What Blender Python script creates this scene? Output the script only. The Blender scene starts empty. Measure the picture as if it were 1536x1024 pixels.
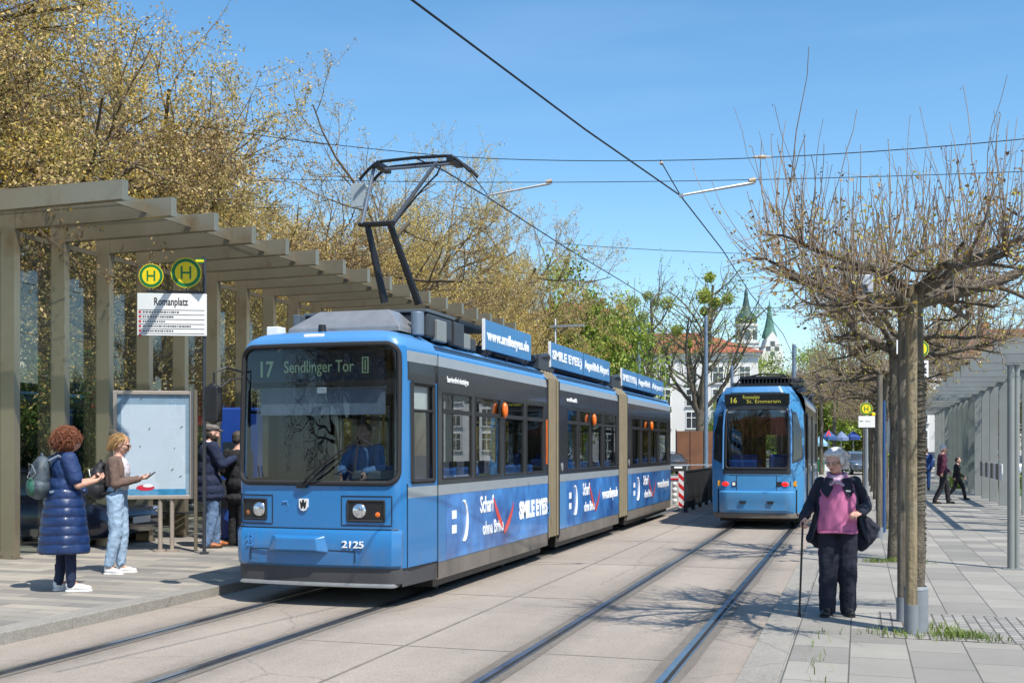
import bpy, bmesh, math, random
import numpy as np
from mathutils import Vector, Matrix
R = math.radians
S = bpy.context.scene
COL = S.collection
# ------------------------------------------------------------------ camera, sky, sun, exposure
CAMH = 1.75
YAW = R(17.4)
FPX = 1664.0
cam = bpy.data.cameras.new("camera"); camo = bpy.data.objects.new("camera", cam); COL.objects.link(camo)
camo.location = (0, 0, CAMH); camo.rotation_euler = (R(90), 0, YAW)
cam.sensor_width = 36; cam.lens = 36 * FPX / 1536; cam.shift_y = 160 / 1536
cam.clip_start = .1; cam.clip_end = 3000
S.camera = camo
S.view_settings.view_transform = 'Standard'; S.view_settings.look = 'None'
S.view_settings.exposure = 0.30; S.view_settings.gamma = 1
SUN_EL = R(56)
SX, SY = .80, -.60                      # horizontal direction towards the sun
W = bpy.data.worlds.new("World"); S.world = W; W.use_nodes = True
wn = W.node_tree; bg = wn.nodes['Background']
sky = wn.nodes.new('ShaderNodeTexSky'); sky.sky_type = 'NISHITA'; sky.sun_disc = False
sky.sun_elevation = SUN_EL; sky.sun_rotation = math.atan2(SX, SY)
sky.air_density = 1.0; sky.dust_density = 0.6; sky.ozone_density = 2.2
hs = wn.nodes.new('ShaderNodeHueSaturation'); hs.inputs['Saturation'].default_value = 1.22; hs.inputs['Hue'].default_value = .493
hs.inputs['Value'].default_value = 1.10
wn.links.new(sky.outputs[0], hs.inputs['Color'])
# faint high cirrus
tcw = wn.nodes.new('ShaderNodeTexCoord'); mpw = wn.nodes.new('ShaderNodeMapping'); mpw.inputs['Scale'].default_value = (1.2, 1.2, 9)
nzw = wn.nodes.new('ShaderNodeTexNoise'); nzw.inputs['Scale'].default_value = 2.2; nzw.inputs['Detail'].default_value = 7
rmw = wn.nodes.new('ShaderNodeMapRange'); rmw.inputs[1].default_value = .5; rmw.inputs[2].default_value = .85; rmw.inputs[3].default_value = 0; rmw.inputs[4].default_value = .06
mxw = wn.nodes.new('ShaderNodeMixRGB'); mxw.inputs[2].default_value = (6.5, 7.2, 8.2, 1)
wn.links.new(tcw.outputs['Generated'], mpw.inputs[0]); wn.links.new(mpw.outputs[0], nzw.inputs['Vector'])
wn.links.new(nzw.outputs[0], rmw.inputs[0]); wn.links.new(rmw.outputs[0], mxw.inputs[0])
wn.links.new(hs.outputs[0], mxw.inputs[1]); wn.links.new(mxw.outputs[0], bg.inputs[0])
bg.inputs[1].default_value = 0.15
sl = bpy.data.lights.new("sun", 'SUN'); sl.energy = 5.0; sl.angle = R(.5); sl.color = (1, .95, .87)
so = bpy.data.objects.new("sun", sl); COL.objects.link(so)
sd = Vector((SX * math.cos(SUN_EL), SY * math.cos(SUN_EL), math.sin(SUN_EL)))
so.rotation_euler = sd.to_track_quat('Z', 'Y').to_euler(); so.location = (0, 0, 30)
S.cycles.max_bounces = 8; S.cycles.transparent_max_bounces = 24; S.cycles.use_denoising = True
S.cycles.caustics_reflective = False; S.cycles.caustics_refractive = False
S.cycles.sample_clamp_indirect = 6

# ------------------------------------------------------------------ measuring helpers (photo pixel -> place)
cs, sn = math.cos(YAW), math.sin(YAW)
def ray(px):
    u = (px - 768) / FPX
    return (-sn + u * cs, cs + u * sn)
def gnd(px, py, z=0.):
    d = FPX * (CAMH - z) / (py - 672); a = ray(px); return (a[0] * d, a[1] * d)
def at(px, d): a = ray(px); return (a[0] * d, a[1] * d)
def zat(py, d): return CAMH + (672 - py) * d / FPX
def onX(px, X):                        # Y where the ray meets plane X
    a = ray(px); return a[1] * X / a[0]

# ------------------------------------------------------------------ materials
def lin(c):
    return tuple(((x / 255) / 12.92 if x / 255 <= .04045 else ((x / 255 + .055) / 1.055) ** 2.4) for x in c)
MATS = {}
def mat(name, col, rough=.6, metal=0., var=.12, scale=6., bump=0., bscale=60., coat=0., emit=None, spec=.5, col2=None, estr=1.):
    if name in MATS: return MATS[name]
    m = bpy.data.materials.new(name); m.use_nodes = True; nt = m.node_tree; b = nt.nodes['Principled BSDF']
    b.inputs['Roughness'].default_value = rough; b.inputs['Metallic'].default_value = metal
    b.inputs['Specular IOR Level'].default_value = spec
    if coat: b.inputs['Coat Weight'].default_value = coat; b.inputs['Coat Roughness'].default_value = .06
    tc = nt.nodes.new('ShaderNodeTexCoord')
    nz = nt.nodes.new('ShaderNodeTexNoise'); nz.inputs['Scale'].default_value = scale; nz.inputs['Detail'].default_value = 6; nz.inputs['Roughness'].default_value = .65
    nt.links.new(tc.outputs['Object'], nz.inputs['Vector'])
    cr = nt.nodes.new('ShaderNodeValToRGB')
    c1 = [x * (1 - var) for x in col]; c2 = [min(1, x * (1 + var)) for x in (col2 or col)]
    cr.color_ramp.elements[0].position = .3; cr.color_ramp.elements[1].position = .7
    cr.color_ramp.elements[0].color = (*c1, 1); cr.color_ramp.elements[1].color = (*c2, 1)
    nt.links.new(nz.outputs[0], cr.inputs[0]); nt.links.new(cr.outputs[0], b.inputs['Base Color'])
    if var > 0:
        rr = nt.nodes.new('ShaderNodeMapRange'); rr.inputs[3].default_value = max(.02, rough - .08); rr.inputs[4].default_value = min(1, rough + .08)
        nt.links.new(nz.outputs[0], rr.inputs[0]); nt.links.new(rr.outputs[0], b.inputs['Roughness'])
    if bump:
        n2 = nt.nodes.new('ShaderNodeTexNoise'); n2.inputs['Scale'].default_value = bscale; n2.inputs['Detail'].default_value = 4
        nt.links.new(tc.outputs['Object'], n2.inputs['Vector'])
        bp = nt.nodes.new('ShaderNodeBump'); bp.inputs['Strength'].default_value = bump; bp.inputs['Distance'].default_value = .02
        nt.links.new(n2.outputs[0], bp.inputs['Height']); nt.links.new(bp.outputs[0], b.inputs['Normal'])
    if emit:
        b.inputs['Emission Color'].default_value = (*emit, 1); b.inputs['Emission Strength'].default_value = estr
    MATS[name] = m; return m
def glassmat(name, tint, refl=.10, rough=.01):
    m = bpy.data.materials.new(name); m.use_nodes = True; nt = m.node_tree; nt.nodes.clear()
    o = nt.nodes.new('ShaderNodeOutputMaterial'); t = nt.nodes.new('ShaderNodeBsdfTransparent'); t.inputs[0].default_value = (*tint, 1)
    g = nt.nodes.new('ShaderNodeBsdfGlossy'); g.inputs['Roughness'].default_value = rough; g.inputs['Color'].default_value = (.95, .97, 1, 1)
    f = nt.nodes.new('ShaderNodeFresnel'); ge = nt.nodes.new('ShaderNodeNewGeometry'); mi = nt.nodes.new('ShaderNodeMath'); mi.operation = 'MULTIPLY_ADD'; mi.inputs[1].default_value = -(1.45 - 1 / 1.45); mi.inputs[2].default_value = 1.45
    nt.links.new(ge.outputs['Backfacing'], mi.inputs[0]); nt.links.new(mi.outputs[0], f.inputs[0])
    a = nt.nodes.new('ShaderNodeMath'); a.operation = 'ADD'; a.inputs[1].default_value = refl; a.use_clamp = True
    x = nt.nodes.new('ShaderNodeMixShader')
    nt.links.new(f.outputs[0], a.inputs[0]); nt.links.new(a.outputs[0], x.inputs[0]); nt.links.new(t.outputs[0], x.inputs[1]); nt.links.new(g.outputs[0], x.inputs[2])
    nt.links.new(x.outputs[0], o.inputs[0]); MATS[name] = m; return m
def leafmat(name, col, col2):
    m = mat(name, col, .6, 0, .25, 1.2, col2=col2)
    b = m.node_tree.nodes['Principled BSDF']
    # thin leaf: some light passes through
    nt = m.node_tree; tr = nt.nodes.new('ShaderNodeBsdfTranslucent'); mx = nt.nodes.new('ShaderNodeMixShader'); mx.inputs[0].default_value = .35
    cr = [n for n in nt.nodes if n.type == 'VALTORGB'][0]
    nt.links.new(cr.outputs[0], tr.inputs[0]); out = nt.nodes['Material Output']
    nt.links.new(b.outputs[0], mx.inputs[1]); nt.links.new(tr.outputs[0], mx.inputs[2]); nt.links.new(mx.outputs[0], out.inputs[0])
    return m
def bricks(name, c1, c2, cm, bw, rh, mortar=.008, rot=0., off=.5, rough=.8, stain=.25, nscale=.6, bump=.25, loc=(0, 0, 0)):
    m = bpy.data.materials.new(name); m.use_nodes = True; nt = m.node_tree; b = nt.nodes['Principled BSDF']; L = nt.links
    tc = nt.nodes.new('ShaderNodeTexCoord'); mp = nt.nodes.new('ShaderNodeMapping'); mp.inputs['Rotation'].default_value = (0, 0, rot); mp.inputs['Location'].default_value = loc
    L.new(tc.outputs['Object'], mp.inputs[0])
    bt = nt.nodes.new('ShaderNodeTexBrick'); bt.inputs['Scale'].default_value = 1; bt.inputs['Brick Width'].default_value = bw; bt.inputs['Row Height'].default_value = rh
    bt.inputs['Mortar Size'].default_value = mortar; bt.inputs['Mortar Smooth'].default_value = .3; bt.offset = off; bt.inputs['Bias'].default_value = 0
    bt.inputs['Color1'].default_value = (*c1, 1); bt.inputs['Color2'].default_value = (*c2, 1); bt.inputs['Mortar'].default_value = (*cm, 1)
    L.new(mp.outputs[0], bt.inputs['Vector'])
    n1 = nt.nodes.new('ShaderNodeTexNoise'); n1.inputs['Scale'].default_value = nscale; n1.inputs['Detail'].default_value = 8; n1.inputs['Roughness'].default_value = .7
    L.new(tc.outputs['Object'], n1.inputs['Vector'])
    n2 = nt.nodes.new('ShaderNodeTexNoise'); n2.inputs['Scale'].default_value = 55; n2.inputs['Detail'].default_value = 5; n2.inputs['Roughness'].default_value = .85
    L.new(tc.outputs['Object'], n2.inputs['Vector'])
    ad = nt.nodes.new('ShaderNodeMath'); ad.operation = 'ADD'; L.new(n1.outputs[0], ad.inputs[0])
    ml = nt.nodes.new('ShaderNodeMath'); ml.operation = 'MULTIPLY'; ml.inputs[1].default_value = .8; L.new(n2.outputs[0], ml.inputs[0]); L.new(ml.outputs[0], ad.inputs[1])
    mr = nt.nodes.new('ShaderNodeMapRange'); mr.inputs[1].default_value = .55; mr.inputs[2].default_value = 1.25; mr.inputs[3].default_value = 1 - stain; mr.inputs[4].default_value = 1 + stain
    L.new(ad.outputs[0], mr.inputs[0])
    mu = nt.nodes.new('ShaderNodeVectorMath'); mu.operation = 'SCALE'; L.new(bt.outputs[0], mu.inputs[0]); L.new(mr.outputs[0], mu.inputs['Scale'])
    L.new(mu.outputs[0], b.inputs['Base Color']); b.inputs['Roughness'].default_value = rough
    bp = nt.nodes.new('ShaderNodeBump'); bp.inputs['Strength'].default_value = bump; bp.inputs['Distance'].default_value = .01
    sb = nt.nodes.new('ShaderNodeMath'); sb.operation = 'SUBTRACT'; L.new(ml.outputs[0], sb.inputs[0]); L.new(bt.outputs['Fac'], sb.inputs[1])
    L.new(sb.outputs[0], bp.inputs['Height']); L.new(bp.outputs[0], b.inputs['Normal'])
    MATS[name] = m; return m

def stain(m, col, amt, lo=.52, hi=.72, scale=(3, 3, .8), zr=None, ns=1.):
    """patches and runs of dirt or rust with a shape of their own; zr = (z full, z none)"""
    nt = m.node_tree; b = nt.nodes['Principled BSDF']; lk = b.inputs['Base Color'].links[0]; src = lk.from_socket
    tc = nt.nodes.new('ShaderNodeTexCoord'); mp = nt.nodes.new('ShaderNodeMapping'); mp.inputs['Scale'].default_value = scale
    nz = nt.nodes.new('ShaderNodeTexNoise'); nz.inputs['Scale'].default_value = ns; nz.inputs['Detail'].default_value = 9; nz.inputs['Roughness'].default_value = .7
    mr = nt.nodes.new('ShaderNodeMapRange'); mr.inputs[1].default_value = lo; mr.inputs[2].default_value = hi; mr.inputs[4].default_value = amt
    nt.links.new(tc.outputs['Object'], mp.inputs[0]); nt.links.new(mp.outputs[0], nz.inputs['Vector']); nt.links.new(nz.outputs[0], mr.inputs[0]); f = mr.outputs[0]
    if zr:
        sp = nt.nodes.new('ShaderNodeSeparateXYZ'); nt.links.new(tc.outputs['Object'], sp.inputs[0]); m2 = nt.nodes.new('ShaderNodeMapRange'); m2.inputs[1].default_value = zr[0]; m2.inputs[2].default_value = zr[1]; m2.inputs[3].default_value = 1; m2.inputs[4].default_value = 0
        nt.links.new(sp.outputs[2], m2.inputs[0]); mu = nt.nodes.new('ShaderNodeMath'); mu.operation = 'MULTIPLY'; nt.links.new(f, mu.inputs[0]); nt.links.new(m2.outputs[0], mu.inputs[1]); f = mu.outputs[0]
    mx = nt.nodes.new('ShaderNodeMixRGB'); mx.inputs[2].default_value = (*col, 1); nt.links.new(f, mx.inputs[0]); nt.links.new(src, mx.inputs[1]); nt.links.new(mx.outputs[0], b.inputs['Base Color']); return m

# ------------------------------------------------------------------ mesh builder
class MB:
    def __init__(s): s.v = []; s.f = []; s.m = []; s.mats = []
    def mi(s, m):
        if m is None: return 0
        if m not in s.mats: s.mats.append(m)
        return s.mats.index(m)
    def add(s, vs, fs, m=None):
        o = len(s.v); s.v += [tuple(v) for v in vs]; i = s.mi(m)
        for f in fs: s.f.append(tuple(o + k for k in f)); s.m.append(i)
        return s
    def box(s, c, d, m=None, rz=0., M=None):
        x, y, z = d[0] / 2, d[1] / 2, d[2] / 2
        vs = [Vector((a * x, b * y, e * z)) for e in (-1, 1) for a, b in ((-1, -1), (1, -1), (1, 1), (-1, 1))]
        if rz: vs = [Matrix.Rotation(rz, 3, 'Z') @ v for v in vs]
        if M is not None: vs = [M @ v for v in vs]
        c = Vector(c); vs = [v + c for v in vs]
        return s.add(vs, [(0, 3, 2, 1), (4, 5, 6, 7), (0, 1, 5, 4), (1, 2, 6, 5), (2, 3, 7, 6), (3, 0, 4, 7)], m)
    def b2(s, a, b, m=None):
        return s.box([(a[i] + b[i]) / 2 for i in range(3)], [abs(b[i] - a[i]) for i in range(3)], m)
    def tube(s, pts, r, m=None, n=8, cap=True, closed=False):
        P = [Vector(p) for p in pts]; k = len(P); rs = r if hasattr(r, '__len__') else [r] * k
        vs = []; prev = None
        for i, p in enumerate(P):
            if closed: t = P[(i + 1) % k] - P[i - 1]
            else: t = P[min(i + 1, k - 1)] - P[max(i - 1, 0)]
            if t.length < 1e-9: t = Vector((0, 0, 1))
            t.normalize()
            if prev is None:
                a = Vector((0, 0, 1)) if abs(t.z) < .9 else Vector((1, 0, 0)); u = t.cross(a).normalized()
            else: u = (prev - t * prev.dot(t)).normalized()
            prev = u; w = t.cross(u)
            for j in range(n):
                an = 2 * math.pi * j / n; vs.append(p + (u * math.cos(an) + w * math.sin(an)) * rs[i])
        fs = []
        for i in range(k if closed else k - 1):
            for j in range(n):
                a, b = i * n + j, i * n + (j + 1) % n; c = ((i + 1) % k) * n
                fs.append((a, b, c + (j + 1) % n, c + j))
        if cap and not closed: fs.append(tuple(range(n - 1, -1, -1))); fs.append(tuple((k - 1) * n + j for j in range(n)))
        return s.add(vs, fs, m)
    def cyl(s, c, r, h, m=None, n=16, r2=None, ax='z'):
        d = {'x': Vector((1, 0, 0)), 'y': Vector((0, 1, 0)), 'z': Vector((0, 0, 1))}[ax]
        c = Vector(c); return s.tube([c, c + d * h], [r, r if r2 is None else r2], m, n)
    def ell(s, c, r, m=None, n=14, k=9, M=None):
        vs = []; fs = []; c = Vector(c)
        for i in range(k + 1):
            th = math.pi * i / k
            for j in range(n):
                a = 2 * math.pi * j / n
                v = Vector((r[0] * math.sin(th) * math.cos(a), r[1] * math.sin(th) * math.sin(a), r[2] * math.cos(th)))
                if M is not None: v = M @ v
                vs.append(c + v)
        for i in range(k):
            for j in range(n):
                q = (i * n + j, (i + 1) * n + j, (i + 1) * n + (j + 1) % n, i * n + (j + 1) % n)
                if i == 0: q = q[:3]
                elif i == k - 1: q = (q[0], q[1], q[3])
                fs.append(q)
        return s.add(vs, fs, m)
    def cap(s, a, ra, b, rb, m=None, n=12):
        a, b = Vector(a), Vector(b); t = (b - a); L = t.length
        if L < 1e-6: return s.ell(a, (ra,) * 3, m, n)
        t /= L; ps = []; rs = []
        for q in (-1, -.9, -.6, -.3): ps.append(a + t * ra * q); rs.append(ra * math.sqrt(max(.0004, 1 - q * q)))
        ps.append(a); rs.append(ra); ps.append(b); rs.append(rb)
        for q in (.3, .6, .9, 1): ps.append(b + t * rb * q); rs.append(rb * math.sqrt(max(.0004, 1 - q * q)))
        return s.tube(ps, rs, m, n)
    def loft(s, rings, m=None, close=True, caps=True, mats=None):
        n = len(rings[0]); vs = [p for r in rings for p in r]; o = len(s.v); s.v += [tuple(v) for v in vs]
        for i in range(len(rings) - 1):
            for j in range(n if close else n - 1):
                s.f.append((o + i * n + j, o + i * n + (j + 1) % n, o + (i + 1) * n + (j + 1) % n, o + (i + 1) * n + j))
                s.m.append(s.mi(mats[i] if mats else m))
        if caps and close:
            s.f.append(tuple(o + k for k in range(n - 1, -1, -1))); s.m.append(s.mi(m if not mats else mats[0]))
            s.f.append(tuple(o + (len(rings) - 1) * n + k for k in range(n))); s.m.append(s.mi(m if not mats else mats[-1]))
        return s
    def prism(s, poly, axis, a, b, m=None):   # poly of 2D points extruded along axis from a to b
        def P(p, t): return {'x': (t, p[0], p[1]), 'y': (p[0], t, p[1]), 'z': (p[0], p[1], t)}[axis]
        n = len(poly); vs = [P(p, a) for p in poly] + [P(p, b) for p in poly]
        fs = [tuple(range(n - 1, -1, -1)), tuple(range(n, 2 * n))] + [(i, (i + 1) % n, n + (i + 1) % n, n + i) for i in range(n)]
        return s.add(vs, fs, m)
    def build(s, name, m=None, parent=None, smooth=False, bevel=0., loc=None, rz=0., remesh=0., sm=0, solid=0., subd=0, angle=40):
        me = bpy.data.meshes.new(name); me.from_pydata(s.v, [], s.f)
        ms = list(s.mats)
        if not ms: ms = [m]
        for x in ms: me.materials.append(x)
        if len(ms) > 1: me.polygons.foreach_set('material_index', s.m)
        me.update()
        bm = bmesh.new(); bm.from_mesh(me); bmesh.ops.recalc_face_normals(bm, faces=bm.faces); bm.to_mesh(me); bm.free()
        if smooth:
            me.polygons.foreach_set('use_smooth', [True] * len(me.polygons))
            if not remesh and angle < 180: me.set_sharp_from_angle(angle=R(angle))
        o = bpy.data.objects.new(name, me); COL.objects.link(o)
        if parent: o.parent = parent
        if loc: o.location = loc
        if rz: o.rotation_euler.z = rz
        if solid: q = o.modifiers.new('s', 'SOLIDIFY'); q.thickness = solid; q.offset = 0
        if subd: q = o.modifiers.new('u', 'SUBSURF'); q.levels = subd; q.render_levels = subd
        if remesh:
            q = o.modifiers.new('r', 'REMESH'); q.mode = 'VOXEL'; q.voxel_size = remesh; q.use_smooth_shade = True
            if sm: q = o.modifiers.new('m', 'SMOOTH'); q.factor = .5; q.iterations = sm
        if bevel:
            q = o.modifiers.new('b', 'BEVEL'); q.width = bevel; q.segments = 2; q.limit_method = 'ANGLE'; q.angle_limit = R(35)
        return o
def tag(o, label=None, cat=None, group=None, kind=None):
    if label: o['label'] = label
    if cat: o['category'] = cat
    if group: o['group'] = group
    if kind: o['kind'] = kind
    return o
def thing(name, label, cat, loc=(0, 0, 0), rz=0., group=None):
    o = bpy.data.objects.new(name, None); COL.objects.link(o); o.location = loc; o.rotation_euler.z = rz
    o.empty_display_size = .2
    return tag(o, label, cat, group)
def struct(o): o['kind'] = 'structure'; return o
KIDS = lambda o: [c for c in bpy.data.objects if c.parent == o]
def dup(o, loc=None, rz=None, label=None, scale=None, parent=None):
    c = o.copy(); COL.objects.link(c); c.parent = parent
    for k in KIDS(o): dup(k, parent=c)
    if loc is not None: c.location = loc
    if rz is not None: c.rotation_euler.z = rz
    if label: c['label'] = label
    if scale is not None: c.scale = scale if hasattr(scale, '__len__') else (scale,) * 3
    return c
_dg = None
def text(s, size, name, m, parent, o, right=(1, 0, 0), up=(0, 0, 1), bold=0., sx=1., align='LEFT', ext=.002, shear=0., fit=0):
    c = bpy.data.curves.new('t', 'FONT'); c.body = s; c.size = size; c.extrude = ext; c.offset = bold; c.align_x = align; c.resolution_u = 3; c.shear = shear
    t = bpy.data.objects.new('t', c); COL.objects.link(t); bpy.context.view_layer.update()
    me = bpy.data.meshes.new_from_object(t.evaluated_get(bpy.context.evaluated_depsgraph_get()))
    bpy.data.objects.remove(t); bpy.data.curves.remove(c)
    if fit: sx = fit / max(v.co.x for v in me.vertices)
    r, u = Vector(right), Vector(up); n = r.cross(u); O = Vector(o)
    for v in me.vertices: v.co = O + r * v.co.x * sx + u * v.co.y + n * v.co.z
    me.materials.clear(); me.materials.append(m); me.name = name
    ob = bpy.data.objects.new(name, me); COL.objects.link(ob); ob.parent = parent; return ob
def surf(fn, us, vs, keep=None, matf=None):
    """grid surface fn(u,v)->point, faces kept where keep(u,v)"""
    m = MB(); nu, nv = len(us), len(vs)
    m.v = [tuple(fn(u, v)) for v in vs for u in us]
    for j in range(nv - 1):
        for i in range(nu - 1):
            cu, cv = (us[i] + us[i + 1]) / 2, (vs[j] + vs[j + 1]) / 2
            if keep and not keep(cu, cv): continue
            m.f.append((j * nu + i, j * nu + i + 1, (j + 1) * nu + i + 1, (j + 1) * nu + i)); m.m.append(m.mi(matf(cu, cv)) if matf else 0)
    return m
rnd = random.Random(7)
# ------------------------------------------------------------------ material set
STEEL = mat('champagne steel', (.33, .285, .205), .34, .65, .07, 1.5, bump=.05, bscale=8)
STEELD = mat('champagne steel edge', (.20, .17, .12), .45, .5, .1, 2)
stain(STEEL, (.20, .12, .05), .6, .55, .68, (.9, .9, .6))
GSTEEL = mat('grey steel', (.27, .285, .27), .42, .3, .08, 1.5)
DGREY = mat('dark grey metal', (.045, .05, .058), .45, .2, .15, 4)
BLACK = mat('black plastic', (.012, .012, .013), .45, 0, .1)
RUB = mat('rubber', (.015, .015, .016), .7, 0, .1)
WHITE = mat('white paint', (.78, .78, .76), .45, 0, .04)
GAL = mat('galvanised', (.40, .42, .43), .45, .7, .1, 8)
GLASS = glassmat('shelter glass', (.84, .87, .84), .03, .01)
RGLASS = glassmat('roof glass', (.93, .95, .95), .02, .02)
CONC = None
# road concrete
def concrete(name, base, joints=False):
    m = bpy.data.materials.new(name); m.use_nodes = True; nt = m.node_tree; L = nt.links; b = nt.nodes['Principled BSDF']
    tc = nt.nodes.new('ShaderNodeTexCoord')
    def noise(sc, det=6, rg=.6, stretch=None):
        n = nt.nodes.new('ShaderNodeTexNoise'); n.inputs['Scale'].default_value = sc; n.inputs['Detail'].default_value = det; n.inputs['Roughness'].default_value = rg
        if stretch:
            mp = nt.nodes.new('ShaderNodeMapping'); mp.inputs['Scale'].default_value = stretch; L.new(tc.outputs['Object'], mp.inputs[0]); L.new(mp.outputs[0], n.inputs['Vector'])
        else: L.new(tc.outputs['Object'], n.inputs['Vector'])
        return n
    def rng(src, a, bb, c, d):
        r = nt.nodes.new('ShaderNodeMapRange'); r.inputs[1].default_value = a; r.inputs[2].default_value = bb; r.inputs[3].default_value = c; r.inputs[4].default_value = d
        L.new(src, r.inputs[0]); return r.outputs[0]
    def mul(a, c):
        q = nt.nodes.new('ShaderNodeMath'); q.operation = 'MULTIPLY'; L.new(a, q.inputs[0]); L.new(c, q.inputs[1]); return q.outputs[0]
    big = rng(noise(.35, 8, .7).outputs[0], .3, .7, .86, 1.12)
    stk = rng(noise(1.2, 6, .7, (1, .12, 1)).outputs[0], .35, .7, .90, 1.06)
    fine = rng(noise(48, 5, .9).outputs[0], .32, .68, .62, 1.34)
    mid = rng(noise(9, 6, .8).outputs[0], .3, .7, .93, 1.07)
    # dark pits
    vo = nt.nodes.new('ShaderNodeTexVoronoi'); vo.inputs['Scale'].default_value = 26; L.new(tc.outputs['Object'], vo.inputs['Vector'])
    pit = rng(vo.outputs['Distance'], .06, .20, .62, 1.0)
    f = mul(mul(mul(mul(big, stk), fine), mid), pit)
    ds = noise(1.6, 5, .7); mvd = nt.nodes.new('ShaderNodeMixRGB'); mvd.inputs[0].default_value = .22; L.new(tc.outputs['Object'], mvd.inputs[1]); L.new(ds.outputs['Color'], mvd.inputs[2])
    ck = nt.nodes.new('ShaderNodeTexVoronoi'); ck.feature = 'DISTANCE_TO_EDGE'; ck.inputs['Scale'].default_value = .42; L.new(mvd.outputs[0], ck.inputs['Vector'])
    f = mul(f, rng(ck.outputs['Distance'], .0, .006, .74, 1.0))
    pa = rng(noise(.22, 3, .5).outputs[0], .56, .60, 1.0, .93); f = mul(f, pa)
    if joints:      # rust and oil that has spread beside each rail
        sx_ = nt.nodes.new('ShaderNodeSeparateXYZ'); L.new(tc.outputs['Object'], sx_.inputs[0]); nn = noise(3.5, 7, .75)
        for xr in (-6.37, -5.03, -2.71, -1.41):
            a_ = nt.nodes.new('ShaderNodeMath'); a_.operation = 'SUBTRACT'; L.new(sx_.outputs[0], a_.inputs[0]); a_.inputs[1].default_value = xr
            b_ = nt.nodes.new('ShaderNodeMath'); b_.operation = 'ABSOLUTE'; L.new(a_.outputs[0], b_.inputs[0])
            c_ = nt.nodes.new('ShaderNodeMath'); c_.operation = 'MULTIPLY_ADD'; L.new(nn.outputs[0], c_.inputs[0]); c_.inputs[1].default_value = -.5; L.new(b_.outputs[0], c_.inputs[2])
            f = mul(f, rng(c_.outputs[0], -.16, .14, .70, 1.0))
    v = nt.nodes.new('ShaderNodeVectorMath'); v.operation = 'SCALE'; v.inputs[0].default_value = base; L.new(f, v.inputs['Scale'])
    L.new(v.outputs[0], b.inputs['Base Color']); b.inputs['Roughness'].default_value = .88
    bp = nt.nodes.new('ShaderNodeBump'); bp.inputs['Strength'].default_value = .3; bp.inputs['Distance'].default_value = .006
    L.new(fine, bp.inputs['Height']); L.new(bp.outputs[0], b.inputs['Normal']); MATS[name] = m; return m
CONC = concrete('track concrete', (.335, .288, .240), True)
CONC2 = concrete('pale concrete', (.34, .325, .295))
KERB = concrete('kerb stone', (.30, .28, .245))
JOINT = mat('joint sealant', (.19, .17, .145), .8, 0, .3, 3)
RAILBED = concrete('rail bed asphalt', (.17, .15, .125))
RAILS = mat('rail steel', (.30, .33, .38), .22, .9, .25, 3)
GROOVE = mat('rail groove', (.02, .018, .016), .8)
PAVEL = bricks('left paving', (.19, .18, .165), (.38, .34, .28), (.11, .10, .09), .95, .24, .006, 0, .37, .8, .22, 1.0, .2)
PAVER = bricks('right paving', (.205, .195, .175), (.325, .305, .265), (.09, .085, .075), .74, .47, .007, R(90), .42, .8, .2, .8, .25, loc=(.3, .08, 0))
COBBLE = bricks('small cobbles', (.24, .23, .22), (.36, .34, .31), (.10, .095, .08), .11, .10, .01, R(90), .5, .85, .25, 2, .6)
GRASS = mat('lawn', (.07, .13, .025), .9, 0, .35, 3, bump=.5, bscale=40)

# ------------------------------------------------------------------ ground, road, pavements
PZL, PZR = .11, .045
KL, KR = -7.28, -.87
def sheet(name, x0, x1, y0, y1, z, m, dz=.0):
    q = MB(); q.add([(x0, y0, z), (x1, y0, z), (x1, y1, z), (x0, y1, z)], [(0, 1, 2, 3)]); return struct(q.build(name, m))
sheet('ground', -700, 700, -60, 1600, -.03, mat('far ground', (.22, .215, .19), .9, 0, .2, .05))
sheet('road', KL, KR, -20, 34, 0, CONC)
sheet('plaza', -60, KR + .0, 34, 95, -.004, CONC2)
q = MB(); q.b2((-60, -20, -.02), (KL - .28, 33.9, PZL)); struct(q.build('platform', PAVEL))
q = MB(); yy = -20.
while yy < 33:
    q.b2((KL - .277, yy + .004, -.02), (KL, yy + .996, PZL + .003)); yy += 1.0
struct(q.build('kerb', KERB, bevel=.008))
q = MB(); q.b2((KR + .30, -20, -.02), (9.5, 120, PZR)); struct(q.build('pavement', PAVER))
q = MB(); yy = -20.
while yy < 90:
    q.b2((KR, yy + .003, -.02), (KR + .297, yy + .997, PZR + .002)); yy += 1.0
struct(q.build('kerb', KERB, bevel=.005))
# cobbled tree strip across the pavement beside the first tree
q = MB(); q.add([(KR + .31, 9.95, PZR + .004), (9.4, 9.95, PZR + .004), (9.4, 11.45, PZR + .004), (KR + .31, 11.45, PZR + .004)], [(0, 1, 2, 3)])
q.v = [(.18, 10.55, PZR + .004), (9.4, 10.35, PZR + .004), (9.4, 12.0, PZR + .004), (.18, 12.2, PZR + .004)]
struct(q.build('tree_strip_paving', COBBLE))
sheet('lawn', 5.2, 60, 44, 54, .06, GRASS)
sheet('side_road', 9.5, 60, -20, 44, -.008, mat('asphalt', (.07, .07, .072), .9, 0, .2, 2, bump=.3, bscale=80))
sheet('far_road', 5.2, 60, 54, 75, -.006, mat('asphalt pale', (.30, .30, .30), .9, 0, .1, 2))
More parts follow.
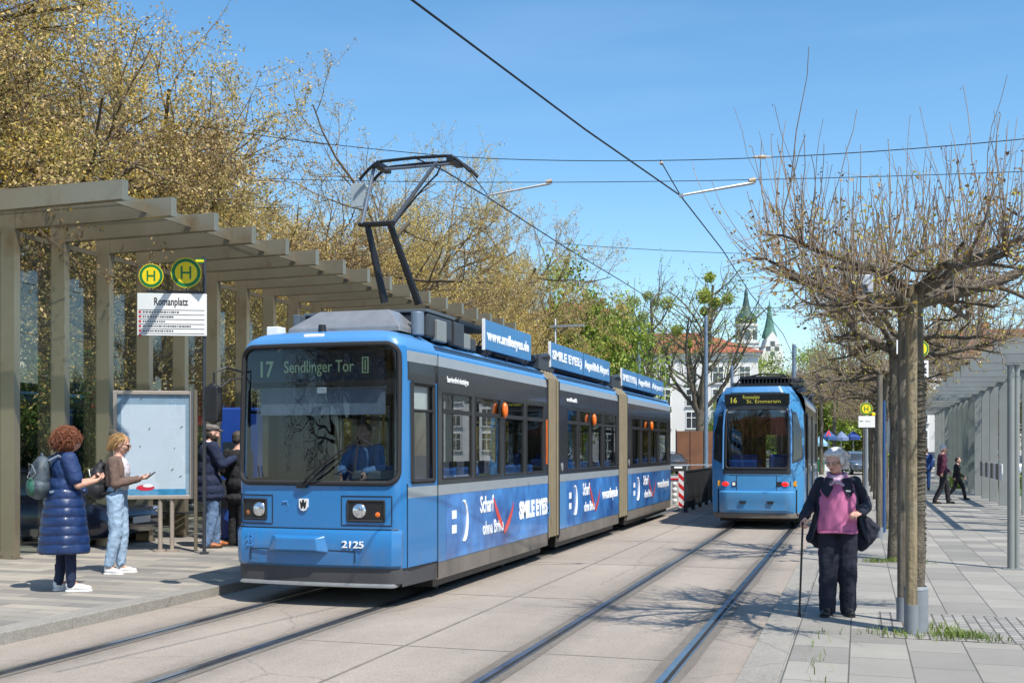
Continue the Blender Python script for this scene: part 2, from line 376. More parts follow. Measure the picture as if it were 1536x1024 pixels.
# expansion joints in the concrete
q = MB()
q.b2((-3.86, 2, .0), (-3.835, 34, .0045)); 
for y in (9.1, 12.5, 16.4, 20.6, 25.0, 29.6): q.b2((-5.0, y, 0), (-2.8, y + .008, .0042)); q.b2((-2.62, y, 0), (-1.48, y + .008, .0042))
struct(q.build('road_joint', JOINT))
def track(cx, g, label, x0=4.0, x1=60):
    t = thing('tram_track', label, 'tram track', (cx, 0, 0))
    for s in (-1, 1):
        r = MB(); ys = np.arange(x0, x1, 1.0)
        L = s * g / 2
        # rough dirty bed edge, slightly wavy
        va = []; fa = []
        for i, y in enumerate(ys):
            w = .135 + rnd.uniform(-.012, .018); va += [(L - w, y, .0045), (L + w + rnd.uniform(-.012, .012), y, .0045)]
            if i: k = 2 * i; fa.append((k - 2, k - 1, k + 1, k))
        r.add(va, fa, RAILBED); 
        b = r.build('rail_bed', None, t)
        r = MB(); r.b2((L - .045, x0, .001), (L + .012, x1, .012), RAILS); r.b2((L + .012, x0, .001), (L + .047, x1, .0062), GROOVE); r.b2((L + .047, x0, .001), (L + .062, x1, .011), RAILS)
        r.build('rail', None, t)
    return t
track(-5.70, 1.34, 'worn steel rails running under the long articulated tram')
track(-2.06, 1.30, 'shiny rails crossed by branch shadows, leading to the tram with red tail lights')

# grass tufts along the tree strip
def tufts(name, spots, m, n=26, h=.075, seed=3):
    r = random.Random(seed); q = MB()
    for (x, y, k) in spots:
        for i in range(int(n * k)):
            a = r.uniform(0, 6.28); px, py = x + r.gauss(0, .10), y + r.gauss(0, .06); l = r.uniform(.4, 1.2) * h; w = .004
            tx, ty = px + math.cos(a) * l * .7, py + math.sin(a) * l * .7; c, s_ = -math.sin(a) * w, math.cos(a) * w
            mx, my = (px * .6 + tx * .4), (py * .6 + ty * .4)
            q.add([(px - c, py - s_, PZR), (px + c, py + s_, PZR), (mx + c, my + s_, PZR + l * .7), (mx - c, my - s_, PZR + l * .7), (tx, ty, PZR + l)], [(0, 1, 2, 3), (3, 2, 4)])
    o = q.build(name, m); o['kind'] = 'stuff'; return o
WEED = leafmat('weed', (.10, .18, .03), (.22, .28, .05))
sp = [(.62 + .09 * i, 10.66 + rnd.uniform(-.1, .1), 1.0) for i in range(6)]
sp += [(-.3 + i * .2, 10.62 + rnd.uniform(-.05, .05), .25) for i in range(5)] + [(.35, 10.7, 1.6), (.75, 10.9, 3), (.92, 10.8, 3), (.66, 11.2, 2), (1.1, 10.62, 1.0), (2.5, 12.1, .5), (1.9, 12.15, .5)]
sp += [(-.38, 8.4 + i * .3, .12) for i in range(7)] + [(.5, 17.6, 4), (.8, 17.5, 4), (.2, 17.5, 4), (.6, 24.8, 4)]
tufts('weeds', sp, WEED)

# ------------------------------------------------------------------ left tram shelter
def shelter_left():
    t = thing('tram_shelter', 'long champagne-coloured steel shelter with stepped beams on the left platform', 'shelter', (0, 0, PZL))
    XP, XE, zt, bh, pw, dp = -11.92, -9.24, 5.17, .27, .27, .12
    N = 17; Y0 = 12.36; dY = 1.085
    for k in range(N):
        y = Y0 + k * dY; f = MB()
        poly = [(XP - pw, 0), (XP, 0), (XP, zt - bh - .02), (XE, zt - bh + .01), (XE, zt), (XP - pw, zt)]
        f.prism(poly, 'y', y, y + dp, STEEL)
        f.b2((XP - pw - .03, y - .02, 0), (XP + .03, y + dp + .02, .02), STEELD)
        f.b2((XE, y - .004, zt - bh), (XE + .012, y + dp + .004, zt + .004), STEEL)
        o = f.build('frame', None, t, bevel=.004)
        f = MB(); f.b2((XP + .012, y - .003, zt - bh + .0), (XP + .020, y - .001, zt - .0)); f.build('seam', STEELD, o)
        for bx_ in (-pw + .04, -.04):
            f = MB(); f.cyl((XP + bx_, y - .012, .045), .012, .014, ax='y', n=8); f.build('bolt', STEELD, o)
        if k < N - 1:
            g = MB(); g.b2((XP - pw + .01, y + dp, .12), (XP - pw + .018, y + dY, zt - bh - .06)); g.build('glass_panel', GLASS, t)
            r = MB(); r.b2((XP - pw, y + dp, zt - .075), (XE - .42, y + dY, zt - .05), RGLASS); r.b2((XE - .42, y + dp, zt - .2), (XE - .39, y + dY, zt - .05), STEEL)
            r.b2((XP - pw + .002, y + dp, zt - bh - .06), (XP - pw + .03, y + dY, zt - bh + .02), STEELD)
            r.build('roof_panel', None, t)
    return t
shelter_left()
# ------------------------------------------------------------------ right shelter
def shelter_right():
    t = thing('tram_shelter', 'grey steel shelter with stair-stepped beam ends on the far right pavement beyond the walkers', 'shelter', (0, 0, PZR))
    XE, XP, zt, bh = 2.50, 3.95, 3.84, .30
    for k in range(18):
        y = 23.5 + 2.45 * k; f = MB()
        poly = [(XE, zt - bh), (XP, zt - bh), (XP, 0), (XP + .24, 0), (XP + .24, zt - bh), (XP + 2.2, zt - bh), (XP + 2.2, zt), (XE, zt)]
        f.prism(poly[::-1], 'y', y, y + .14, GSTEEL)
        f.build('frame', None, t, bevel=.004)
        if k < 17:
            r = MB(); r.b2((XP + .02, y + .22, zt - .22), (XP + .12, y + 2.45, zt - .04)); r.build('edge_beam', GSTEEL, t)
            if 7 < k < 13:
                g = MB(); g.b2((XP + .16, y + .22, .15), (XP + .17, y + 2.45, zt - bh)); g.build('glass_panel', GLASS, t)
            if k == 6:
                g = MB()
                for i in range(8): g.b2((XP - .06, y - 3.6 + i * .75, .78), (XP - .02, y - 3.6 + i * .75 + .72, 1.25), [WHITE, DGREY][i % 2])
                g.build('striped_panel', None, t)
    return t
shelter_right()
# twin round pole at the near end of the right shelter
x, y = gnd(1520, 853, PZR)
t = thing('steel_post', 'twin round grey steel post standing on the pavement in front of the right shelter', 'post', (x, y, PZR))
for s in (0, 1):
    q = MB(); q.cyl((s * .075 - .03, s * .02, 0), .04 if s else .05, 2.86); q.cyl((s * .075 - .03, s * .02, 2.86), .055, .02); q.build('pole', GSTEEL, t, smooth=True)
q = MB(); q.b2((-.14, -.1, 0), (.12, .12, .012)); q.b2((-.1, -.06, 2.88), (.1, .08, 2.9)); q.build('plate', GSTEEL, t)

# ------------------------------------------------------------------ stop sign (left)
YEL = mat('sign yellow', (.85, .66, .01), .4, 0, .03); GRN = mat('sign green', (.005, .17, .05), .4, 0, .03)
def disc(t, o, r, right, up, H=True, name='stop_disc', letter='H'):
    r3, u3 = Vector(right), Vector(up); n = r3.cross(u3); O = Vector(o)
    q = MB()
    def ringm(r0, th, m, r1=0):
        k = 40; A = [O + (r3 * math.cos(2 * math.pi * i / k) + u3 * math.sin(2 * math.pi * i / k)) * r0 for i in range(k)]
        q.add(A + [a + n * th for a in A], [tuple(range(k, 2 * k)), tuple(range(k - 1, -1, -1))] + [(i, (i + 1) % k, k + (i + 1) % k, k + i) for i in range(k)], m)
    ringm(r, .012, YEL); ringm(r * .94, .016, GRN); ringm(r * .72, .020, YEL)
    d = q.build(name, None, t)
    if H:
        h = MB()
        for a, b in (((-.34, -.42), (-.22, .42)), ((.22, -.42), (.34, .42)), ((-.24, -.06), (.24, .06))):
            c = O + n * .022 + r3 * r * (a[0] + b[0]) / 2 + u3 * r * (a[1] + b[1]) / 2
            M = Matrix((r3, u3, n)).transposed()
            h.box(c, (r * (b[0] - a[0]), r * (b[1] - a[1]), .006), None, M=M)
        h.build('letter', GRN, d)
    return d
PRNT = mat('print', (.03, .03, .035), .6); PRED = mat('print red', (.55, .02, .03), .5)
D = 17.2; sx, sy = at(303, D)
t = thing('stop_sign', 'two round H discs above a white timetable board headed Romanplatz', 'stop sign', (sx, sy, PZL))
yawf = YAW + R(6)
t.rotation_euler.z = yawf
k = D / FPX
q = MB(); q.cyl((.03, .03, 0), .028, zat(385, D) - PZL, n=12); q.b2((-.85, .02, zat(441, D) - PZL + .02), (.03, .05, zat(441, D) - PZL + .05)); q.cyl((.03, .03, 0), .07, .03, n=14); q.build('pole', DGREY, t, smooth=True)
L = lambda px: (px - 303) * k
Z = lambda py: zat(py, D) - PZL
disc(t, (L(229), 0, Z(415)), 18 * k, (1, 0, 0), (0, 0, 1)); disc(t, (L(280.5), -.03, Z(410)), 22.5 * k, (1, 0, 0), (0, 0, 1))
for a_, b_ in ((229, 400), (280, 392)): q = MB(); q.b2((L(a_) - .01, .0, Z(440)), (L(a_) + .01, .02, Z(b_))); q.build('bracket', DGREY, t)
q = MB(); q.b2((L(294), -.02, Z(395)), (L(306), -.01, Z(388)), GRN); q.b2((L(294), -.024, Z(393)), (L(306), -.021, Z(390)), YEL); q.build('route_flag', None, t)
q = MB(); q.b2((L(209), -.02, Z(504)), (L(310), .02, Z(441))); bd = q.build('timetable_board', WHITE, t, bevel=.006)
text('Romanplatz', .165, 'lettering', PRNT, bd, (L(233), -.0215, Z(458.5)), bold=.003, fit=L(283) - L(233))
rr = random.Random(5)
for i, yy in enumerate((466, 473, 480, 487, 494, 501)):
    q = MB(); q.b2((L(211), -.0225, Z(yy - .6)), (L(307), -.0205, Z(yy + .2)), PRNT)
    if i < 5 or 1:
        q.b2((L(211), -.0225, Z(yy + 4.6)), (L(215), -.0205, Z(yy + 1.4)), PRED)
        x = 217.
        end = rr.choice([250, 262, 270, 285])
        while x < end and yy < 499: w = rr.uniform(1.2, 3.6); q.b2((L(x), -.0225, Z(yy + 4.2)), (L(x + w), -.0205, Z(yy + 2.0))); x += w + rr.uniform(.5, 1.3)
    q.mats = q.mats or [PRNT]
    q.build('timetable_line', None, bd)

# ------------------------------------------------------------------ poster display board
D = 17.6; bx, by = at(231, D)
t = thing('poster_board', 'framed display board with a pale blue poster beside the blonde person', 'display board', (bx, by, PZL), YAW + R(10))
k = D / FPX; L = lambda px: (px - 231) * k
FR = mat('board frame', (.42, .36, .30), .4, .4, .08); PALE = mat('poster paper', (.72, .79, .82), .35, 0, .05, 1.5)
q = MB()
x0, x1, z0, z1 = L(173), L(289), zat(748, D) - PZL, zat(586, D) - PZL
for a, b in (((x0, z0), (x0 + .06, z1)), ((x1 - .06, z0), (x1, z1)), ((x0 + .06, z0), (x1 - .06, z0 + .06)), ((x0 + .06, z1 - .06), (x1 - .06, z1))):
    q.b2((a[0], -.06, a[1]), (b[0], .07, b[1]))
q.build('frame', FR, t, bevel=.008)
q = MB(); q.b2((x0 + .055, -.02, z0 + .055), (x1 - .055, .05, z1 - .055)); q.build('backing', mat('board back', (.30, .42, .50), .4), t)
q = MB(); q.b2((x0 + .12, -.026, z0 + .14), (x1 - .13, -.0205, z1 - .22)); p = q.build('poster', PALE, t)
q = MB(); q.b2((x0 + .1, -.03, z0 + .06), (x1 - .12, -.0265, z0 + .16)); q.build('poster_band', mat('poster blue', (.06, .33, .55), .4, 0, .25, 5), t)
q = MB()
c = Vector((L(219), -.03, zat(731, D) - PZL)); q.ell(c, (.14, .004, .05), mat('poster red', (.50, .02, .05), .5), 20, 8); q.ell(c + Vector((.04, -.004, .03)), (.08, .004, .025), WHITE, 16, 6)
for i in range(9):
    px_, py_ = rr.uniform(190, 275), rr.choice([600, 620, 640, 655, 670, 706, 712, 716]) + rr.uniform(-4, 4)
    a = rr.uniform(.4, 1.5); ln = rr.uniform(.01, .05)
    cc = Vector((L(px_), -.029, zat(py_, D) - PZL)); q.box(cc, (ln, .002, .012), PRNT, M=Matrix.Rotation(-a, 3, 'Y'))
q.build('poster_print', None, t)
q = MB(); q.b2((x0 + .05, -.032, z0 + .05), (x1 - .05, -.0305, z1 - .05)); q.build('glass_cover', glassmat('poster glass', (.96, .98, 1), .04), t)
for px_ in (240, 257):
    q = MB(); q.tube([(L(px_), .0, z0), (L(px_), .0, .03)], .035, n=12); q.cyl((L(px_), 0, 0), .11, .035, n=16); q.build('leg', FR, t, smooth=True)
q = MB(); q.b2((x1 - .0, -.03, 0), (x1 + .05, .06, z1 + .02)); q.build('side_post', STEELD, t)

# ------------------------------------------------------------------ blue ticket machine, bench
tx, ty = at(346, 19.6)
t = thing('ticket_machine', 'tall dark blue ticket machine that the man in the cap is using', 'ticket machine', (tx + .22, ty, PZL), YAW)
TB = mat('ticket blue', (.012, .05, .25), .35, 0, .05, coat=.3)
q = MB(); q.b2((-.32, -.2, .05), (.32, .25, 2.35)); q.build('cabinet', TB, t, bevel=.03)
q = MB(); q.b2((-.27, -.215, 1.2), (.10, -.202, 1.75)); q.build('screen', mat('screen', (.02, .03, .04), .1), t)
q = MB(); q.b2((-.30, -.215, .6), (.27, -.202, 1.1)); q.build('panel', DGREY, t)
q = MB(); q.b2((-.26, -.16, 0), (.26, .2, .05)); q.build('plinth', DGREY, t)
bx, by = at(272, 20.6)
t = thing('bench', 'dark wire bench seen under the poster board inside the shelter', 'bench', (bx, by, PZL), YAW)
q = MB()
for i in range(7): q.b2((-.75, -.22 + i * .065, .44), (.75, -.18 + i * .065, .465))
q.build('seat', DGREY, t)
q = MB()
for i in range(5): q.b2((-.75, .25, .52 + i * .08), (.75, .27, .56 + i * .08))
q.build('backrest', DGREY, t)
for s in (-.65, .65):
    q = MB(); q.tube([(s, -.2, .0), (s, -.2, .44), (s, .24, .44), (s, .27, .9)], .02); q.tube([(s, .22, 0), (s, .22, .44)], .02); q.build('leg', DGREY, t)

# ------------------------------------------------------------------ fence and striped marker between the tracks
fx, fy = gnd(1027, 768)
ex, ey = fx + .06, fy + 5.8
t = thing('black_fence', 'dark slatted fence panel between the two trams behind the red and white marker', 'fence', (fx, fy, 0))
FB = mat('fence black', (.018, .018, .018), .6, 0, .3, 3)
q = MB()
i = 0
while i * .105 < 5.8: q.b2((-.012, .04 + i * .105, .14), (.012, .04 + i * .105 + .092, 1.10)); i += 1
q.build('slats', FB, t)
q = MB(); q.b2((-.03, 0, 1.10), (.03, 5.8, 1.14)); q.b2((-.03, 0, .10), (.03, 5.8, .14)); q.build('rail', FB, t)
for i in range(5):
    q = MB(); q.b2((-.03, i * 1.44 - .01, 0), (.03, i * 1.44 + .03, .10) if i else (.03, .03, 1.14)); q.b2((.035, i * 1.44, 0), (.075, i * 1.44 + .05, .75)); q.build('post', DGREY, t)
mk = thing('striped_marker', 'red and white striped marker board at the end of the dark fence', 'marker board', (fx - .09, fy - .05, 0), R(8))
q = MB(); q.b2((-.07, -.012, .12), (.07, .012, 1.12)); q.build('board', WHITE, mk, bevel=.004)
RED = mat('marker red', (.62, .02, .025), .4)
for i in range(4):
    z = .16 + i * .26; q = MB(); q.prism([(-.07, z + .15), (-.07, z + .03), (.07, max(z - .10, .13)), (.07, z + .02)][::-1], 'y', -.0155, -.0125); q.build('stripe', RED, mk)
q = MB(); q.cyl((0, .03, 0), .02, 1.1); q.build('post', GAL, mk)
# small signal box and stacked white lamps beside it
ux, uy = gnd(1012, 757)
t = thing('signal_cabinet', 'low white cabinet with a red lid between the tram tail and the striped marker', 'cabinet', (ux, uy, 0))
q = MB(); q.b2((-.12, -.1, 0), (.12, .1, .78)); q.build('cabinet_body', mat('cab grey', (.5, .5, .48), .5), t, bevel=.01)
q = MB(); q.b2((-.14, -.12, .78), (.14, .12, .83)); q.build('lid', RED, t)
for i in range(4): q = MB(); q.ell((0.02, -.105, .14 + i * .17), (.065, .03, .065)); q.build('lamp', WHITE, t, smooth=True)

# ------------------------------------------------------------------ overhead wires
WIRE = mat('wire', (.02, .02, .025), .5, .4)
def wire(label, pts, r=.012, name='overhead_wire', m=None):
    q = MB(); q.tube(pts, r, n=6); return tag(q.build(name, m or WIRE), label, 'overhead wire')
def P(px, py, d): a = at(px, d); return Vector((a[0], a[1], zat(py, d)))
wire('thick contact wire sweeping from the top of the photo down over the right track', [(-3.32, 5.2, 4.97), (-3.07, 7.3, 4.96), (-2.62, 10.8, 4.935), (-2.17, 14.05, 4.95), (-2.10, 18, 4.93), (-2.16, 23.4, 4.95), (-2.05, 32, 4.95), (-2.3, 45, 4.95)], .0095)
p0 = P(666, 256, 15.6); p1 = P(730, 295, 17.2); p2 = P(930, 420, 26.2)
wire('contact wire running from the raised pantograph back over the long tram', [(-5.75, 13.9, 5.675), tuple(p0), tuple(p1), tuple((p1 + p2) / 2 + Vector((0, 0, -.03))), tuple(p2), tuple(p2 + (p2 - p1) * 1.6)], .010)
def sag(a, b, n=12, s=.12): return [tuple(a.lerp(b, i / n) + Vector((0, 0, -s * 4 * (i / n) * (1 - i / n)))) for i in range(n + 1)]
A = P(300, 190, 18.5); B = P(694, 236, 16.8); C_ = P(1620, 200, 12.8)
wire('upper span wire crossing the sky from the yellow trees to the right edge', sag(A, B, 6, .04)[:-1] + sag(B, C_, 14, .16), .006)
wire('lower span wire across the sky holding the two slanting arms', sag(P(400, 268, 18), P(1620, 254, 12.8), 16, .10), .005)
wire('thin far span wire low across the sky above the red roof', sag(P(820, 364, 40), P(1300, 384, 36), 8, .1), .010)
wire('thinnest far span wire just left of the church towers', sag(P(1060, 462, 60), P(1300, 458, 60), 8, .05), .018)
wire('hanger cable dropping from the upper span wire to the left slanting arm', [tuple(P(700, 252, 16.5)), tuple(P(732, 293, 17.0))], .007)
wire('bridle cable dropping from the upper span wire to the right contact wire', [tuple(P(990, 240, 14.2)), tuple(P(1020, 292, 14.0))], .007)
for lb, a, b, d in (('left of two slanting steady arms holding a contact wire', (731, 293), (826, 275), 17.0), ('right of two slanting steady arms holding a contact wire', (1022, 293), (1131, 274), 14.0)):
    t = thing('steady_arm', lb, 'steady arm', tuple(P(*a, d)))
    o = Vector(t.location)
    q = MB(); q.tube([(0, 0, 0), tuple(P(*b, d) - o)], [.014, .022], n=8); q.build('arm', GAL, t)
    q = MB(); e = P(*b, d) - o; q.tube([tuple(e * .93 + Vector((0, 0, .03))), tuple(e * 1.02 + Vector((0, 0, .03)))], [.03, .035], n=8); q.build('insulator', mat('insulator', (.45, .33, .22), .5), t)
    q = MB(); q.box((0, 0, -.005), (.05, .05, .04)); q.build('clamp', GAL, t)
for i, (px, py, d, lb) in enumerate(((1143, 235.5, 14.0, 'insulator rod on the upper span wire beside the bare pollard'), (992, 245, 14.2, 'small joint on the upper span wire above the thick contact wire'))):
    a = P(px - (13 if i == 0 else 3), py, d); b = P(px + (13 if i == 0 else 3), py, d)
    q = MB(); q.tube([a, a.lerp(b, .3), a.lerp(b, .32), a.lerp(b, .68), a.lerp(b, .7), b], [.012, .012, .025, .025, .012, .012], n=8)
    tag(q.build('wire_insulator', mat('insulator', (.45, .33, .22), .5)), lb, 'insulator')
# catenary masts in the distance
MAST = mat('mast blue grey', (.16, .22, .30), .45, .3)
for px, pt, pb, d, r, lb in ((1059, 474, 700, 62, .10, 'slim blue mast standing left of the mistletoe tree trunk'), (958, 490, 700, 66, .12, 'grey mast with a rounded top in front of the red roof'), (1191, 516, 700, 60, .10, 'grey mast rising just right of the second tram roof'), (833, 478, 690, 45, .04, 'thin white lamp mast above the middle advert board'), (1098, 548, 690, 58, .08, 'short mast behind the second tram roof')):
    x, y = at(px, d)
    t = thing('mast', lb, 'mast', (x, y, 0)); h = zat(pt, d)
    q = MB(); q.tube([(0, 0, 0), (0, 0, h - .05), (0, 0, h)], [r * 1.25, r, r * .3], n=12); q.build('pole', MAST if px != 833 else GAL, t, smooth=True)
    q = MB(); q.cyl((0, 0, 0), r * 2, .2); q.build('base', GAL, t)
    if px == 833: q = MB(); q.b2((-.2, -.1, h - .35), (1.2, .1, h - .27)); q.build('lamp_head', GAL, t)
# ------------------------------------------------------------------ trams
PB = mat('tram blue', (.020, .170, .42), .32, 0, .07, .7, coat=.5)
PB2 = mat('tram light blue', (.075, .24, .50), .35, 0, .07, .7, coat=.4)
for _m in (PB,): stain(_m, (.16, .13, .10), .55, .40, .75, (5, 5, .8), (.30, 1.0)); stain(_m, (.10, .22, .42), .35, .62, .70, (14, 14, 3))
PGR = mat('tram grey band', (.26, .29, .31), .45, 0, .06)
PBK = mat('tram black band', (.02, .021, .024), .3, 0, .03, coat=.3)
SKIRT = mat('tram skirt', (.055, .055, .06), .6, 0, .2, 2)
SKIRTD = mat('tram dirty skirt', (.15, .13, .11), .75, 0, .3, 1.5)
PB3 = mat('tram mid blue', (.05, .23, .46), .35, 0, .07, .7, coat=.4); stain(PB3, (.16, .14, .12), .5, .45, .75, (5, 5, .8), (.3, .9))
ADB = mat('advert blue', (.020, .10, .42), .3, 0, .45, 1.6, coat=.4, col2=(.05, .21, .50))
stain(ADB, (.16, .14, .11), .5, .45, .75, (5, 5, .8), (.40, .8))
TANSH = mat('bellows fold shade', (.06, .045, .025), .75, 0, .12, 3)  # dark brown: shade in the gaps between pleats put into the fabric colour
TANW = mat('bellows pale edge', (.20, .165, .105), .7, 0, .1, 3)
WGL = glassmat('tram window glass', (.82, .86, .86), .03)
WSH = glassmat('windscreen glass', (.46, .53, .58), .02); WSH2 = glassmat('rear screen glass', (.34, .42, .48), .05)
DINT = mat('tram interior dark', (.06, .065, .075), .7); SEATB = mat('seat blue', (.02, .12, .42), .7, 0, .15, 12)
POLEY = mat('pole yellow', (.75, .45, .03), .35); LINO = mat('tram floor', (.10, .10, .11), .6)
CEIL = mat('tram ceiling', (.45, .46, .46), .6)
WTX = mat('white lettering', (.85, .86, .86), .5, 0, .02)
ORG = mat('orange lamp', (.80, .16, .01), .3, 0, .1, coat=.5)
CHR = mat('chrome', (.75, .77, .8), .12, .95, .03)
LED = mat('led green', (.02, .05, .02), .5, emit=(.30, .46, .32), estr=.38); LEDY = mat('led yellow', (.05, .05, .0), .5, emit=(.70, .66, .10), estr=.5)
EXHW = 1.07

def interp(v, pts):
    xs = [p[0] for p in pts]; ys = [p[1] for p in pts]; return float(np.interp(v, xs, ys))
def nose(root, cfg):
    """front/back shell: plan curve (x -> y) per height, cut out for the windscreen"""
    plan = cfg['plan']                      # (|x|, y) from centre to W
    W = cfg['W']; Wn = cfg['Wn']; L = cfg['L']
    def yf(x, z):
        return interp(min(abs(x), Wn), plan) + interp(z, cfg['off'])
    # s parameter: -1..1 along plan curve; 0..sf is the front, the rest the side run to (W, L)
    fr = [i / 34 for i in range(35)]
    cp = [(x, interp(x, plan)) for x in [Wn * f for f in fr]]
    ne = 14; ysd = cp[-1][1]
    side = [(Wn + (W - Wn) * (i / ne), ysd + (L - ysd) * (i / ne)) for i in range(1, ne + 1)]
    half = cp + side; us = list(range(-(len(half) - 1), len(half)))
    zs = cfg['zs']
    def fn(u, z):
        x, y = half[abs(int(u))]; sg = -1 if u < 0 else 1
        inset = interp(z, cfg['inset']); of = interp(z, cfg['off'])
        k = max(0, 1 - (y - 0) / L); x2 = x * (1 - inset / W); y2 = y + of * (1 - y / L)
        return (sg * x2, y2, z)
    def xy(u, v):
        a = half[min(abs(int(math.floor(u))), len(half) - 1)]; b = half[min(abs(int(math.ceil(u))), len(half) - 1)]
        return ((a[0] + b[0]) / 2 * (-1 if u < 0 else 1), (a[1] + b[1]) / 2)
    scr = cfg['screen']; sw = cfg.get('side_windows', [])
    def inrr(x, z, rc, g=0):
        x0, x1, z0, z1, r = rc; x0 -= g; x1 += g; z0 -= g; z1 += g
        if not (x0 < x < x1 and z0 < z < z1): return False
        dx = max(x0 + r - x, 0, x - (x1 - r)); dz = max(z0 + r - z, 0, z - (z1 - r)); return dx * dx + dz * dz < r * r
    def onfront(u): return abs(u) < len(cp) - 1
    def keep(u, z):
        x, y = xy(u, z)
        if onfront(u) and inrr(x, z, scr): return False
        if not onfront(u):
            for (y0, y1, z0, z1) in sw:
                if y0 < y < y1 and z0 < z < z1: return False
        return True
    def mf(u, z):
        x, y = xy(u, z)
        if 'matf' in cfg: return cfg['matf'](x, y, z, onfront(u))
        return PB
    sh = surf(fn, us, zs, keep, mf); shell = sh.build('front_shell', None, root, smooth=True, angle=50)
    # windscreen
    def gfn(u, z):
        x, y, zz = fn(u, z); return (x, y + .012, zz)
    gz = [scr[2] - .01 + (scr[3] - scr[2] + .02) * i / 30 for i in range(31)]
    g = surf(gfn, us, gz, lambda u, z: onfront(u) and inrr(xy(u, z)[0], z, scr, .01)); ws = g.build('windscreen', cfg.get('glass', WSH), root, smooth=True, angle=181)
    # rubber gasket
    x0, x1, z0, z1, r = scr; pts = []
    for cx, cz, a0 in ((x1 - r, z1 - r, 0), (x0 + r, z1 - r, 90), (x0 + r, z0 + r, 180), (x1 - r, z0 + r, 270)):
        for i in range(9): a = R(a0 + i * 11.25); pts.append((cx + r * math.cos(a), cz + r * math.sin(a)))
    dense = []
    for i, p in enumerate(pts):
        n = pts[(i + 1) % len(pts)]; k = max(1, int(math.hypot(n[0] - p[0], n[1] - p[1]) / .05))
        for j in range(k): dense.append((p[0] + (n[0] - p[0]) * j / k, p[1] + (n[1] - p[1]) * j / k))
    q = MB(); q.tube([(x * (1 - interp(z, cfg['inset']) / W), yf(x, z) - .005, z) for x, z in dense], cfg.get('gr', .026), n=8, closed=True); q.build('gasket', RUB, root, smooth=True)
    # side windows
    for sg in (-1, 1):
        for (y0, y1, z0, z1) in sw:
            def sp(y, z, off=0): 
                f = (y - ysd) / (L - ysd); x = Wn + (W - Wn) * f; return (sg * (x * (1 - interp(z, cfg['inset']) / W) + off), y, z)
            f = MB(); q4 = [(y0, z0), (y1, z0), (y1, z1), (y0, z1)]
            for a, b in ((0, 1), (1, 2), (2, 3), (3, 0)):
                A, B = q4[a], q4[b]; f.tube([sp(*A), sp(*B)], .03, n=6)
            zt = z0 + (z1 - z0) * .72
            if cfg.get('transom', 1): f.tube([sp(y0, zt), sp(y1, zt)], .018, n=6)
            w = f.build('window', RUB, root)
            p = MB(); p.add([sp(a, b, -.01) for a, b in q4], [(0, 1, 2, 3)]); p.build('pane', WGL, w)
            if cfg.get('blind') and sg == 1:
                p = MB(); p.add([sp(a, b, -.03) for a, b in ((y0 + .03, zt + .02), (y1 - .1, zt + .02), (y1 - .1, z1 - .03), (y0 + .03, z1 - .03))], [(0, 1, 2, 3)]); p.build('blind', CEIL, w)
    return fn, yf, half

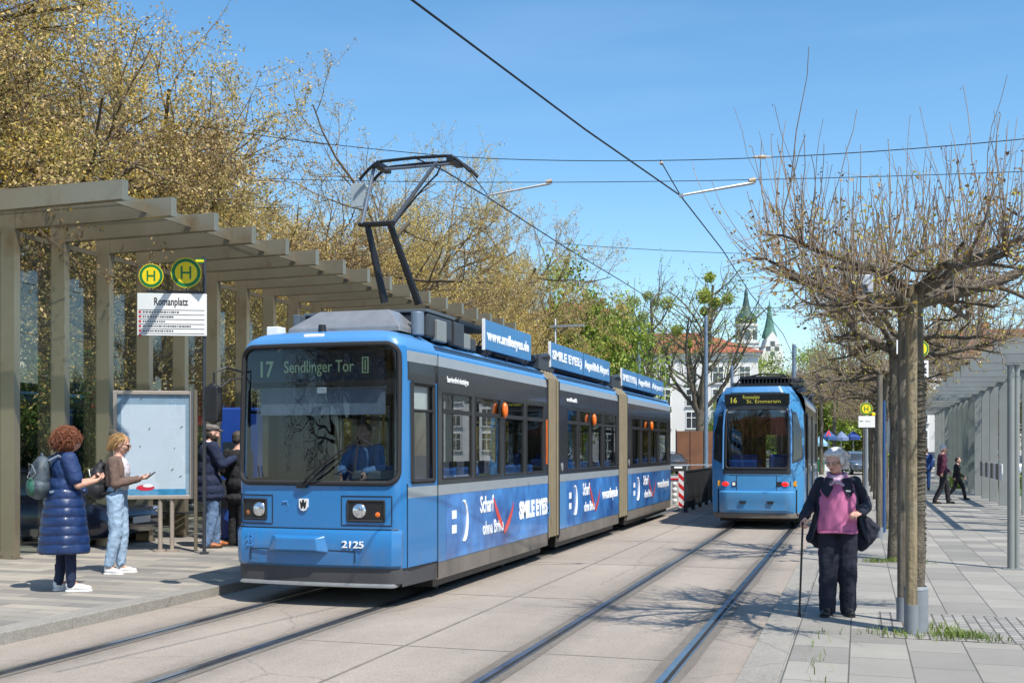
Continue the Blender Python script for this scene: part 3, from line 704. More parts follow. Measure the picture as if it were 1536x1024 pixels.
def module(root, y0, y1, wins, hw=EXHW, adv=None, ends=(True, True), trafs=True):
    """one car body between y0 and y1; wins = list of (ya, yb)"""
    for sg in (1, -1):
        X = sg * hw
        q = MB(); q.b2((X - sg * .05, y0, .42), (X, y1, 1.20)); pn = q.build('side_panel', PB if not adv else ADB, root)
        q = MB(); q.b2((X - sg * .05, y0, 1.20), (X + sg * .003, y1, 1.32)); q.build('grey_band', PGR, root)
        # skirt in short hinged flaps
        q = MB(); y = y0
        while y < y1 - .05:
            e = min(y + .98, y1); q.b2((X - sg * .06, y + .004, .22), (X - sg * .004, e - .004, .42), SKIRTD); y = e
        q.build('skirt', None, root)
        # window band
        q = MB(); zb, zm, zt = 1.32, 2.50, 2.50
        ys = [y0] + [c for w in wins for c in w] + [y1]
        for i in range(0, len(ys), 2):
            if ys[i + 1] - ys[i] > .001: q.b2((X - sg * .05, ys[i], 1.32), (X - sg * .002, ys[i + 1], 2.47))
        for a, b in wins:
            q.b2((X - sg * .05, a, 1.32), (X - sg * .002, b, 1.375)); q.b2((X - sg * .05, a, 2.42), (X - sg * .002, b, 2.47))
        q.build('window_wall', PBK, root)
        for a, b in wins:
            f = MB()
            for c, d in (((a, 1.375), (a + .022, 2.42)), ((b - .022, 1.375), (b, 2.42)), ((a + .022, 1.375), (b - .022, 1.40)), ((a + .022, 2.395), (b - .022, 2.42)), ((a + .022, 2.16), (b - .022, 2.215))):
                f.b2((X - sg * .03, c[0], c[1]), (X + sg * .006, d[0], d[1]))
            w = f.build('window', RUB, root, bevel=.004)
            p = MB(); p.b2((X - sg * .016, a + .02, 1.39), (X - sg * .012, b - .02, 2.41)); p.build('pane', WGL, w)
    prof = [(hw - .002, 2.47), (hw - .012, 2.71), (hw - .03, 2.83), (hw - .045, 2.86), (hw - .09, 2.945), (hw - .22, 3.02), (hw - .5, 3.06), (0, 3.08)]
    ms = [PBK, PGR, PB, PB2, PB2, PB2, GSTEEL]
    full = prof + [(-x, z) for x, z in prof[-2::-1]]; fm = ms + ms[::-1]
    q = MB()
    for i in range(len(full) - 1):
        a, b = full[i], full[i + 1]; q.add([(a[0], y0, a[1]), (a[0], y1, a[1]), (b[0], y1, b[1]), (b[0], y0, b[1])], [(0, 1, 2, 3)], fm[i])
    rf = q.build('roof', None, root, smooth=True, angle=30)
    # dark gutter line
    for sg in (1, -1):
        q = MB(); q.tube([(sg * (hw - .06), y0 + .05, 2.935), (sg * (hw - .06), y1 - .05, 2.935)], .012, n=6); q.build('gutter', BLACK, root)
    q = MB(); q.b2((-hw + .06, y0, .38), (hw - .06, y1, .42), LINO); q.b2((-hw + .1, y0 + .1, .12), (hw - .1, y1 - .1, .37), BLACK); q.build('floor', None, root)
    q = MB(); q.b2((-hw + .06, y0, 2.56), (hw - .06, y1, 2.60)); q.build('ceiling', CEIL, root)
    for yy, e in ((y0, ends[0]), (y1, ends[1])):
        if not e: continue
        q = MB(); s = .02 if yy == y0 else -.02
        q.b2((-hw + .05, yy, .42), (-.42, yy + s, 2.6)); q.b2((.42, yy, .42), (hw - .05, yy + s, 2.6)); q.b2((-hw + .1, yy, 2.6), (hw - .1, yy + s, 2.93)); q.b2((-.42, yy, 2.2), (.42, yy + s, 2.6)); q.build('end_wall', PBK, root)
    # seats and poles
    y = y0 + .6
    while y < y1 - .5:
        for sg in (-1, 1):
            q = MB(); x = sg * (hw - .33)
            q.b2((x - .2, y, .72), (x + .2, y + .38, .82)); q.b2((x - .2, y + .34, .82), (x + .2, y + .42, 1.50)); q.b2((x - .05, y + .1, .42), (x + .05, y + .3, .72)); q.build('seat', SEATB, root, bevel=.03)
        y += .85
    for i, yy in enumerate(np.linspace(y0 + .35, y1 - .35, 4)):
        q = MB(); q.tube([((-1) ** i * .38, yy, .42), ((-1) ** i * .38, yy, 2.56)], .018, n=8); q.build('grab_pole', POLEY if i % 2 else GAL, root, smooth=True)
    return rf
def bellows(root, y0, y1, hw=EXHW):
    q = MB(); n = 5
    rings = []; mm = []
    for i in range(2 * n + 1):
        y = y0 + (y1 - y0) * i / (2 * n); d = .01 if i % 2 == 0 else .11; mm.append(TANSH if i % 2 else TANW)
        w = hw - d; zt = 2.97 - d; zb = .30 + d; c = .12
        rings.append([(w, y, zb), (w, y, zt - c), (w - c, y, zt), (-w + c, y, zt), (-w, y, zt - c), (-w, y, zb)])
    q.loft(rings, None, close=False, caps=False, mats=mm)
    b = q.build('bellows', None, root)
    for sg in (-1, 1):
        for i in range(4):
            y = y0 + (y1 - y0) * (i + .5) / 4; q = MB(); q.tube([(sg * (hw - .035), y, .34), (sg * (hw - .035), y, 2.86), (sg * (hw - .16), y, 2.97)], (y1 - y0) / 8 * .52, n=8); q.build('pleat', TANW, b, smooth=True)
    for i in (0, 2 * n): 
        q = MB(); q.tube([rings[i][k] for k in range(6)], .02, BLACK, n=6); q.build('bellows_rim', None, root)
    q = MB(); q.b2((-.5, y0 - .15, 2.98), (.5, y1 + .15, 3.12)); q.b2((hw - .45, y0 - .12, 3.0), (hw - .12, y1 + .1, 3.22)); q.tube([(hw - .2, y0 - .2, 3.16), (hw - .12, (y0 + y1) / 2, 3.24), (hw - .2, y1 + .2, 3.16)], .05); q.build('roof_coupling', DGREY, root)
RD = mat('chili red', (.72, .06, .04), .3, coat=.5)
def advert_side(root, y0, y1, X, kind=0):
    """lettering on the side; fractions of the panel length measured on the front section"""
    A = 664.; B = 822.
    ya, yb_ = onX(A, TX + 1.07), onX(B, TX + 1.07)
    def m(px, py=None):
        Yw = onX(px, TX + 1.07); y = y0 + (Yw - ya) / (yb_ - ya) * (y1 - y0)
        if py is None: return y
        u = (px - 768) / FPX; d = Yw / (cs + u * sn); return y, zat(py, d)
    q = MB()
    for p0, p1 in ((765, 779), (787, 801)):
        a, zb = m(673, p1); b, zt_ = m(680, p0); q.b2((X, a, zb), (X + .0035, b, zt_))
    a, z0 = m(690, 812); b, z1 = m(696, 750); c = m(687, 780)[0]
    q.tube([(X + .002, a + (b - a) * math.cos(t), (z0 + z1) / 2 + (z1 - z0) / 2 * math.sin(t)) for t in np.linspace(-1.5, 1.5, 14)], [.008] + [.024] * 12 + [.008], n=6); q.build('smile_mark', WTX, root)
    a, z = m(717, 769); text('Scharf', .30, 'lettering', WTX, root, (X + .003, a, z), right=(0, 1, 0), bold=.006, fit=m(738) - a)
    a, z = m(721, 802); text('ohne Brille', .24, 'lettering', WTX, root, (X + .003, a, z), right=(0, 1, 0), bold=.006, fit=m(753) - a)
    for P0, P1, P2 in (((737, 743), (743, 770), (752, 790)), ((769, 752), (766, 775), (754, 798))):
        a, b, c = [Vector((0, *m(*p))) for p in (P0, P1, P2)]; q = MB()
        pts = [a * (1 - t) ** 2 + b * 2 * t * (1 - t) + c * t * t for t in np.linspace(0, 1, 12)]
        q.tube([(X + .006, p.y, p.z) for p in pts], [.006 + .085 * (t ** .8) * (1.02 - t) ** .35 for t in np.linspace(0, 1, 12)], n=8); o = q.build('chili', RD, root, smooth=True)
        for v in o.data.vertices: v.co.x = X + .004 + (v.co.x - X - .006) * .04
    if kind == 0:
        a, z = m(778, 777); text('SMILE EYES', .32, 'lettering', WTX, root, (X + .003, a, z), right=(0, 1, 0), bold=.020, fit=m(821) - a)
        a, z = m(824, 770); text(':)', .26, 'lettering', PB2, root, (X + .003, a - .1, z), right=(0, 1, 0), bold=.01)
    else:
        a, z = m(776, 772); text('www.smileeyes.de', .25, 'lettering', WTX, root, (X + .003, a, z), right=(0, 1, 0), bold=.012, fit=m(819) - a)
def roof_board(root, y0, y1, z0, h, strings, hw=EXHW):
    X = hw - .1; 
    q = MB(); q.b2((X - .03, y0, z0), (X, y1, z0 + h)); BB = mat('roof board blue', (.045, .20, .42), .4, 0, .12, 1.5); b = q.build('advert_board', BB, root, bevel=.004)
    q = MB(); q.b2((X - .035, y0 - .02, z0 - .01), (X + .004, y0, z0 + h + .01)); q.build('board_edge', WHITE, root)
    n = len(strings); w = (y1 - y0) / n
    for i, s in enumerate(strings):
        text(s, h * .5, 'lettering', WTX, b, (X + .002, y0 + w * i + .10, z0 + h * .34), right=(0, 1, 0), bold=.008, fit=w - .22)
        if i: q = MB(); q.b2((X, y0 + w * i - .006, z0), (X + .004, y0 + w * i + .006, z0 + h)); q.build('board_joint', DGREY, b)
    for yy in np.linspace(y0 + .2, y1 - .2, 3): q = MB(); q.tube([(X - .03, yy, z0 + h * .6), (X - .3, yy, 3.0)], .012); q.tube([(X - .02, yy, z0), (X - .06, yy, 2.98)], .012); q.build('board_strut', DGREY, root)

# ---- tram 1
TX, TY = -5.765, 11.08
t1 = thing('tram', 'long blue three-section tram with raised pantograph showing 17 Sendlinger Tor, number 2125', 'tram', (TX, TY, 0))
def plan_arc(Wn, r, bul, dep, n=8):
    a = [(0, 0)] + [((Wn - r) * i / 6, bul * (i / 6) ** 2) for i in range(1, 7)]
    for i in range(1, n + 1):
        th = math.pi / 2 * i / n; a.append((Wn - r + r * math.sin(th), bul + dep * (1 - math.cos(th))))
    return a
plan1 = plan_arc(1.025, .16, .05, .15)
def m1(x, y, z, front):
    if front: return PB if z < 2.88 else PB2
    if z < .44: return SKIRT
    if 1.20 < z < 1.32: return PGR
    if 2.50 < z < 2.71: return PBK
    if 2.71 < z < 2.83: return PGR
    if z > 2.86: return PB2
    return PB
cfg1 = dict(plan=plan1, W=1.07, Wn=1.025, L=1.0, off=[(0, 0), (1.3, 0), (2.90, .05), (2.98, .08), (3.03, .14), (3.07, .26), (3.10, .5), (3.11, .96)],
    inset=[(0, 0), (1.0, 0), (2.6, .01), (2.83, .02), (2.90, .035), (2.975, .08), (3.05, .22), (3.09, .5), (3.11, 1.06)],
    zs=[.44 + .03 * i for i in range(14)] + [.862, .87, .90, .96, 1.02, 1.08, 1.14, 1.20, 1.26, 1.32] + [1.35 + .03 * i for i in range(38)] + [2.50, 2.53, 2.56, 2.59, 2.62, 2.65, 2.68, 2.71, 2.74, 2.77, 2.80, 2.83, 2.86, 2.88, 2.90, 2.92, 2.945, 2.97, 2.99, 3.01, 3.03, 3.05, 3.07, 3.08, 3.09, 3.10, 3.11],
    screen=(-.975, .975, 1.365, 2.895, .13), side_windows=[(.32, .90, 1.38, 2.48)], matf=m1, gr=.03, blind=True)
fn1, yf1, half1 = nose(t1, cfg1)
F = lambda x, z, e=0: (x, yf1(x, z) - e, z)
# bumper block, skirt, lip
def block(root, yf, x0, x1, rings, m, name, n=24, bevel=0, mats=None, close_back=.12):
    """rings = (z, push-out, x-inset)"""
    rr = []
    for z, e, ins in rings:
        a, b = x0 + ins, x1 - ins
        fr = [(a + (b - a) * i / n, yf(a + (b - a) * i / n, 1) - e, z) for i in range(n + 1)]
        bk = [(b, max(yf(b, 1), close_back) + .0 + close_back, z), (a, max(yf(a, 1), close_back) + close_back, z)]
        rr.append(fr + bk)
    q = MB(); q.loft(rr, m); return q.build(name, None, root, smooth=True, angle=28)
block(t1, yf1, -1.01, 1.01, [(.44, .015, .03), (.47, .05, .01), (.62, .065, 0), (.80, .06, 0), (.845, .035, .005), (.858, .005, .01)], PB, 'bumper')
q = MB(); q.b2((-.97, .015, .855), (.97, .4, .868)); 
block(t1, yf1, -1.005, 1.005, [(.25, -.03, .05), (.27, .0, .02), (.36, .012, .01), (.445, .012, .01)], SKIRT, 'front_skirt')
for sg in (-1, 1):
    q = MB(); n = 8; rr_ = [(sg * (1.0 + .065 * i / n - .02), .16 + .84 * i / n) for i in range(n + 1)]
    for z0, z1, of, m_ in ((.23, .44, .012, SKIRT),):
        for i in range(n):
            a, b = rr_[i], rr_[i + 1]; q.add([(a[0], a[1], z0), (b[0], b[1], z0), (b[0] + sg * of, b[1], z1), (a[0] + sg * of, a[1], z1), (a[0] - sg * .08, a[1], z0), (b[0] - sg * .08, b[1], z0)], [(0, 1, 2, 3), (0, 1, 5, 4)], m_)
    q.build('side_skirt', None, t1)
    q = MB(); q.tube([(sg * (1.074), 1.0, .24), (sg * 1.074, 1.0, 2.85)], .005, BLACK, n=5); q.tube([(sg * 1.028, .20, .44), (sg * 1.028, .20, 1.36)], .005, BLACK, n=5); q.build('panel_gap', None, t1)
block(t1, yf1, -.98, .98, [(.225, .02, .06), (.235, .045, .03), (.255, .045, .03), (.27, .02, .05)], GAL, 'front_lip')
q = MB(); q.tube([F(x, .862, .008) for x in np.linspace(-.97, .97, 30)], .007, n=6); q.build('panel_gap', BLACK, t1)
# coupling cover: bulge + flap
cx = -.17
q = MB(); a = [(-.33, .79), (.33, .79), (.40, .60), (-.40, .60)]; b = [(-.24, .765), (.24, .765), (.26, .625), (-.26, .625)]
yb, yo = -.045, -.135
vs = [(cx + x, yb, z) for x, z in a] + [(cx + x, yo, z) for x, z in b] + [(cx + x, .05, z) for x, z in a]
q.add(vs, [(4, 5, 6, 7), (0, 1, 5, 4), (1, 2, 6, 5), (2, 3, 7, 6), (3, 0, 4, 7), (0, 8, 9, 1), (1, 9, 10, 2), (2, 10, 11, 3), (3, 11, 8, 0), (8, 11, 10, 9)]); q.build('coupling_cover', PB, t1, bevel=.012)
q = MB(); q.tube([(cx - .62, yf1(cx - .62, 1) - .066, .50), (cx - .62, yf1(cx - .62, 1) - .071, .625), (cx - .4, yf1(.4, 1) - .07, .63), (cx + .4, -.06, .63), (cx + .68, yf1(cx + .68, 1) - .068, .625), (cx + .68, yf1(cx + .68, 1) - .064, .50)], .006, n=6); q.build('flap_gap', BLACK, t1)
text('2125', .105, 'fleet_number', WTX, t1, (.36, yf1(.35, 1) - .070, .665), bold=.001, ext=.008, fit=.26)
GHO = mat('faded lettering', (.05, .24, .58), .4)
text('25', .10, 'faded_number', GHO, t1, (-.84, yf1(-.72, 1) - .068, .66), bold=.002); text('25', .10, 'faded_number', GHO, t1, (-.84, yf1(-.72, 1) - .068, .735), bold=.002)
# headlights
def headlight(x0, x1, lampx, turn, z0=.955, z1=1.175):
    q = MB(); n = 8
    xs = np.linspace(x0, x1, n)
    for i in range(n - 1):
        q.add([F(xs[i], z0, .004), F(xs[i + 1], z0, .004), F(xs[i + 1], z1, .004), F(xs[i], z1, .004)], [(0, 1, 2, 3)])
    h = q.build('headlight', BLACK, t1)
    rim = [(x0, z0), (x1, z0), (x1, z1), (x0, z1)]; dn = []
    for i in range(4):
        A, B = rim[i], rim[(i + 1) % 4]
        for j in range(6): dn.append((A[0] + (B[0] - A[0]) * j / 6, A[1] + (B[1] - A[1]) * j / 6))
    q = MB(); q.tube([F(x, z, .006) for x, z in dn], .014, n=6, closed=True); q.build('rim', RUB, h, smooth=True)
    q = MB(); c = Vector(F(lampx, (z0 + z1) / 2, .0)); zc = c.z
    q.ell(c + Vector((0, .0, 0)), (.085, .03, .085), CHR, 20, 10); q.build('reflector', None, h, smooth=True)
    q = MB(); q.ell(c + Vector((0, -.006, 0)), (.06, .033, .06)); q.build('lens', glassmat('lamp lens', (.95, .97, 1), .15, .08) if 'lamp lens' not in MATS else MATS['lamp lens'], h, smooth=True)
    q = MB(); c2 = Vector(F(turn, z0 + .07, -.006)); q.ell(c2, (.036, .016, .036)); q.build('indicator', ORG if lampx > 0 else mat('amber dull', (.30, .10, .03), .3), h, smooth=True)
    q = MB(); g = .055; dn2 = []
    rim = [(x0 - g - .02, z0 - .05), (x1 + g + .03, z0 - .05), (x1 + g + .03, z1 + .05), (x0 - g - .02, z1 + .05)]
    for i in range(4):
        A, B = rim[i], rim[(i + 1) % 4]
        for j in range(8): dn2.append((max(-.97, min(.97, A[0] + (B[0] - A[0]) * j / 8)), A[1] + (B[1] - A[1]) * j / 8))
    q.tube([F(x, z, .002) for x, z in dn2], .006, n=5, closed=True); q.build('panel_gap', BLACK, h)
headlight(-.92, -.62, -.71, -.86); headlight(.40, .82, .53, .74)
# emblem: small white shield with a dark figure
ex = -.13
q = MB(); q.prism([(ex - .055, 1.19), (ex + .055, 1.19), (ex + .055, 1.10), (ex + .03, 1.065), (ex, 1.055), (ex - .03, 1.065), (ex - .055, 1.10)][::-1], 'y', -.02, .01); em = q.build('emblem', WHITE, t1)
q = MB(); q.prism([(ex - .04, 1.17), (ex - .012, 1.145), (ex - .012, 1.18), (ex + .012, 1.18), (ex + .012, 1.145), (ex + .04, 1.17), (ex + .03, 1.09), (ex + .012, 1.08), (ex, 1.12), (ex - .012, 1.08), (ex - .03, 1.09)][::-1], 'y', -.024, -.0205); q.build('emblem_figure', BLACK, em)
q = MB(); q.tube([F(-.40, 1.15, .004), F(-.34, 1.155, .004)], .012); q.tube([F(-.34, 1.14, .004), F(-.33, 1.10, .004), F(-.35, 1.06, .004)], .005); q.build('scratch_mark', PB2, t1)
# wipers
q = MB(); q.tube([F(-.16, 1.33, .04), F(-.05, 1.43, .06), F(.10, 1.56, .06), F(.52, 1.84, .05)], [.018, .014, .010, .008]); q.tube([F(-.12, 1.33, .05), F(.14, 1.50, .07), F(.54, 1.84, .05)], [.014, .010, .007]); q.build('wiper_arm', BLACK, t1, smooth=True)
q = MB(); q.tube([F(.53, 1.85, .035), F(.50, 1.60, .035), F(.49, 1.46, .035)], .009); q.tube([F(.53, 1.87, .03), F(.70, 1.78, .03)], .008); q.build('wiper_blade', BLACK, t1)
q = MB(); q.box(F(-.15, 1.335, .02), (.12, .05, .05)); q.build('wiper_pivot', BLACK, t1, bevel=.008)
q = MB(); q.tube([F(.56, 1.43, .03), F(.38, 1.52, .03), F(.24, 1.46, .03)], .006); q.tube([F(-.72, 1.55, .02), F(-.70, 1.43, .02)], .008); q.build('washer_hose', BLACK, t1)
# destination display behind the glass
q = MB(); q.b2((-.90, .12, 2.50), (.78, .20, 2.84)); dd = q.build('destination_display', mat('display box', (.010, .022, .045), .25), t1)
text('17', .25, 'lettering', LED, dd, (-.78, .117, 2.56), bold=.004, sx=.8)
text('Sendlinger Tor', .19, 'lettering', LED, dd, (-.45, .117, 2.60), bold=.001, sx=.76)
q = MB()
for a, b in (((.52, 2.58), (.535, 2.76)), ((.585, 2.58), (.60, 2.76)), ((.52, 2.745), (.60, 2.76)), ((.52, 2.58), (.60, 2.595)), ((.553, 2.61), (.567, 2.73))): q.b2((a[0], .112, a[1]), (b[0], .118, b[1]))
q.build('display_symbol', LED, dd)
# interior of the cab
q = MB(); q.b2((-.80, .22, 2.13), (.75, .235, 2.42)); q.build('sun_blind', mat('blind', (.26, .30, .36), .7), t1)
q = MB(); q.tube([(-.82, .21, 2.43), (.77, .21, 2.43)], .012, n=6); q.tube([(-.80, .21, 2.13), (.75, .21, 2.13)], .008, n=6); q.build('blind_rail', GAL, t1)
q = MB(); q.b2((-.02, .09, 2.36), (.08, .14, 2.43)); q.build('camera_box', WHITE, t1, bevel=.006)
q = MB(); q.prism([(-.93, .16), (.93, .16), (.93, .75), (.55, .85), (-.55, .85), (-.93, .75)][::-1], 'z', 1.32, 1.38); q.b2((-.85, .18, .9), (.85, .5, 1.32)); q.build('dashboard', mat('dash', (.07, .09, .10), .5), t1, bevel=.01)
q = MB(); q.prism([(.30, .30), (.85, .30), (.80, .62), (.35, .62)][::-1], 'z', 1.38, 1.50); q.build('control_desk', mat('desk', (.16, .18, .19), .4), t1, bevel=.03)
q = MB(); q.b2((-.99, .95, .42), (-.25, .99, 2.5)); q.b2((.8, .95, .42), (.99, .99, 2.5)); q.build('cab_wall', DINT, t1)
q = MB(); q.b2((-.28, .95, .42), (-.25, .99, 2.5)); q.b2((.76, .9, .42), (.80, .95, 2.5)); q.build('cab_partition', SEATB, t1)
q = MB(); q.b2((.08, .62, .9), (.52, .72, 1.75)); q.build('driver_seat', SEATB, t1, bevel=.04)
q = MB(); q.b2((-1.0, .2, .38), (1.0, 1.0, .43)); q.build('cab_floor', LINO, t1)
q = MB(); q.b2((-.98, .3, 2.58), (.98, 1.0, 2.60)); q.build('cab_ceiling', DINT, t1)
# roof items on the nose
zt = 3.0
q = MB(); q.b2((-.20, .10, 2.92), (.06, .26, 3.03)); q.build('roof_lamp', WHITE, t1, bevel=.02)
q = MB(); q.cyl((-.06, .30, 3.0), .055, .15, r2=.042); q.build('antenna', BLACK, t1, smooth=True)
q = MB(); q.b2((-.86, .45, 3.03), (-.70, .62, 3.17)); q.build('roof_box', WHITE, t1, bevel=.01)
q = MB()   # trapezoid fairing
A = [(-.50, 0), (.86, 0), (.86, 1), (-.50, 1)]
fx0, fx1 = -.56, .84
fy0 = .42
vs = [(fx0, fy0, 3.07), (fx1, fy0, 3.07), (fx1, fy0 + .62, 3.07), (fx0, fy0 + .62, 3.07), (fx0, fy0, 3.13), (fx1, fy0, 3.13), (fx1, fy0 + .62, 3.13), (fx0, fy0 + .62, 3.13), (fx0 + .30, fy0 + .2, 3.34), (fx1 - .22, fy0 + .2, 3.34), (fx1 - .22, fy0 + .5, 3.34), (fx0 + .30, fy0 + .5, 3.34)]
q.add(vs, [(0, 1, 5, 4), (1, 2, 6, 5), (2, 3, 7, 6), (3, 0, 4, 7), (4, 5, 9, 8), (5, 6, 10, 9), (6, 7, 11, 10), (7, 4, 8, 11), (8, 9, 10, 11)]); q.build('roof_fairing', mat('fairing', (.34, .34, .34), .3, .5), t1, bevel=.012)
q = MB(); q.b2((-.70, 1.08, 3.06), (.92, 1.9, 3.345)); q.build('roof_equipment', DGREY, t1, bevel=.03)
q = MB(); q.b2((-.70, 1.06, 3.35), (.92, 2.0, 3.39)); q.b2((-.76, .9, 3.0), (-.68, 1.5, 3.36)); q.build('roof_equipment_lid', mat('equip lid', (.10, .125, .15), .5, .2), t1, bevel=.01)
q = MB(); q.cyl((.90, .80, 3.05), .075, .27); q.build('roof_canister', mat('canister', (.16, .21, .26), .4, .2), t1, smooth=True, bevel=.01)
for i, (xx, yy, w, l, h) in enumerate(((.66, 1.93, .28, .35, .30), (.80, 2.33, .12, .25, .20), (.70, 2.65, .2, .2, .16), (.86, 1.30, .1, .3, .26))):
    q = MB(); q.b2((xx, yy, 3.03), (xx + w, yy + l, 3.03 + h)); q.build('roof_box', DGREY if i % 2 == 0 else GSTEEL, t1, bevel=.015)
# modules
Y = lambda px, X=TX + 1.07: onX(px, X) - TY
M1 = [(Y(664), Y(708)), (Y(713), Y(751)), (Y(757), Y(786)), (Y(790), Y(815))]
ye1 = Y(822); yb1 = Y(839); ye2 = Y(928); yb2 = Y(941); ye3 = Y(1006)
module(t1, 1.0, ye1, M1, ends=(False, True)); bellows(t1, ye1, yb1)
M2 = [(Y(851), Y(866)), (Y(869), Y(885)), (Y(888), Y(903)), (Y(906), Y(925))]
module(t1, yb1, ye2, M2); bellows(t1, ye2, yb2)
M3 = [(Y(948), Y(961)), (Y(963), Y(974)), (Y(976), Y(987)), (Y(989), Y(1001))]
module(t1, yb2, ye3, M3)
# advert panels (vinyl sheet just proud of the side)
for y0, y1, k in ((Y(669), ye1 - .02, 0), (yb1 + .45, ye2 - .02, 1), (yb2 + .45, ye3 - .2, 1)):
    q = MB(); q.b2((EXHW, y0, .43), (EXHW + .0025, y1, 1.195)); q.build('advert_vinyl', ADB, t1)
    advert_side(t1, y0, y1, EXHW + .0028, kind=k)
for yy in (M1[1][1] + .03, M2[2][0] - .04, M3[1][1] + .02):
    q = MB(); q.ell((1.12, yy, 2.27), (.045, .06, .11)); q.build('indicator', ORG, t1, smooth=True)
    q = MB(); q.b2((1.02, yy - .03, 2.18), (1.10, yy + .03, 2.32)); q.build('indicator_base', RUB, t1)
q = MB(); q.b2((1.068, ye1 - .10, 1.50), (1.076, ye1 - .04, 2.2)); q.build('door_edge', ORG, t1)
for yy in (yb1 + .18, yb2 + .18, ):
    q = MB(); q.ell((1.072, yy, 1.44), (.015, .06, .075)); q.build('door_button', GSTEEL, t1, smooth=True)
q = MB(); q.b2((1.07, yb1 + .02, .43), (1.073, yb1 + .43, 1.19)); q.b2((1.07, yb2 + .02, .43), (1.073, yb2 + .43, 1.19)); q.build('door_panel', PB2, t1)
text('barrierefrei einsteigen', .10, 'lettering', WTX, t1, (1.069, Y(671), 2.54), right=(0, 1, 0), bold=.002, sx=.85)
text('umweltfreundlich', .10, 'lettering', WTX, t1, (1.069, yb1 + .5, 2.54), right=(0, 1, 0), bold=.002)
roof_board(t1, Y(738), Y(806), 3.08, .40, ['www.smileeyes.de'])
roof_board(t1, Y(835), Y(922), 3.08, .40, ['SMILE EYES:)', 'Augenklinik Airport'])
roof_board(t1, Y(940), Y(1001), 3.08, .36, ['SMILE EYES:)', 'Augenklinik', 'Airport'])
for a, b in ((3.95, ye1 - .1), (yb1 + .3, ye2 - .3), (yb2 + .3, ye3 - .6)):
    q = MB(); q.b2((-.75, a, 3.06), (.80, b, 3.22)); q.build('roof_equipment', DGREY, t1, bevel=.03)
# tail of the tram
q = MB(); q.b2((-.98, ye3, .3), (.98, ye3 + .5, 1.3), PB); q.b2((-.98, ye3, 1.3), (.98, ye3 + .42, 2.8), PBK); q.b2((-.95, ye3, 2.8), (.95, ye3 + .4, 3.02), PB2); q.build('tail', None, t1, bevel=.08)
# bogies / wheels
for yy in (1.9, 4.6, yb1 + 1.2, yb1 + 3.2, yb2 + 1.5, yb2 + 4.0):
    for sg in (-1, 1):
        q = MB(); q.cyl((sg * .66 - .05, yy, .27), .26, .1, ax='x', n=20); q.build('wheel', DGREY, t1, smooth=True)
# mirror
mx = -1.02
q = MB(); q.tube([(-.96, .12, 2.62), (-1.06, -.10, 2.66), (-1.15, -.20, 2.6), (-1.15, -.20, 2.3)], .014); q.tube([(-.96, .12, 2.56), (-1.05, -.05, 2.52), (-1.13, -.20, 2.38)], .010); q.build('mirror_arm', BLACK, t1)
q = MB(); q.ell((-1.16, -.20, 2.25), (.12, .07, .24), None, 16, 10); q.b2((-1.245, -.26, 2.05), (-1.07, -.14, 2.44)); o = q.build('mirror', BLACK, t1, remesh=.012, sm=4)
# pantograph
pg = []
def tb(pts, r, m, name, n=8): q = MB(); q.tube(pts, r, m, n=n); return q.build(name, None, t1, smooth=True)
PF = lambda px, py, d: P(px, py, d) - Vector((TX, TY, 0))
PBLK = mat('pantograph black', (.012, .013, .016), .4, .2); PGY = mat('pantograph grey', (.17, .20, .24), .35, .5)
kn0, kn1 = PF(551, 336, 14.9), PF(585, 336, 14.5)
tb([PF(577, 454, 14.9), kn0], [.055, .045], PBLK, 'lower_arm'); tb([PF(628, 456, 14.8), kn1], [.055, .045], PBLK, 'lower_arm')
tb([PF(540, 337, 15.1), PF(590, 335, 14.3)], .035, PBLK, 'knee_joint')
hd0, hd1 = PF(563, 243, 15.2), PF(655, 243, 14.2)
tb([PF(543, 336, 15.0), hd0], [.028, .022], PGY, 'upper_arm'); tb([PF(589, 334, 14.4), hd1], [.032, .024], PGY, 'upper_arm')
tb([PF(592, 335, 14.4), PF(628, 290, 14.3), PF(655, 262, 14.2), PF(661, 250, 14.2)], .012, PBLK, 'control_rod')
for dy, zoff, nm in ((-.16, 0, 0), (.16, .0, 1)):
    pts = []
    for f in np.linspace(-1, 1, 25):
        xx = f * .80; zz = 5.66 - (.22 * max(0, (abs(f) - .62) / .38) ** 1.5) - .02 * abs(f)
        pts.append((xx + .03, 2.95 + dy, zz))
    tb(pts, .022, PBLK, 'contact_strip')
for sx_ in (-.50, .56):
    q = MB(); q.box((sx_, 2.95, 5.60), (.10, .40, .07)); q.tube([(sx_, 2.78, 5.64), (sx_, 3.12, 5.64)], .03); q.build('head_carrier', PBLK, t1, bevel=.01)
tb([(-.52, 2.95, 5.58), (.60, 2.95, 5.58)], .02, PGY, 'head_bar')
q = MB(); q.b2((-.15, 2.6, 3.38), (.75, 3.9, 3.44)); q.build('pantograph_base', PBLK, t1)
q = MB(); c = PF(537, 293, 15.3); q.box(c, (.22, .02, .33)); q.build('end_plate', mat('plate grey', (.33, .38, .40), .5), t1, bevel=.01)
tag(t1, None)

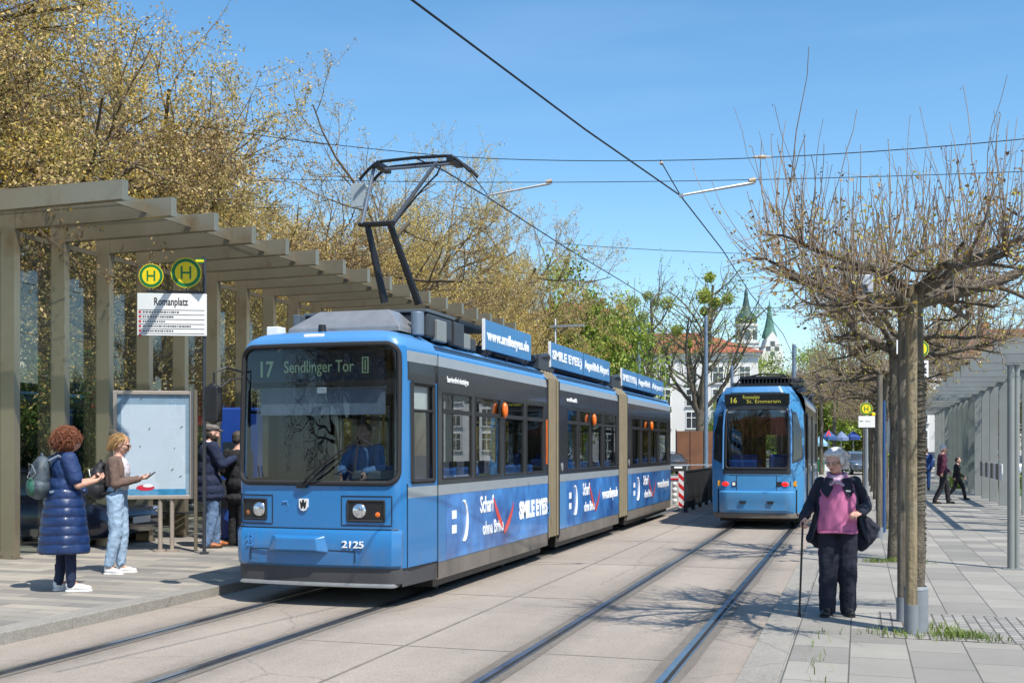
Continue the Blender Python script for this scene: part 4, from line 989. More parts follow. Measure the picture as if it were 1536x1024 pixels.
# ---- tram 2 (seen from its tail)
x2, y2 = -2.12, 24.35
t2 = thing('tram', 'blue tram seen from its tail with red tail lights and a yellow dot-matrix display', 'tram', (x2, y2, 0))
W2 = .99
plan2 = [(0, 0), (.3, .005), (.62, .03), (.70, .05), (.98, .34)]
def m2(x, y, z, front):
    if front and abs(x) < .72 and 1.19 < z < 2.96: return PBK
    if z < .33: return SKIRTD
    if z > 2.98: return PB2
    if not front and 1.35 < z < 2.5: return PBK
    return PB3
z2 = sorted(set([round(v, 3) for v in list(np.arange(.30, 1.18, .06)) + [1.19] + list(np.arange(1.22, 2.72, .03)) + [2.75, 2.79, 2.83, 2.87, 2.9, 2.96, 2.98, 3.0, 3.03, 3.06, 3.09, 3.11, 3.12]]))
cfg2 = dict(glass=WSH2, plan=plan2, W=W2, Wn=.98, L=.9, off=[(0, 0), (1.2, .0), (2.7, .10), (2.96, .13), (3.09, .2), (3.12, .88)], inset=[(0, .03), (.6, 0), (2.0, 0), (2.5, .02), (2.85, .14), (3.09, .30), (3.12, .94)],
    zs=z2, screen=(-.66, .66, 1.32, 2.60, .07), side_windows=[], matf=m2, gr=.018)
fn2, yf2, half2 = nose(t2, cfg2)
F2 = lambda x, z, e=0: (x, yf2(x, z) - e, z)
# corner windows on the angled facets, ringed by a raised blue arch
for sg in (-1, 1):
    fx_ = lambda x, z, e=0: (sg * x * (1 - interp(z, cfg2['inset']) / W2), yf2(x, z) - e, z)
    ys_ = [(.745, 1.42), (.955, 1.52), (.955, 2.52), (.745, 2.60)]
    gr_ = lambda c, e: surf(lambda u, v: fx_(c[0][0] + (c[1][0] - c[0][0]) * u, (c[0][1] + (c[1][1] - c[0][1]) * u) * (1 - v) + (c[3][1] + (c[2][1] - c[3][1]) * u) * v, e), [i / 6 for i in range(7)], [i / 20 for i in range(21)])
    w = gr_(ys_, .012).build('window', PBK, t2, smooth=True)
    gr_([(.765, 1.47), (.94, 1.55), (.94, 2.48), (.765, 2.55)], .020).build('pane', mat('dark glass', (.03, .035, .04), .03, 0, 0, spec=1), w, smooth=True)
    q = MB(); q.tube([fx_(.72, 1.3, .012), fx_(.72, 2.2, .012), fx_(.72, 2.62, .014), fx_(.75, 2.74, .014), fx_(.84, 2.80, .012), fx_(.93, 2.72, .012), fx_(.975, 2.55, .01), fx_(.975, 1.3, .01)], .022, n=8); q.build('pillar_trim', PB2, t2, smooth=True)
# display
q = MB(); q.b2((-.69, -.02 + .11, 2.68), (.69, .14, 2.93)); dd = q.build('destination_display', mat('display box2', (.006, .008, .008), .3), t2, bevel=.02)
text('16', .16, 'lettering', LEDY, dd, (-.58, .088, 2.735), bold=.004)
rr = random.Random(11)
LY2 = LEDY
text('Romanplatz', .11, 'lettering', LY2, dd, (-.30, .088, 2.82), fit=.36)
text('St. Emmeram', .11, 'lettering', LY2, dd, (-.22, .088, 2.725), bold=.0, fit=.72)
# tail lights
for sg in (-1, 1):
    q = MB(); q.b2((sg * .42, .04, .92), (sg * .72, .09, 1.04)); h = q.build('tail_lamp', BLACK, t2, bevel=.01)
    for v in h.data.vertices: v.co.y = yf2(v.co.x, 1) - .012 + (v.co.y - .04)
    q = MB(); q.ell(F2(sg * (.66 if sg < 0 else .60), .98, .012), (.075, .02, .05), mat('lamp red', (.75, .01, .01), .3, emit=(1, .02, .01), estr=.7)); q.build('red_lens', None, h, smooth=True)
    q = MB(); q.box(F2(sg * (.48 if sg < 0 else .78), .98, .012), (.06, .02, .07), WHITE if sg < 0 else mat('amber', (.75, .35, .02), .4)); q.build('side_lens', None, h)
    q = MB(); q.box(F2(sg * .80, .99, .01), (.07, .02, .12), mat('amber', (.75, .35, .02), .4)); q.build('amber_lens', None, h)
# hatch gaps
q = MB(); q.tube([F2(-.42, 1.16, .002), F2(-.42, .84, .002)], .006, n=5); q.tube([F2(.42, 1.16, .002), F2(.42, .84, .002)], .006, n=5); q.tube([F2(x, 1.17, .002) for x in np.linspace(-.7, .7, 9)], .006, n=5); q.build('panel_gap', BLACK, t2)
block(t2, yf2, -.80, .80, [(.36, .02, .02), (.42, .06, .0), (.60, .07, 0), (.66, .09, 0), (.80, .09, 0), (.835, .05, .01)], PB3, 'bumper')
q = MB()
for a in (-.28, .30): q.prism([(a - .08, .615), (a + .08, .615), (a + .05, .56), (a - .05, .56)], 'y', -.10, -.05)
q.build('bumper_slot', BLACK, t2)
for sg in (-1, 1): q = MB(); q.tube([F2(sg * .83, .86, .01), F2(sg * .83, .36, .01), F2(sg * .86, .30, .0)], .015, n=6); q.build('bumper_gap', BLACK, t2)
block(t2, yf2, -.93, .93, [(.24, -.02, .02), (.26, .0, .0), (.34, .012, 0), (.36, .0, 0)], SKIRTD, 'rear_skirt')
# interior seen through the back window
q = MB(); q.b2((-.62, .30, .5), (-.02, .75, 1.5)); q.b2((-.62, .65, 1.4), (-.02, .75, 1.62)); q.build('seat', SEATB, t2, bevel=.05)
q = MB(); q.b2((.24, .30, .5), (.64, .75, 1.62)); q.build('seat', SEATB, t2, bevel=.05)
q = MB(); q.b2((-.66, .12, 2.52), (.66, .16, 2.60)); q.build('screen_header', PGR, t2)
module(t2, .9, 7.6, [(1.4, 2.3), (2.4, 3.3), (3.9, 4.8), (4.9, 5.8), (6.2, 7.1)], hw=W2, ends=(False, True))
# dark plug doors on the platform side
for a in (1.35, 4.0):
    q = MB(); q.b2((W2, a, .35), (W2 + .03, a + 1.3, 2.55)); q.build('door', PBK, t2, bevel=.02)
q = MB(); q.b2((W2 + .0, .95, 1.5), (W2 + .06, 1.1, 2.5)); q.build('door_edge', PBK, t2, bevel=.02)
# roof equipment: slatted resistor box
q = MB(); q.b2((-.45, .95, 3.14), (.62, 2.4, 3.2)); q.b2((-.45, .95, 3.30), (.62, 2.4, 3.36)); 
for i in range(14): q.b2((-.44 + i * .08, .97, 3.2), (-.41 + i * .08, 2.38, 3.30))
q.build('roof_grille', BLACK, t2)
q = MB(); q.tube([(-.60, 1.2, 3.14), (-.45, 1.2, 3.33), (.0, 1.2, 3.42), (.5, 1.2, 3.40), (.64, 1.2, 3.3)], .02); q.build('roof_cable', BLACK, t2)
q = MB(); q.b2((.64, 1.3, 3.1), (.92, 3.2, 3.33)); q.build('roof_equipment', DGREY, t2, bevel=.02)
q = MB(); q.b2((-.8, 2.6, 3.08), (.6, 6.8, 3.32)); q.build('roof_equipment', DGREY, t2, bevel=.02)
for yy in (2.0, 3.6, 6.0):
    for sg in (-1, 1): q = MB(); q.cyl((sg * .65 - .05, yy, .27), .26, .1, ax='x', n=20); q.build('wheel', DGREY, t2, smooth=True)
# further sections swing left with the curve: build them as children set at an angle
arm = bpy.data.objects.new('rear_section', None); COL.objects.link(arm); arm.parent = t2; arm.location = (0, 7.9, 0); arm.rotation_euler.z = R(9)
bellows(t2, 7.5, 8.1, W2)
module(arm, .3, 6.0, [(.8, 1.8), (2.0, 3.0), (3.4, 4.4), (4.6, 5.5)], hw=W2)
for c in KIDS(arm): c.parent = t2; c.location = (0, 7.9, 0); c.rotation_euler.z = R(9)
bpy.data.objects.remove(arm)
# ------------------------------------------------------------------ people (each in its own frame: facing -Y, 1.70 tall, person's left is +X)
SKIN = mat('skin', (.58, .33, .24), .55, 0, .08, 14); SKIN2 = mat('skin rosy', (.68, .38, .29), .5, 0, .12, 14)
EYEW = mat('eye white', (.7, .7, .68), .3); EYED = mat('eye dark', (.03, .02, .015), .2); LIP = mat('lips', (.42, .13, .12), .5)
def V(*a): return Vector(a)
def head_blob(q, c, M, s=1.0):
    e = lambda o, r, : q.ell(c + M @ V(*o) * s, [k * s for k in r], None, 14, 9, M=M)
    e((0, .012, .035), (.076, .094, .088)); e((0, -.018, -.030), (.062, .070, .080)); e((0, -.035, -.078), (.040, .042, .036))
    e((0, -.092, -.012), (.013, .020, .030)); e((0, -.100, -.026), (.017, .014, .013))
    e((0, -.074, .022), (.055, .022, .016)); e((.040, -.066, -.022), (.024, .022, .022)); e((-.040, -.066, -.022), (.024, .022, .022))
    e((0, -.082, -.056), (.026, .014, .013)); e((.077, .010, -.010), (.012, .022, .034)); e((-.077, .010, -.010), (.012, .022, .034))
def face_parts(body, c, M, s=1.0, eyes=True, lips=LIP):
    if eyes:
        for sg in (-1, 1):
            q = MB(); q.ell(c + M @ V(sg * .031, -.079, .002) * s, (.013 * s, .010 * s, .008 * s), EYEW, 10, 6, M=M); q.ell(c + M @ V(sg * .031, -.0865, .002) * s, (.006 * s, .005 * s, .006 * s), EYED, 8, 6)
            q.build('eye', None, body, smooth=True)
    q = MB(); q.ell(c + M @ V(0, -.094, -.056) * s, (.022 * s, .008 * s, .007 * s), None, 12, 6, M=M); q.build('mouth', lips, body, smooth=True)
def hand_blob(q, w, f, n, curl=.5, side=1, s=1.0, thumb=.4):
    """w wrist, f towards the fingers, n palm normal (where the palm looks), side: +1 thumb on f x n side"""
    f = f.normalized(); n = (n - f * n.dot(f)).normalized(); t = f.cross(n) * side
    L = .085 * s
    for k in (-1, -.33, .33, 1):
        q.cap(w + t * k * .012 * s, .017 * s, w + f * L + t * k * .031 * s, .0115 * s, n=8)
    for i, (k, ln) in enumerate(((1, .072), (.33, .082), (-.33, .077), (-1, .060))):
        p = w + f * L + t * k * .031 * s; ang = curl * (.55 + .07 * i); d = f.copy(); tot = ang
        for j, (fr, rr) in enumerate(((.42, .0095), (.32, .0085), (.26, .0075))):
            d = f * math.cos(tot) + n * math.sin(tot); e = p + d * ln * fr * s + t * k * .002
            q.cap(p, rr * s, e, rr * .93 * s, n=7); p = e; tot += curl * .75
    p = w + f * .022 * s + t * .024 * s; d = (f * .7 + t * .65 + n * thumb).normalized(); e = p + d * .045 * s; q.cap(p, .0135 * s, e, .011 * s, n=8)
    d2 = (f * .9 + t * .05 + n * thumb * 1.6).normalized(); q.cap(e, .0105 * s, e + d2 * .032 * s, .009 * s, n=8)
def limb(q, pts, rs):
    for i in range(len(pts) - 1): q.cap(pts[i], rs[i], pts[i + 1], rs[i + 1])
def shell(rings, m, name, parent, thick=.012, n=40, fold=0., seed=1, fk=9, subd=1, puff=0, pn=0):
    """garment as a stack of rings (z, cx, cy, rx, ry, a0, a1) in degrees; 0 = +X, 270 = front"""
    r = random.Random(seed); ph = [r.uniform(0, 6.28) for _ in range(4)]
    q = MB(); rr = []; full = abs(rings[0][6] - rings[0][5] - 360) < .1
    for i, (z, cx, cy, rx, ry, a0, a1) in enumerate(rings):
        ring = []; t = i / max(1, len(rings) - 1)
        for k in range(n + (0 if full else 1)):
            a = R(a0 + (a1 - a0) * k / n); w = 1 + fold * t * (math.sin(fk * a + ph[0]) + .5 * math.sin((fk * 1.7) * a + ph[1] + 2 * t)) + fold * .35 * math.sin(5 * a + 14 * t + ph[2])
            ring.append((cx + rx * w * math.cos(a), cy + ry * w * math.sin(a), z + fold * .12 * math.sin(3 * a + ph[3])))
        rr.append(ring)
    q.loft(rr, m, close=full, caps=False)
    return q.build(name, None, parent, smooth=True, angle=181, solid=thick, subd=subd)
def shoe(root, a, ang, m, ms, s=1.0, ln=.27, name='shoe'):
    M = Matrix.Rotation(ang, 3, 'Z'); c = V(a[0], a[1], 0)
    q = MB(); 
    for o, r in (((0, .015, .052), (.038, .05, .048)), ((0, -.06, .042), (.042, .075, .036)), ((0, -.125, .034), (.043, .055, .028)), ((0, .03, .07), (.034, .036, .045))):
        q.ell(c + M @ V(*o) * s, [k * s for k in r], None, 14, 8, M=M)
    o = q.build(name, m, root, remesh=.008, sm=3)
    q = MB(); pl = [(.036, .05), (.02, .066), (-.02, .066), (-.036, .05), (-.038, 0), (-.034, -.06), (-.045, -.12), (-.040, -.155), (-.02, -.182), (.01, -.185), (.038, -.16), (.046, -.12), (.036, -.06), (.038, 0)]
    q.prism([tuple((M @ V(x, y, 0)).xy * s + c.xy) for x, y in pl], 'z', .001, .020 * s); q.build('sole', ms, o, bevel=.004)
    return o
def person(name, label, loc, rz, H, group=None):
    t = thing(name, label, 'person', loc, rz, group); t.scale = (H / 1.70,) * 3; return t
def base_body(t, sk, J, vox=.010, hands=None, hs=1.0, headM=None, chest=(.15, .10)):
    """one continuous skin surface; J = joints"""
    q = MB(); hM = headM if headM is not None else Matrix.Identity(3)
    head_blob(q, J['head'], hM, hs)
    q.cap(J['neck'], .052, J['head'] + hM @ V(0, .015, -.05), .048)
    ch, pv = J['chest'], J['pelvis']
    q.ell(ch + V(0, 0, .04), (chest[0], chest[1], .17)); q.ell((ch + pv) / 2, (chest[0] * .85, chest[1] * .9, .2)); q.ell(pv, (.155, .105, .13))
    for s in ('L', 'R'):
        limb(q, [J['sh' + s], J['el' + s], J['wr' + s]], [.048, .038, .026]); q.cap(ch + V(0, 0, .10), .06, J['sh' + s], .05)
        limb(q, [J['hip' + s], J['kn' + s], J['an' + s]], [.078, .052, .036]); q.cap(J['an' + s], .034, J['an' + s] + V(0, -.07, -.035), .026)
        if hands and s in hands:
            h = hands[s]; hand_blob(q, J['wr' + s], h[0], h[1], h[2], h[3], 1.0)
    b = q.build('body', sk, t, remesh=vox, sm=2)
    return b
def sleeves(t, J, m, name, rs=(.072, .062, .048), sides='LR', vox=.012, extra=None, end=1.0, sm=3):
    for s in sides:
        q = MB(); w = J['el' + s].lerp(J['wr' + s], end) if end > 0 else J['el' + s]
        limb(q, [J['sh' + s], J['el' + s], w] if end > 0 else [J['sh' + s], J['sh' + s].lerp(J['el' + s], 1 + end)], rs)
        q.build(name, m, t, remesh=vox, sm=sm)
def trousers(t, J, m, rs=(.105, .078, .066), name='trousers', vox=.012, hem=1.0, waist=(.165, .12)):
    q = MB(); pv = J['pelvis']; q.ell(pv + V(0, 0, .03), (waist[0], waist[1], .13)); 
    for s in 'LR': limb(q, [J['hip' + s], J['kn' + s], J['kn' + s].lerp(J['an' + s] + V(0, .005, -.02), hem)], rs)
    r = random.Random(3)
    for s in 'LR':      # knee and ankle creases
        for k in range(9):
            u = r.uniform(.05, .95); p = J['kn' + s].lerp(J['an' + s], u) if k % 2 else J['hip' + s].lerp(J['kn' + s], u)
            a = r.uniform(0, 6.28); q.cap(p + V(math.cos(a) * rs[1] * .75, math.sin(a) * rs[1] * .75, -.02), .014, p + V(math.cos(a + .8) * rs[1] * .8, math.sin(a + .8) * rs[1] * .8, .03), .012)
    return q.build(name, m, t, remesh=vox, sm=2)
def hair_blob(t, c, M, m, lumps, name='hair', vox=.007, sm=1):
    q = MB()
    for o, r in lumps: q.ell(c + M @ V(*o), r if hasattr(r, '__len__') else (r,) * 3, None, 10, 7, M=M)
    return q.build(name, m, t, remesh=vox, sm=sm)
def strands(t, c, M, m, n, rad, off, ln, r_, curl, seed, keep):
    """locks of hair: thin tapering tubes that lie back and down over the head"""
    g = random.Random(seed); q = MB()
    for i in range(n * 3):
        if n <= 0: break
        v = rv_(g).normalized()
        if v.z < -.75 or not keep(v.x, v.y, v.z): continue
        n -= 1
        down = Vector((v.x * .3, .55, -.75)); d = (down - v * down.dot(v)).normalized() + rv_(g) * .18
        p = Vector((v.x * rad[0], v.y * rad[1], v.z * rad[2])) + Vector(off); pts = []; ph = g.uniform(0, 6.28); sd = d.cross(v); L = ln * g.uniform(.6, 1.2); k = 7 if curl > .5 else 5
        for j in range(k):
            u = j / (k - 1); a = ph + u * 9
            w = p + d * L * u + v * (.006 * math.sin(u * 3.1)) + (sd * math.cos(a) + v * math.sin(a)) * .009 * curl + Vector((0, 0, -.02 * u * u))
            pts.append(c + M @ w)
        q.tube(pts, [r_ * (1 - .6 * (j / (k - 1)) ** 2) for j in range(k)], n=4)
    return q.build('hair_locks', m, t, smooth=True)
def rv_(r): return Vector((r.gauss(0, 1), r.gauss(0, 1), r.gauss(0, 1)))
def cloth(name, col, rough=.85, var=.12, bump=.15, bs=150, sc=6, col2=None): return mat(name, col, rough, 0, var, sc, bump, bs, col2=col2)

# ===== the old lady with the cane
lx, ly = gnd(1256, 921, PZR)
old = person('person', 'grey-haired person with glasses, dark open jacket and pink top, walking with a cane', (lx, ly, PZR), R(3), 1.715)
hM = Matrix.Rotation(R(-24), 3, 'Z') @ Matrix.Rotation(R(14), 3, 'X')
J = dict(head=V(-.025, -.035, 1.555), neck=V(0, .01, 1.40), chest=V(0, .0, 1.22), pelvis=V(.01, .01, .92),
    shL=V(.165, .01, 1.345), elL=V(.285, .03, 1.11), wrL=V(.225, -.19, 1.05), shR=V(-.165, .01, 1.335), elR=V(-.255, .02, 1.12), wrR=V(-.33, -.20, 1.00),
    hipL=V(.10, .0, .90), hipR=V(-.09, .0, .90), knL=V(.10, -.03, .49), knR=V(-.09, -.05, .49), anL=V(.105, .02, .09), anR=V(-.10, -.06, .09))
body = base_body(old, SKIN2, J, .0065, {'L': (V(-.55, -.55, -.1), V(-.2, .3, -.8), .9, -1), 'R': (V(-.15, -.35, -.55), V(.5, .1, -.3), 1.15, 1)}, 1.03, hM, (.16, .12))
face_parts(body, J['head'], hM, 1.03)
c = J['head']
PINK = cloth('pink knit', (.52, .15, .31), .85, .14)
NAVY = cloth('navy wool', (.012, .015, .030), .85, .2, .2); NAVYT = cloth('navy trousers', (.014, .017, .032), .9, .2)
top = shell([(1.43, 0, .0, .07, .06, 0, 360), (1.39, 0, -.005, .12, .085, 0, 360), (1.33, 0, -.015, .165, .115, 0, 360), (1.26, 0, -.03, .175, .135, 0, 360), (1.19, 0, -.04, .18, .145, 0, 360), (1.10, 0, -.035, .182, .14, 0, 360), (1.01, 0, -.035, .188, .143, 0, 360), (.93, 0, -.03, .192, .146, 0, 360), (.845, 0, -.03, .195, .15, 0, 360)], PINK, 'pink_top', old, .01, 40, .045, 9, 5)
q = MB(); q.tube([(.19 * math.cos(a), -.03 + .152 * math.sin(a), .845 + .005 * math.sin(3 * a)) for a in np.linspace(0, 2 * math.pi, 40)[:-1]], .014, n=6, closed=True); q.build('hem', PINK, top, smooth=True)
trousers(old, J, NAVYT, (.118, .094, .084), hem=1.0, waist=(.19, .145))
# jacket: shell open at the front, flared skirt, held closed at the neck
rings = []
for i, (z, rx, ry, op, cx) in enumerate(((1.405, .085, .075, 18, 0), (1.375, .145, .10, 16, 0), (1.33, .185, .13, 14, 0), (1.27, .20, .155, 26, 0), (1.18, .212, .17, 42, .0), (1.08, .222, .178, 52, .0), (.98, .235, .185, 56, .01), (.88, .255, .19, 60, .015), (.80, .275, .20, 64, .02), (.73, .295, .21, 68, .025))):
    rings.append((z, cx, .015, rx, ry, 270 + op, 270 + 360 - op))
shell(rings, NAVY, 'jacket', old, .016, 44, .035, 4, 7)
sleeves(old, J, NAVY, 'sleeve', (.070, .064, .050), vox=.009)
# jacket tail swinging out on the hand side
q = MB(); vs = []
q.cap((.20, .03, 1.05), .05, (.33, .02, .80), .05); q.cap((.18, .03, 1.05), .05, (.24, .03, .70), .055); q.cap((.33, .02, .80), .05, (.24, .03, .70), .055); q.cap((.25, .03, .98), .05, (.38, .02, .88), .035); q.cap((.38, .02, .88), .035, (.31, .02, .78), .04)
q.build('jacket_tail', NAVY, old, remesh=.012, sm=3)
q = MB(); q.cap((-.19, .03, 1.0), .05, (-.27, .03, .76), .04); q.cap((-.17, .03, .95), .05, (-.20, .04, .72), .05); q.build('jacket_tail', NAVY, old, remesh=.012, sm=3)
for sg in (-1, 1):        # lapels
    q = MB(); q.add([(sg * .045, -.115, 1.385), (sg * .12, -.10, 1.395), (sg * .165, -.145, 1.26), (sg * .105, -.18, 1.19), (sg * .05, -.165, 1.28)], [(0, 1, 2, 3, 4)]); q.build('lapel', NAVY, old, solid=.014, subd=0, bevel=.004)
q = MB(); q.box((.10, -.172, 1.262), (.045, .008, .016), None, rz=R(-10)); q.build('brooch', WHITE, old, bevel=.003)
# scarf
SC = cloth('scarf', (.38, .14, .26), .8, .35, .1, 150, 22, col2=(.50, .38, .48))
q = MB(); q.tube([(.085 * math.cos(a) - .005, -.01 + .075 * math.sin(a), 1.435 - .035 * max(0, -math.sin(a))) for a in np.linspace(0, 2 * math.pi, 26)[:-1]],   .019, n=10, closed=True)
q.cap((.06, -.09, 1.40), .020, (-.07, -.15, 1.325), .016); q.cap((-.06, -.09, 1.40), .022, (.05, -.15, 1.32), .016); q.ell((0, -.14, 1.345), (.03, .022, .024)); q.build('scarf', SC, old, remesh=.007, sm=1)
# hair: short, swept
GH = mat('grey hair', (.52, .50, .50), .6, 0, .2, 45, col2=(.72, .70, .70)); rr = random.Random(21)
lum = [((0, .025, .055), (.088, .098, .080)), ((.0, .075, .0), (.078, .055, .085)), ((-.03, -.055, .092), (.06, .045, .030)), ((.04, -.045, .09), (.05, .045, .032)), ((.078, .0, .02), (.022, .055, .055)), ((-.078, .0, .02), (.022, .05, .05))]
for i in range(110):
    a = rr.uniform(0, 6.28); e = rr.uniform(.02, 1.45); x, y, z = math.cos(a) * math.cos(e), math.sin(a) * math.cos(e), math.sin(e)
    if y < -.55 and z < .55: continue
    lum.append(((x * .094, .02 + y * .108, .045 + z * .090), (rr.uniform(.008, .016), rr.uniform(.014, .026), rr.uniform(.008, .014))))
hair_blob(old, c, hM, GH, lum, vox=.006); strands(old, c, hM, GH, 620, (.094, .106, .094), (.0, .02, .035), .075, .0024, .25, 3, keep=lambda x, y, z: z > .62 or y > -.35)
q = MB()
for sg in (-1, 1):
    pts = [c + hM @ V(sg * .034 + .026 * math.cos(a), -.100, .002 + .017 * math.sin(a)) for a in np.linspace(0, 2 * math.pi, 17)[:-1]]; q.tube(pts, .0019, n=5, closed=True)
    q.tube([c + hM @ V(sg * .060, -.098, .008), c + hM @ V(sg * .080, -.05, .008), c + hM @ V(sg * .082, .02, .004)], .0026, n=5)
q.tube([c + hM @ V(-.009, -.102, .004), c + hM @ V(.009, -.102, .004)], .0026, n=5); q.build('glasses', mat('glasses', (.05, .035, .03), .3), old)
LEA = mat('black leather', (.018, .018, .018), .4, 0, .2)
shoe(old, (.105, .0), R(8), LEA, RUB, 1.08); shoe(old, (-.10, -.08), R(-12), LEA, RUB, 1.08)
# cane: held, so a thing of its own
Mw = Matrix.Translation((lx, ly, PZR)) @ Matrix.Rotation(R(3), 4, 'Z') @ Matrix.Scale(1.715 / 1.7, 4)
hp = Mw @ (J['wrR'] + V(-.012, -.045, -.075)); bt = Vector((*gnd(1200, 922, PZR), PZR)); bt.y = hp.y - .02
k = thing('walking_cane', 'black walking cane held upright in the hand of the grey-haired person in pink', 'cane', tuple(bt))
q = MB(); h = hp - bt; q.tube([(0, 0, .02), tuple(h)], .011, n=10); q.build('shaft', BLACK, k, smooth=True)
q = MB(); q.tube([tuple(h + V(0, .05, .01)), tuple(h + V(0, .02, .022)), tuple(h + V(0, -.03, .02)), tuple(h + V(0, -.07, .0))], .013, n=8); q.build('handle', BLACK, k, smooth=True)
q = MB(); q.cyl((0, 0, 0), .019, .05, r2=.014); q.build('rubber_tip', RUB, k, smooth=True)

# ===== woman in the blue quilted coat, seen from behind at an angle
bx, by = gnd(99, 886, PZL)
blue = person('person', 'curly brown-haired person in a long navy quilted coat and white trainers, wearing a grey backpack', (bx, by, PZL), R(143), 1.90)
J = dict(head=V(0, -.045, 1.545), neck=V(0, .01, 1.40), chest=V(0, .01, 1.22), pelvis=V(0, .02, .92),
    shL=V(.17, .01, 1.35), elL=V(.21, -.04, 1.09), wrL=V(.10, -.25, 1.13), shR=V(-.17, .01, 1.35), elR=V(-.22, -.06, 1.09), wrR=V(-.09, -.27, 1.13),
    hipL=V(.09, .02, .90), hipR=V(-.09, .02, .90), knL=V(.085, .0, .49), knR=V(-.09, -.02, .49), anL=V(.08, .05, .09), anR=V(-.10, -.03, .09))
hM = Matrix.Rotation(R(22), 3, 'X')
body = base_body(blue, SKIN, J, .009, {'L': (V(-.6, -.7, .15), V(-.3, .3, .8), .9, -1), 'R': (V(.5, -.7, .15), V(.3, .3, .8), .9, 1)}, 1.0, hM)
face_parts(body, J['head'], hM)
COAT = mat('navy quilt', (.009, .028, .10), .45, 0, .15, 7, bump=.2, bscale=25, coat=.1); COATD = cloth('navy dress', (.009, .034, .12), .7, .1)
rings = []
zt_, zb_ = 1.05, .40; npf = 7; per = 7
for i in range(npf * per + 1):
    f = i / (npf * per); z = zt_ + (zb_ - zt_) * f; pfx = (abs(math.sin(math.pi * i / per)) ** .4)
    rx = .195 + .10 * f ** .8; ry = .165 + .09 * f ** .8; rings.append((z, 0, .02, rx + .013 * pfx - .012, ry + .013 * pfx - .012, 0, 360))
shell(rings, COAT, 'coat_skirt', blue, .012, 56, .030, 9, 6, subd=0)
q = MB(); q.ell((0, .01, 1.24), (.20, .15, .17)); q.ell((0, .02, 1.08), (.19, .155, .14)); q.cap((-.13, .01, 1.34), .075, (.13, .01, 1.34), .075); q.cap((0, .01, 1.36), .07, (0, .01, 1.41), .06); q.build('coat_top', COATD, blue, remesh=.012, sm=4)
for s in 'LR':
    q = MB(); q.cap(J['sh' + s], .085, J['sh' + s].lerp(J['el' + s], .72), .076); q.build('sleeve', COATD, blue, remesh=.012, sm=3)
q = MB(); q.ell((.17, -.19, .90), (.07, .045, .10)); q.ell((.10, -.19, 1.02), (.09, .05, .045)); q.build('rolled_jacket', COAT, blue, remesh=.012, sm=2)
LEG = cloth('navy leggings', (.010, .018, .055), .8, .1)
trousers(blue, J, LEG, (.09, .062, .048), 'leggings', hem=.98)
WS = mat('white trainer', (.72, .72, .72), .6, 0, .06); PKS = mat('pink tab', (.7, .2, .2), .6)
shoe(blue, (.08, .04), R(0), WS, WHITE, 1.05); shoe(blue, (-.10, -.04), R(-22), WS, WHITE, 1.05)
CH = mat('auburn curls', (.17, .055, .022), .65, 0, .35, 30, bump=.4, bscale=120); rr = random.Random(8)
c = J['head']; lum = [((0, .03, .02), (.105, .11, .105)), ((0, .07, -.05), (.10, .08, .10))]
for i in range(560):
    a = rr.uniform(0, 6.28); e = rr.uniform(-1.1, 1.5); x, y, z = math.cos(a) * math.cos(e), math.sin(a) * math.cos(e), math.sin(e)
    if y < -.6 and z < .5: continue
    k = rr.uniform(.95, 1.25); lum.append(((x * .118 * k, .04 + y * .118 * k, .0 + z * .112 * k), rr.uniform(.007, .014)))
hair_blob(blue, c, hM, CH, lum, vox=.0055, sm=0); strands(blue, c, hM, CH, 620, (.128, .132, .122), (0, .035, .0), .085, .0034, 1.3, 5, keep=lambda x, y, z: z > .5 or y > -.5)
# backpacks are carried: things of their own
def backpack(label, T, rz, s, m1_, m2_, m3_, strap=True):
    t = thing('backpack', label, 'backpack', T, rz); t.scale = (s,) * 3
    q = MB(); q.ell((0, .02, .02), (.16, .10, .20)); q.ell((0, .03, -.10), (.165, .115, .14)); q.ell((0, .0, .14), (.12, .08, .10)); q.build('bag', m1_, t, remesh=.010, sm=4)
    q = MB(); q.ell((0, .10, -.10), (.125, .06, .11)); q.build('pocket', m2_, t, remesh=.010, sm=3)
    for sg in (-1, 1):
        q = MB(); q.tube([(sg * .09, -.05, .18), (sg * .12, -.14, .235), (sg * .14, -.25, .17), (sg * .15, -.29, .02), (sg * .15, -.20, -.13), (sg * .13, -.05, -.16)], .016, n=8); q.build('strap', m3_, t, smooth=True)
    q = MB(); q.tube([(-.13, .09, .05), (-.09, .12, .14), (.06, .12, .15), (.12, .10, .06), (.05, .135, .0), (-.08, .135, -.01), (-.13, .09, .05)], .004, n=6); q.build('piping', GAL, t)
    q = MB(); q.tube([(-.03, .0, .21), (-.03, .0, .26), (.03, .0, .26), (.03, .0, .21)], .008, n=6); q.build('handle', m3_, t)
    return t
BG = cloth('bag grey', (.025, .035, .045), .6, .4, .2, 60, 8, col2=(.075, .10, .12)); BGR = cloth('bag green', (.012, .035, .035), .6, .5, .1, 60, 14, col2=(.03, .14, .09)); BGS = cloth('bag strap', (.13, .17, .22), .7)
Mb = Matrix.Translation((bx, by, PZL)) @ Matrix.Rotation(R(143), 4, 'Z') @ Matrix.Scale(1.90 / 1.7, 4)
backpack('grey and dark green backpack on the back of the curly-haired person in the navy coat', tuple(Mb @ V(0, .235, 1.17)), R(143), 1.05, BG, BGR, BGS)
hp = Mb @ V(0, -.335, 1.16)
k = tag(MB().box((0, 0, 0), (.075, .012, .15), BLACK, M=Matrix.Rotation(R(-50), 3, 'X')).build('phone', BLACK, None, loc=tuple(hp), rz=R(143), bevel=.004), 'dark phone held in both hands by the curly-haired person in the navy coat', 'phone')

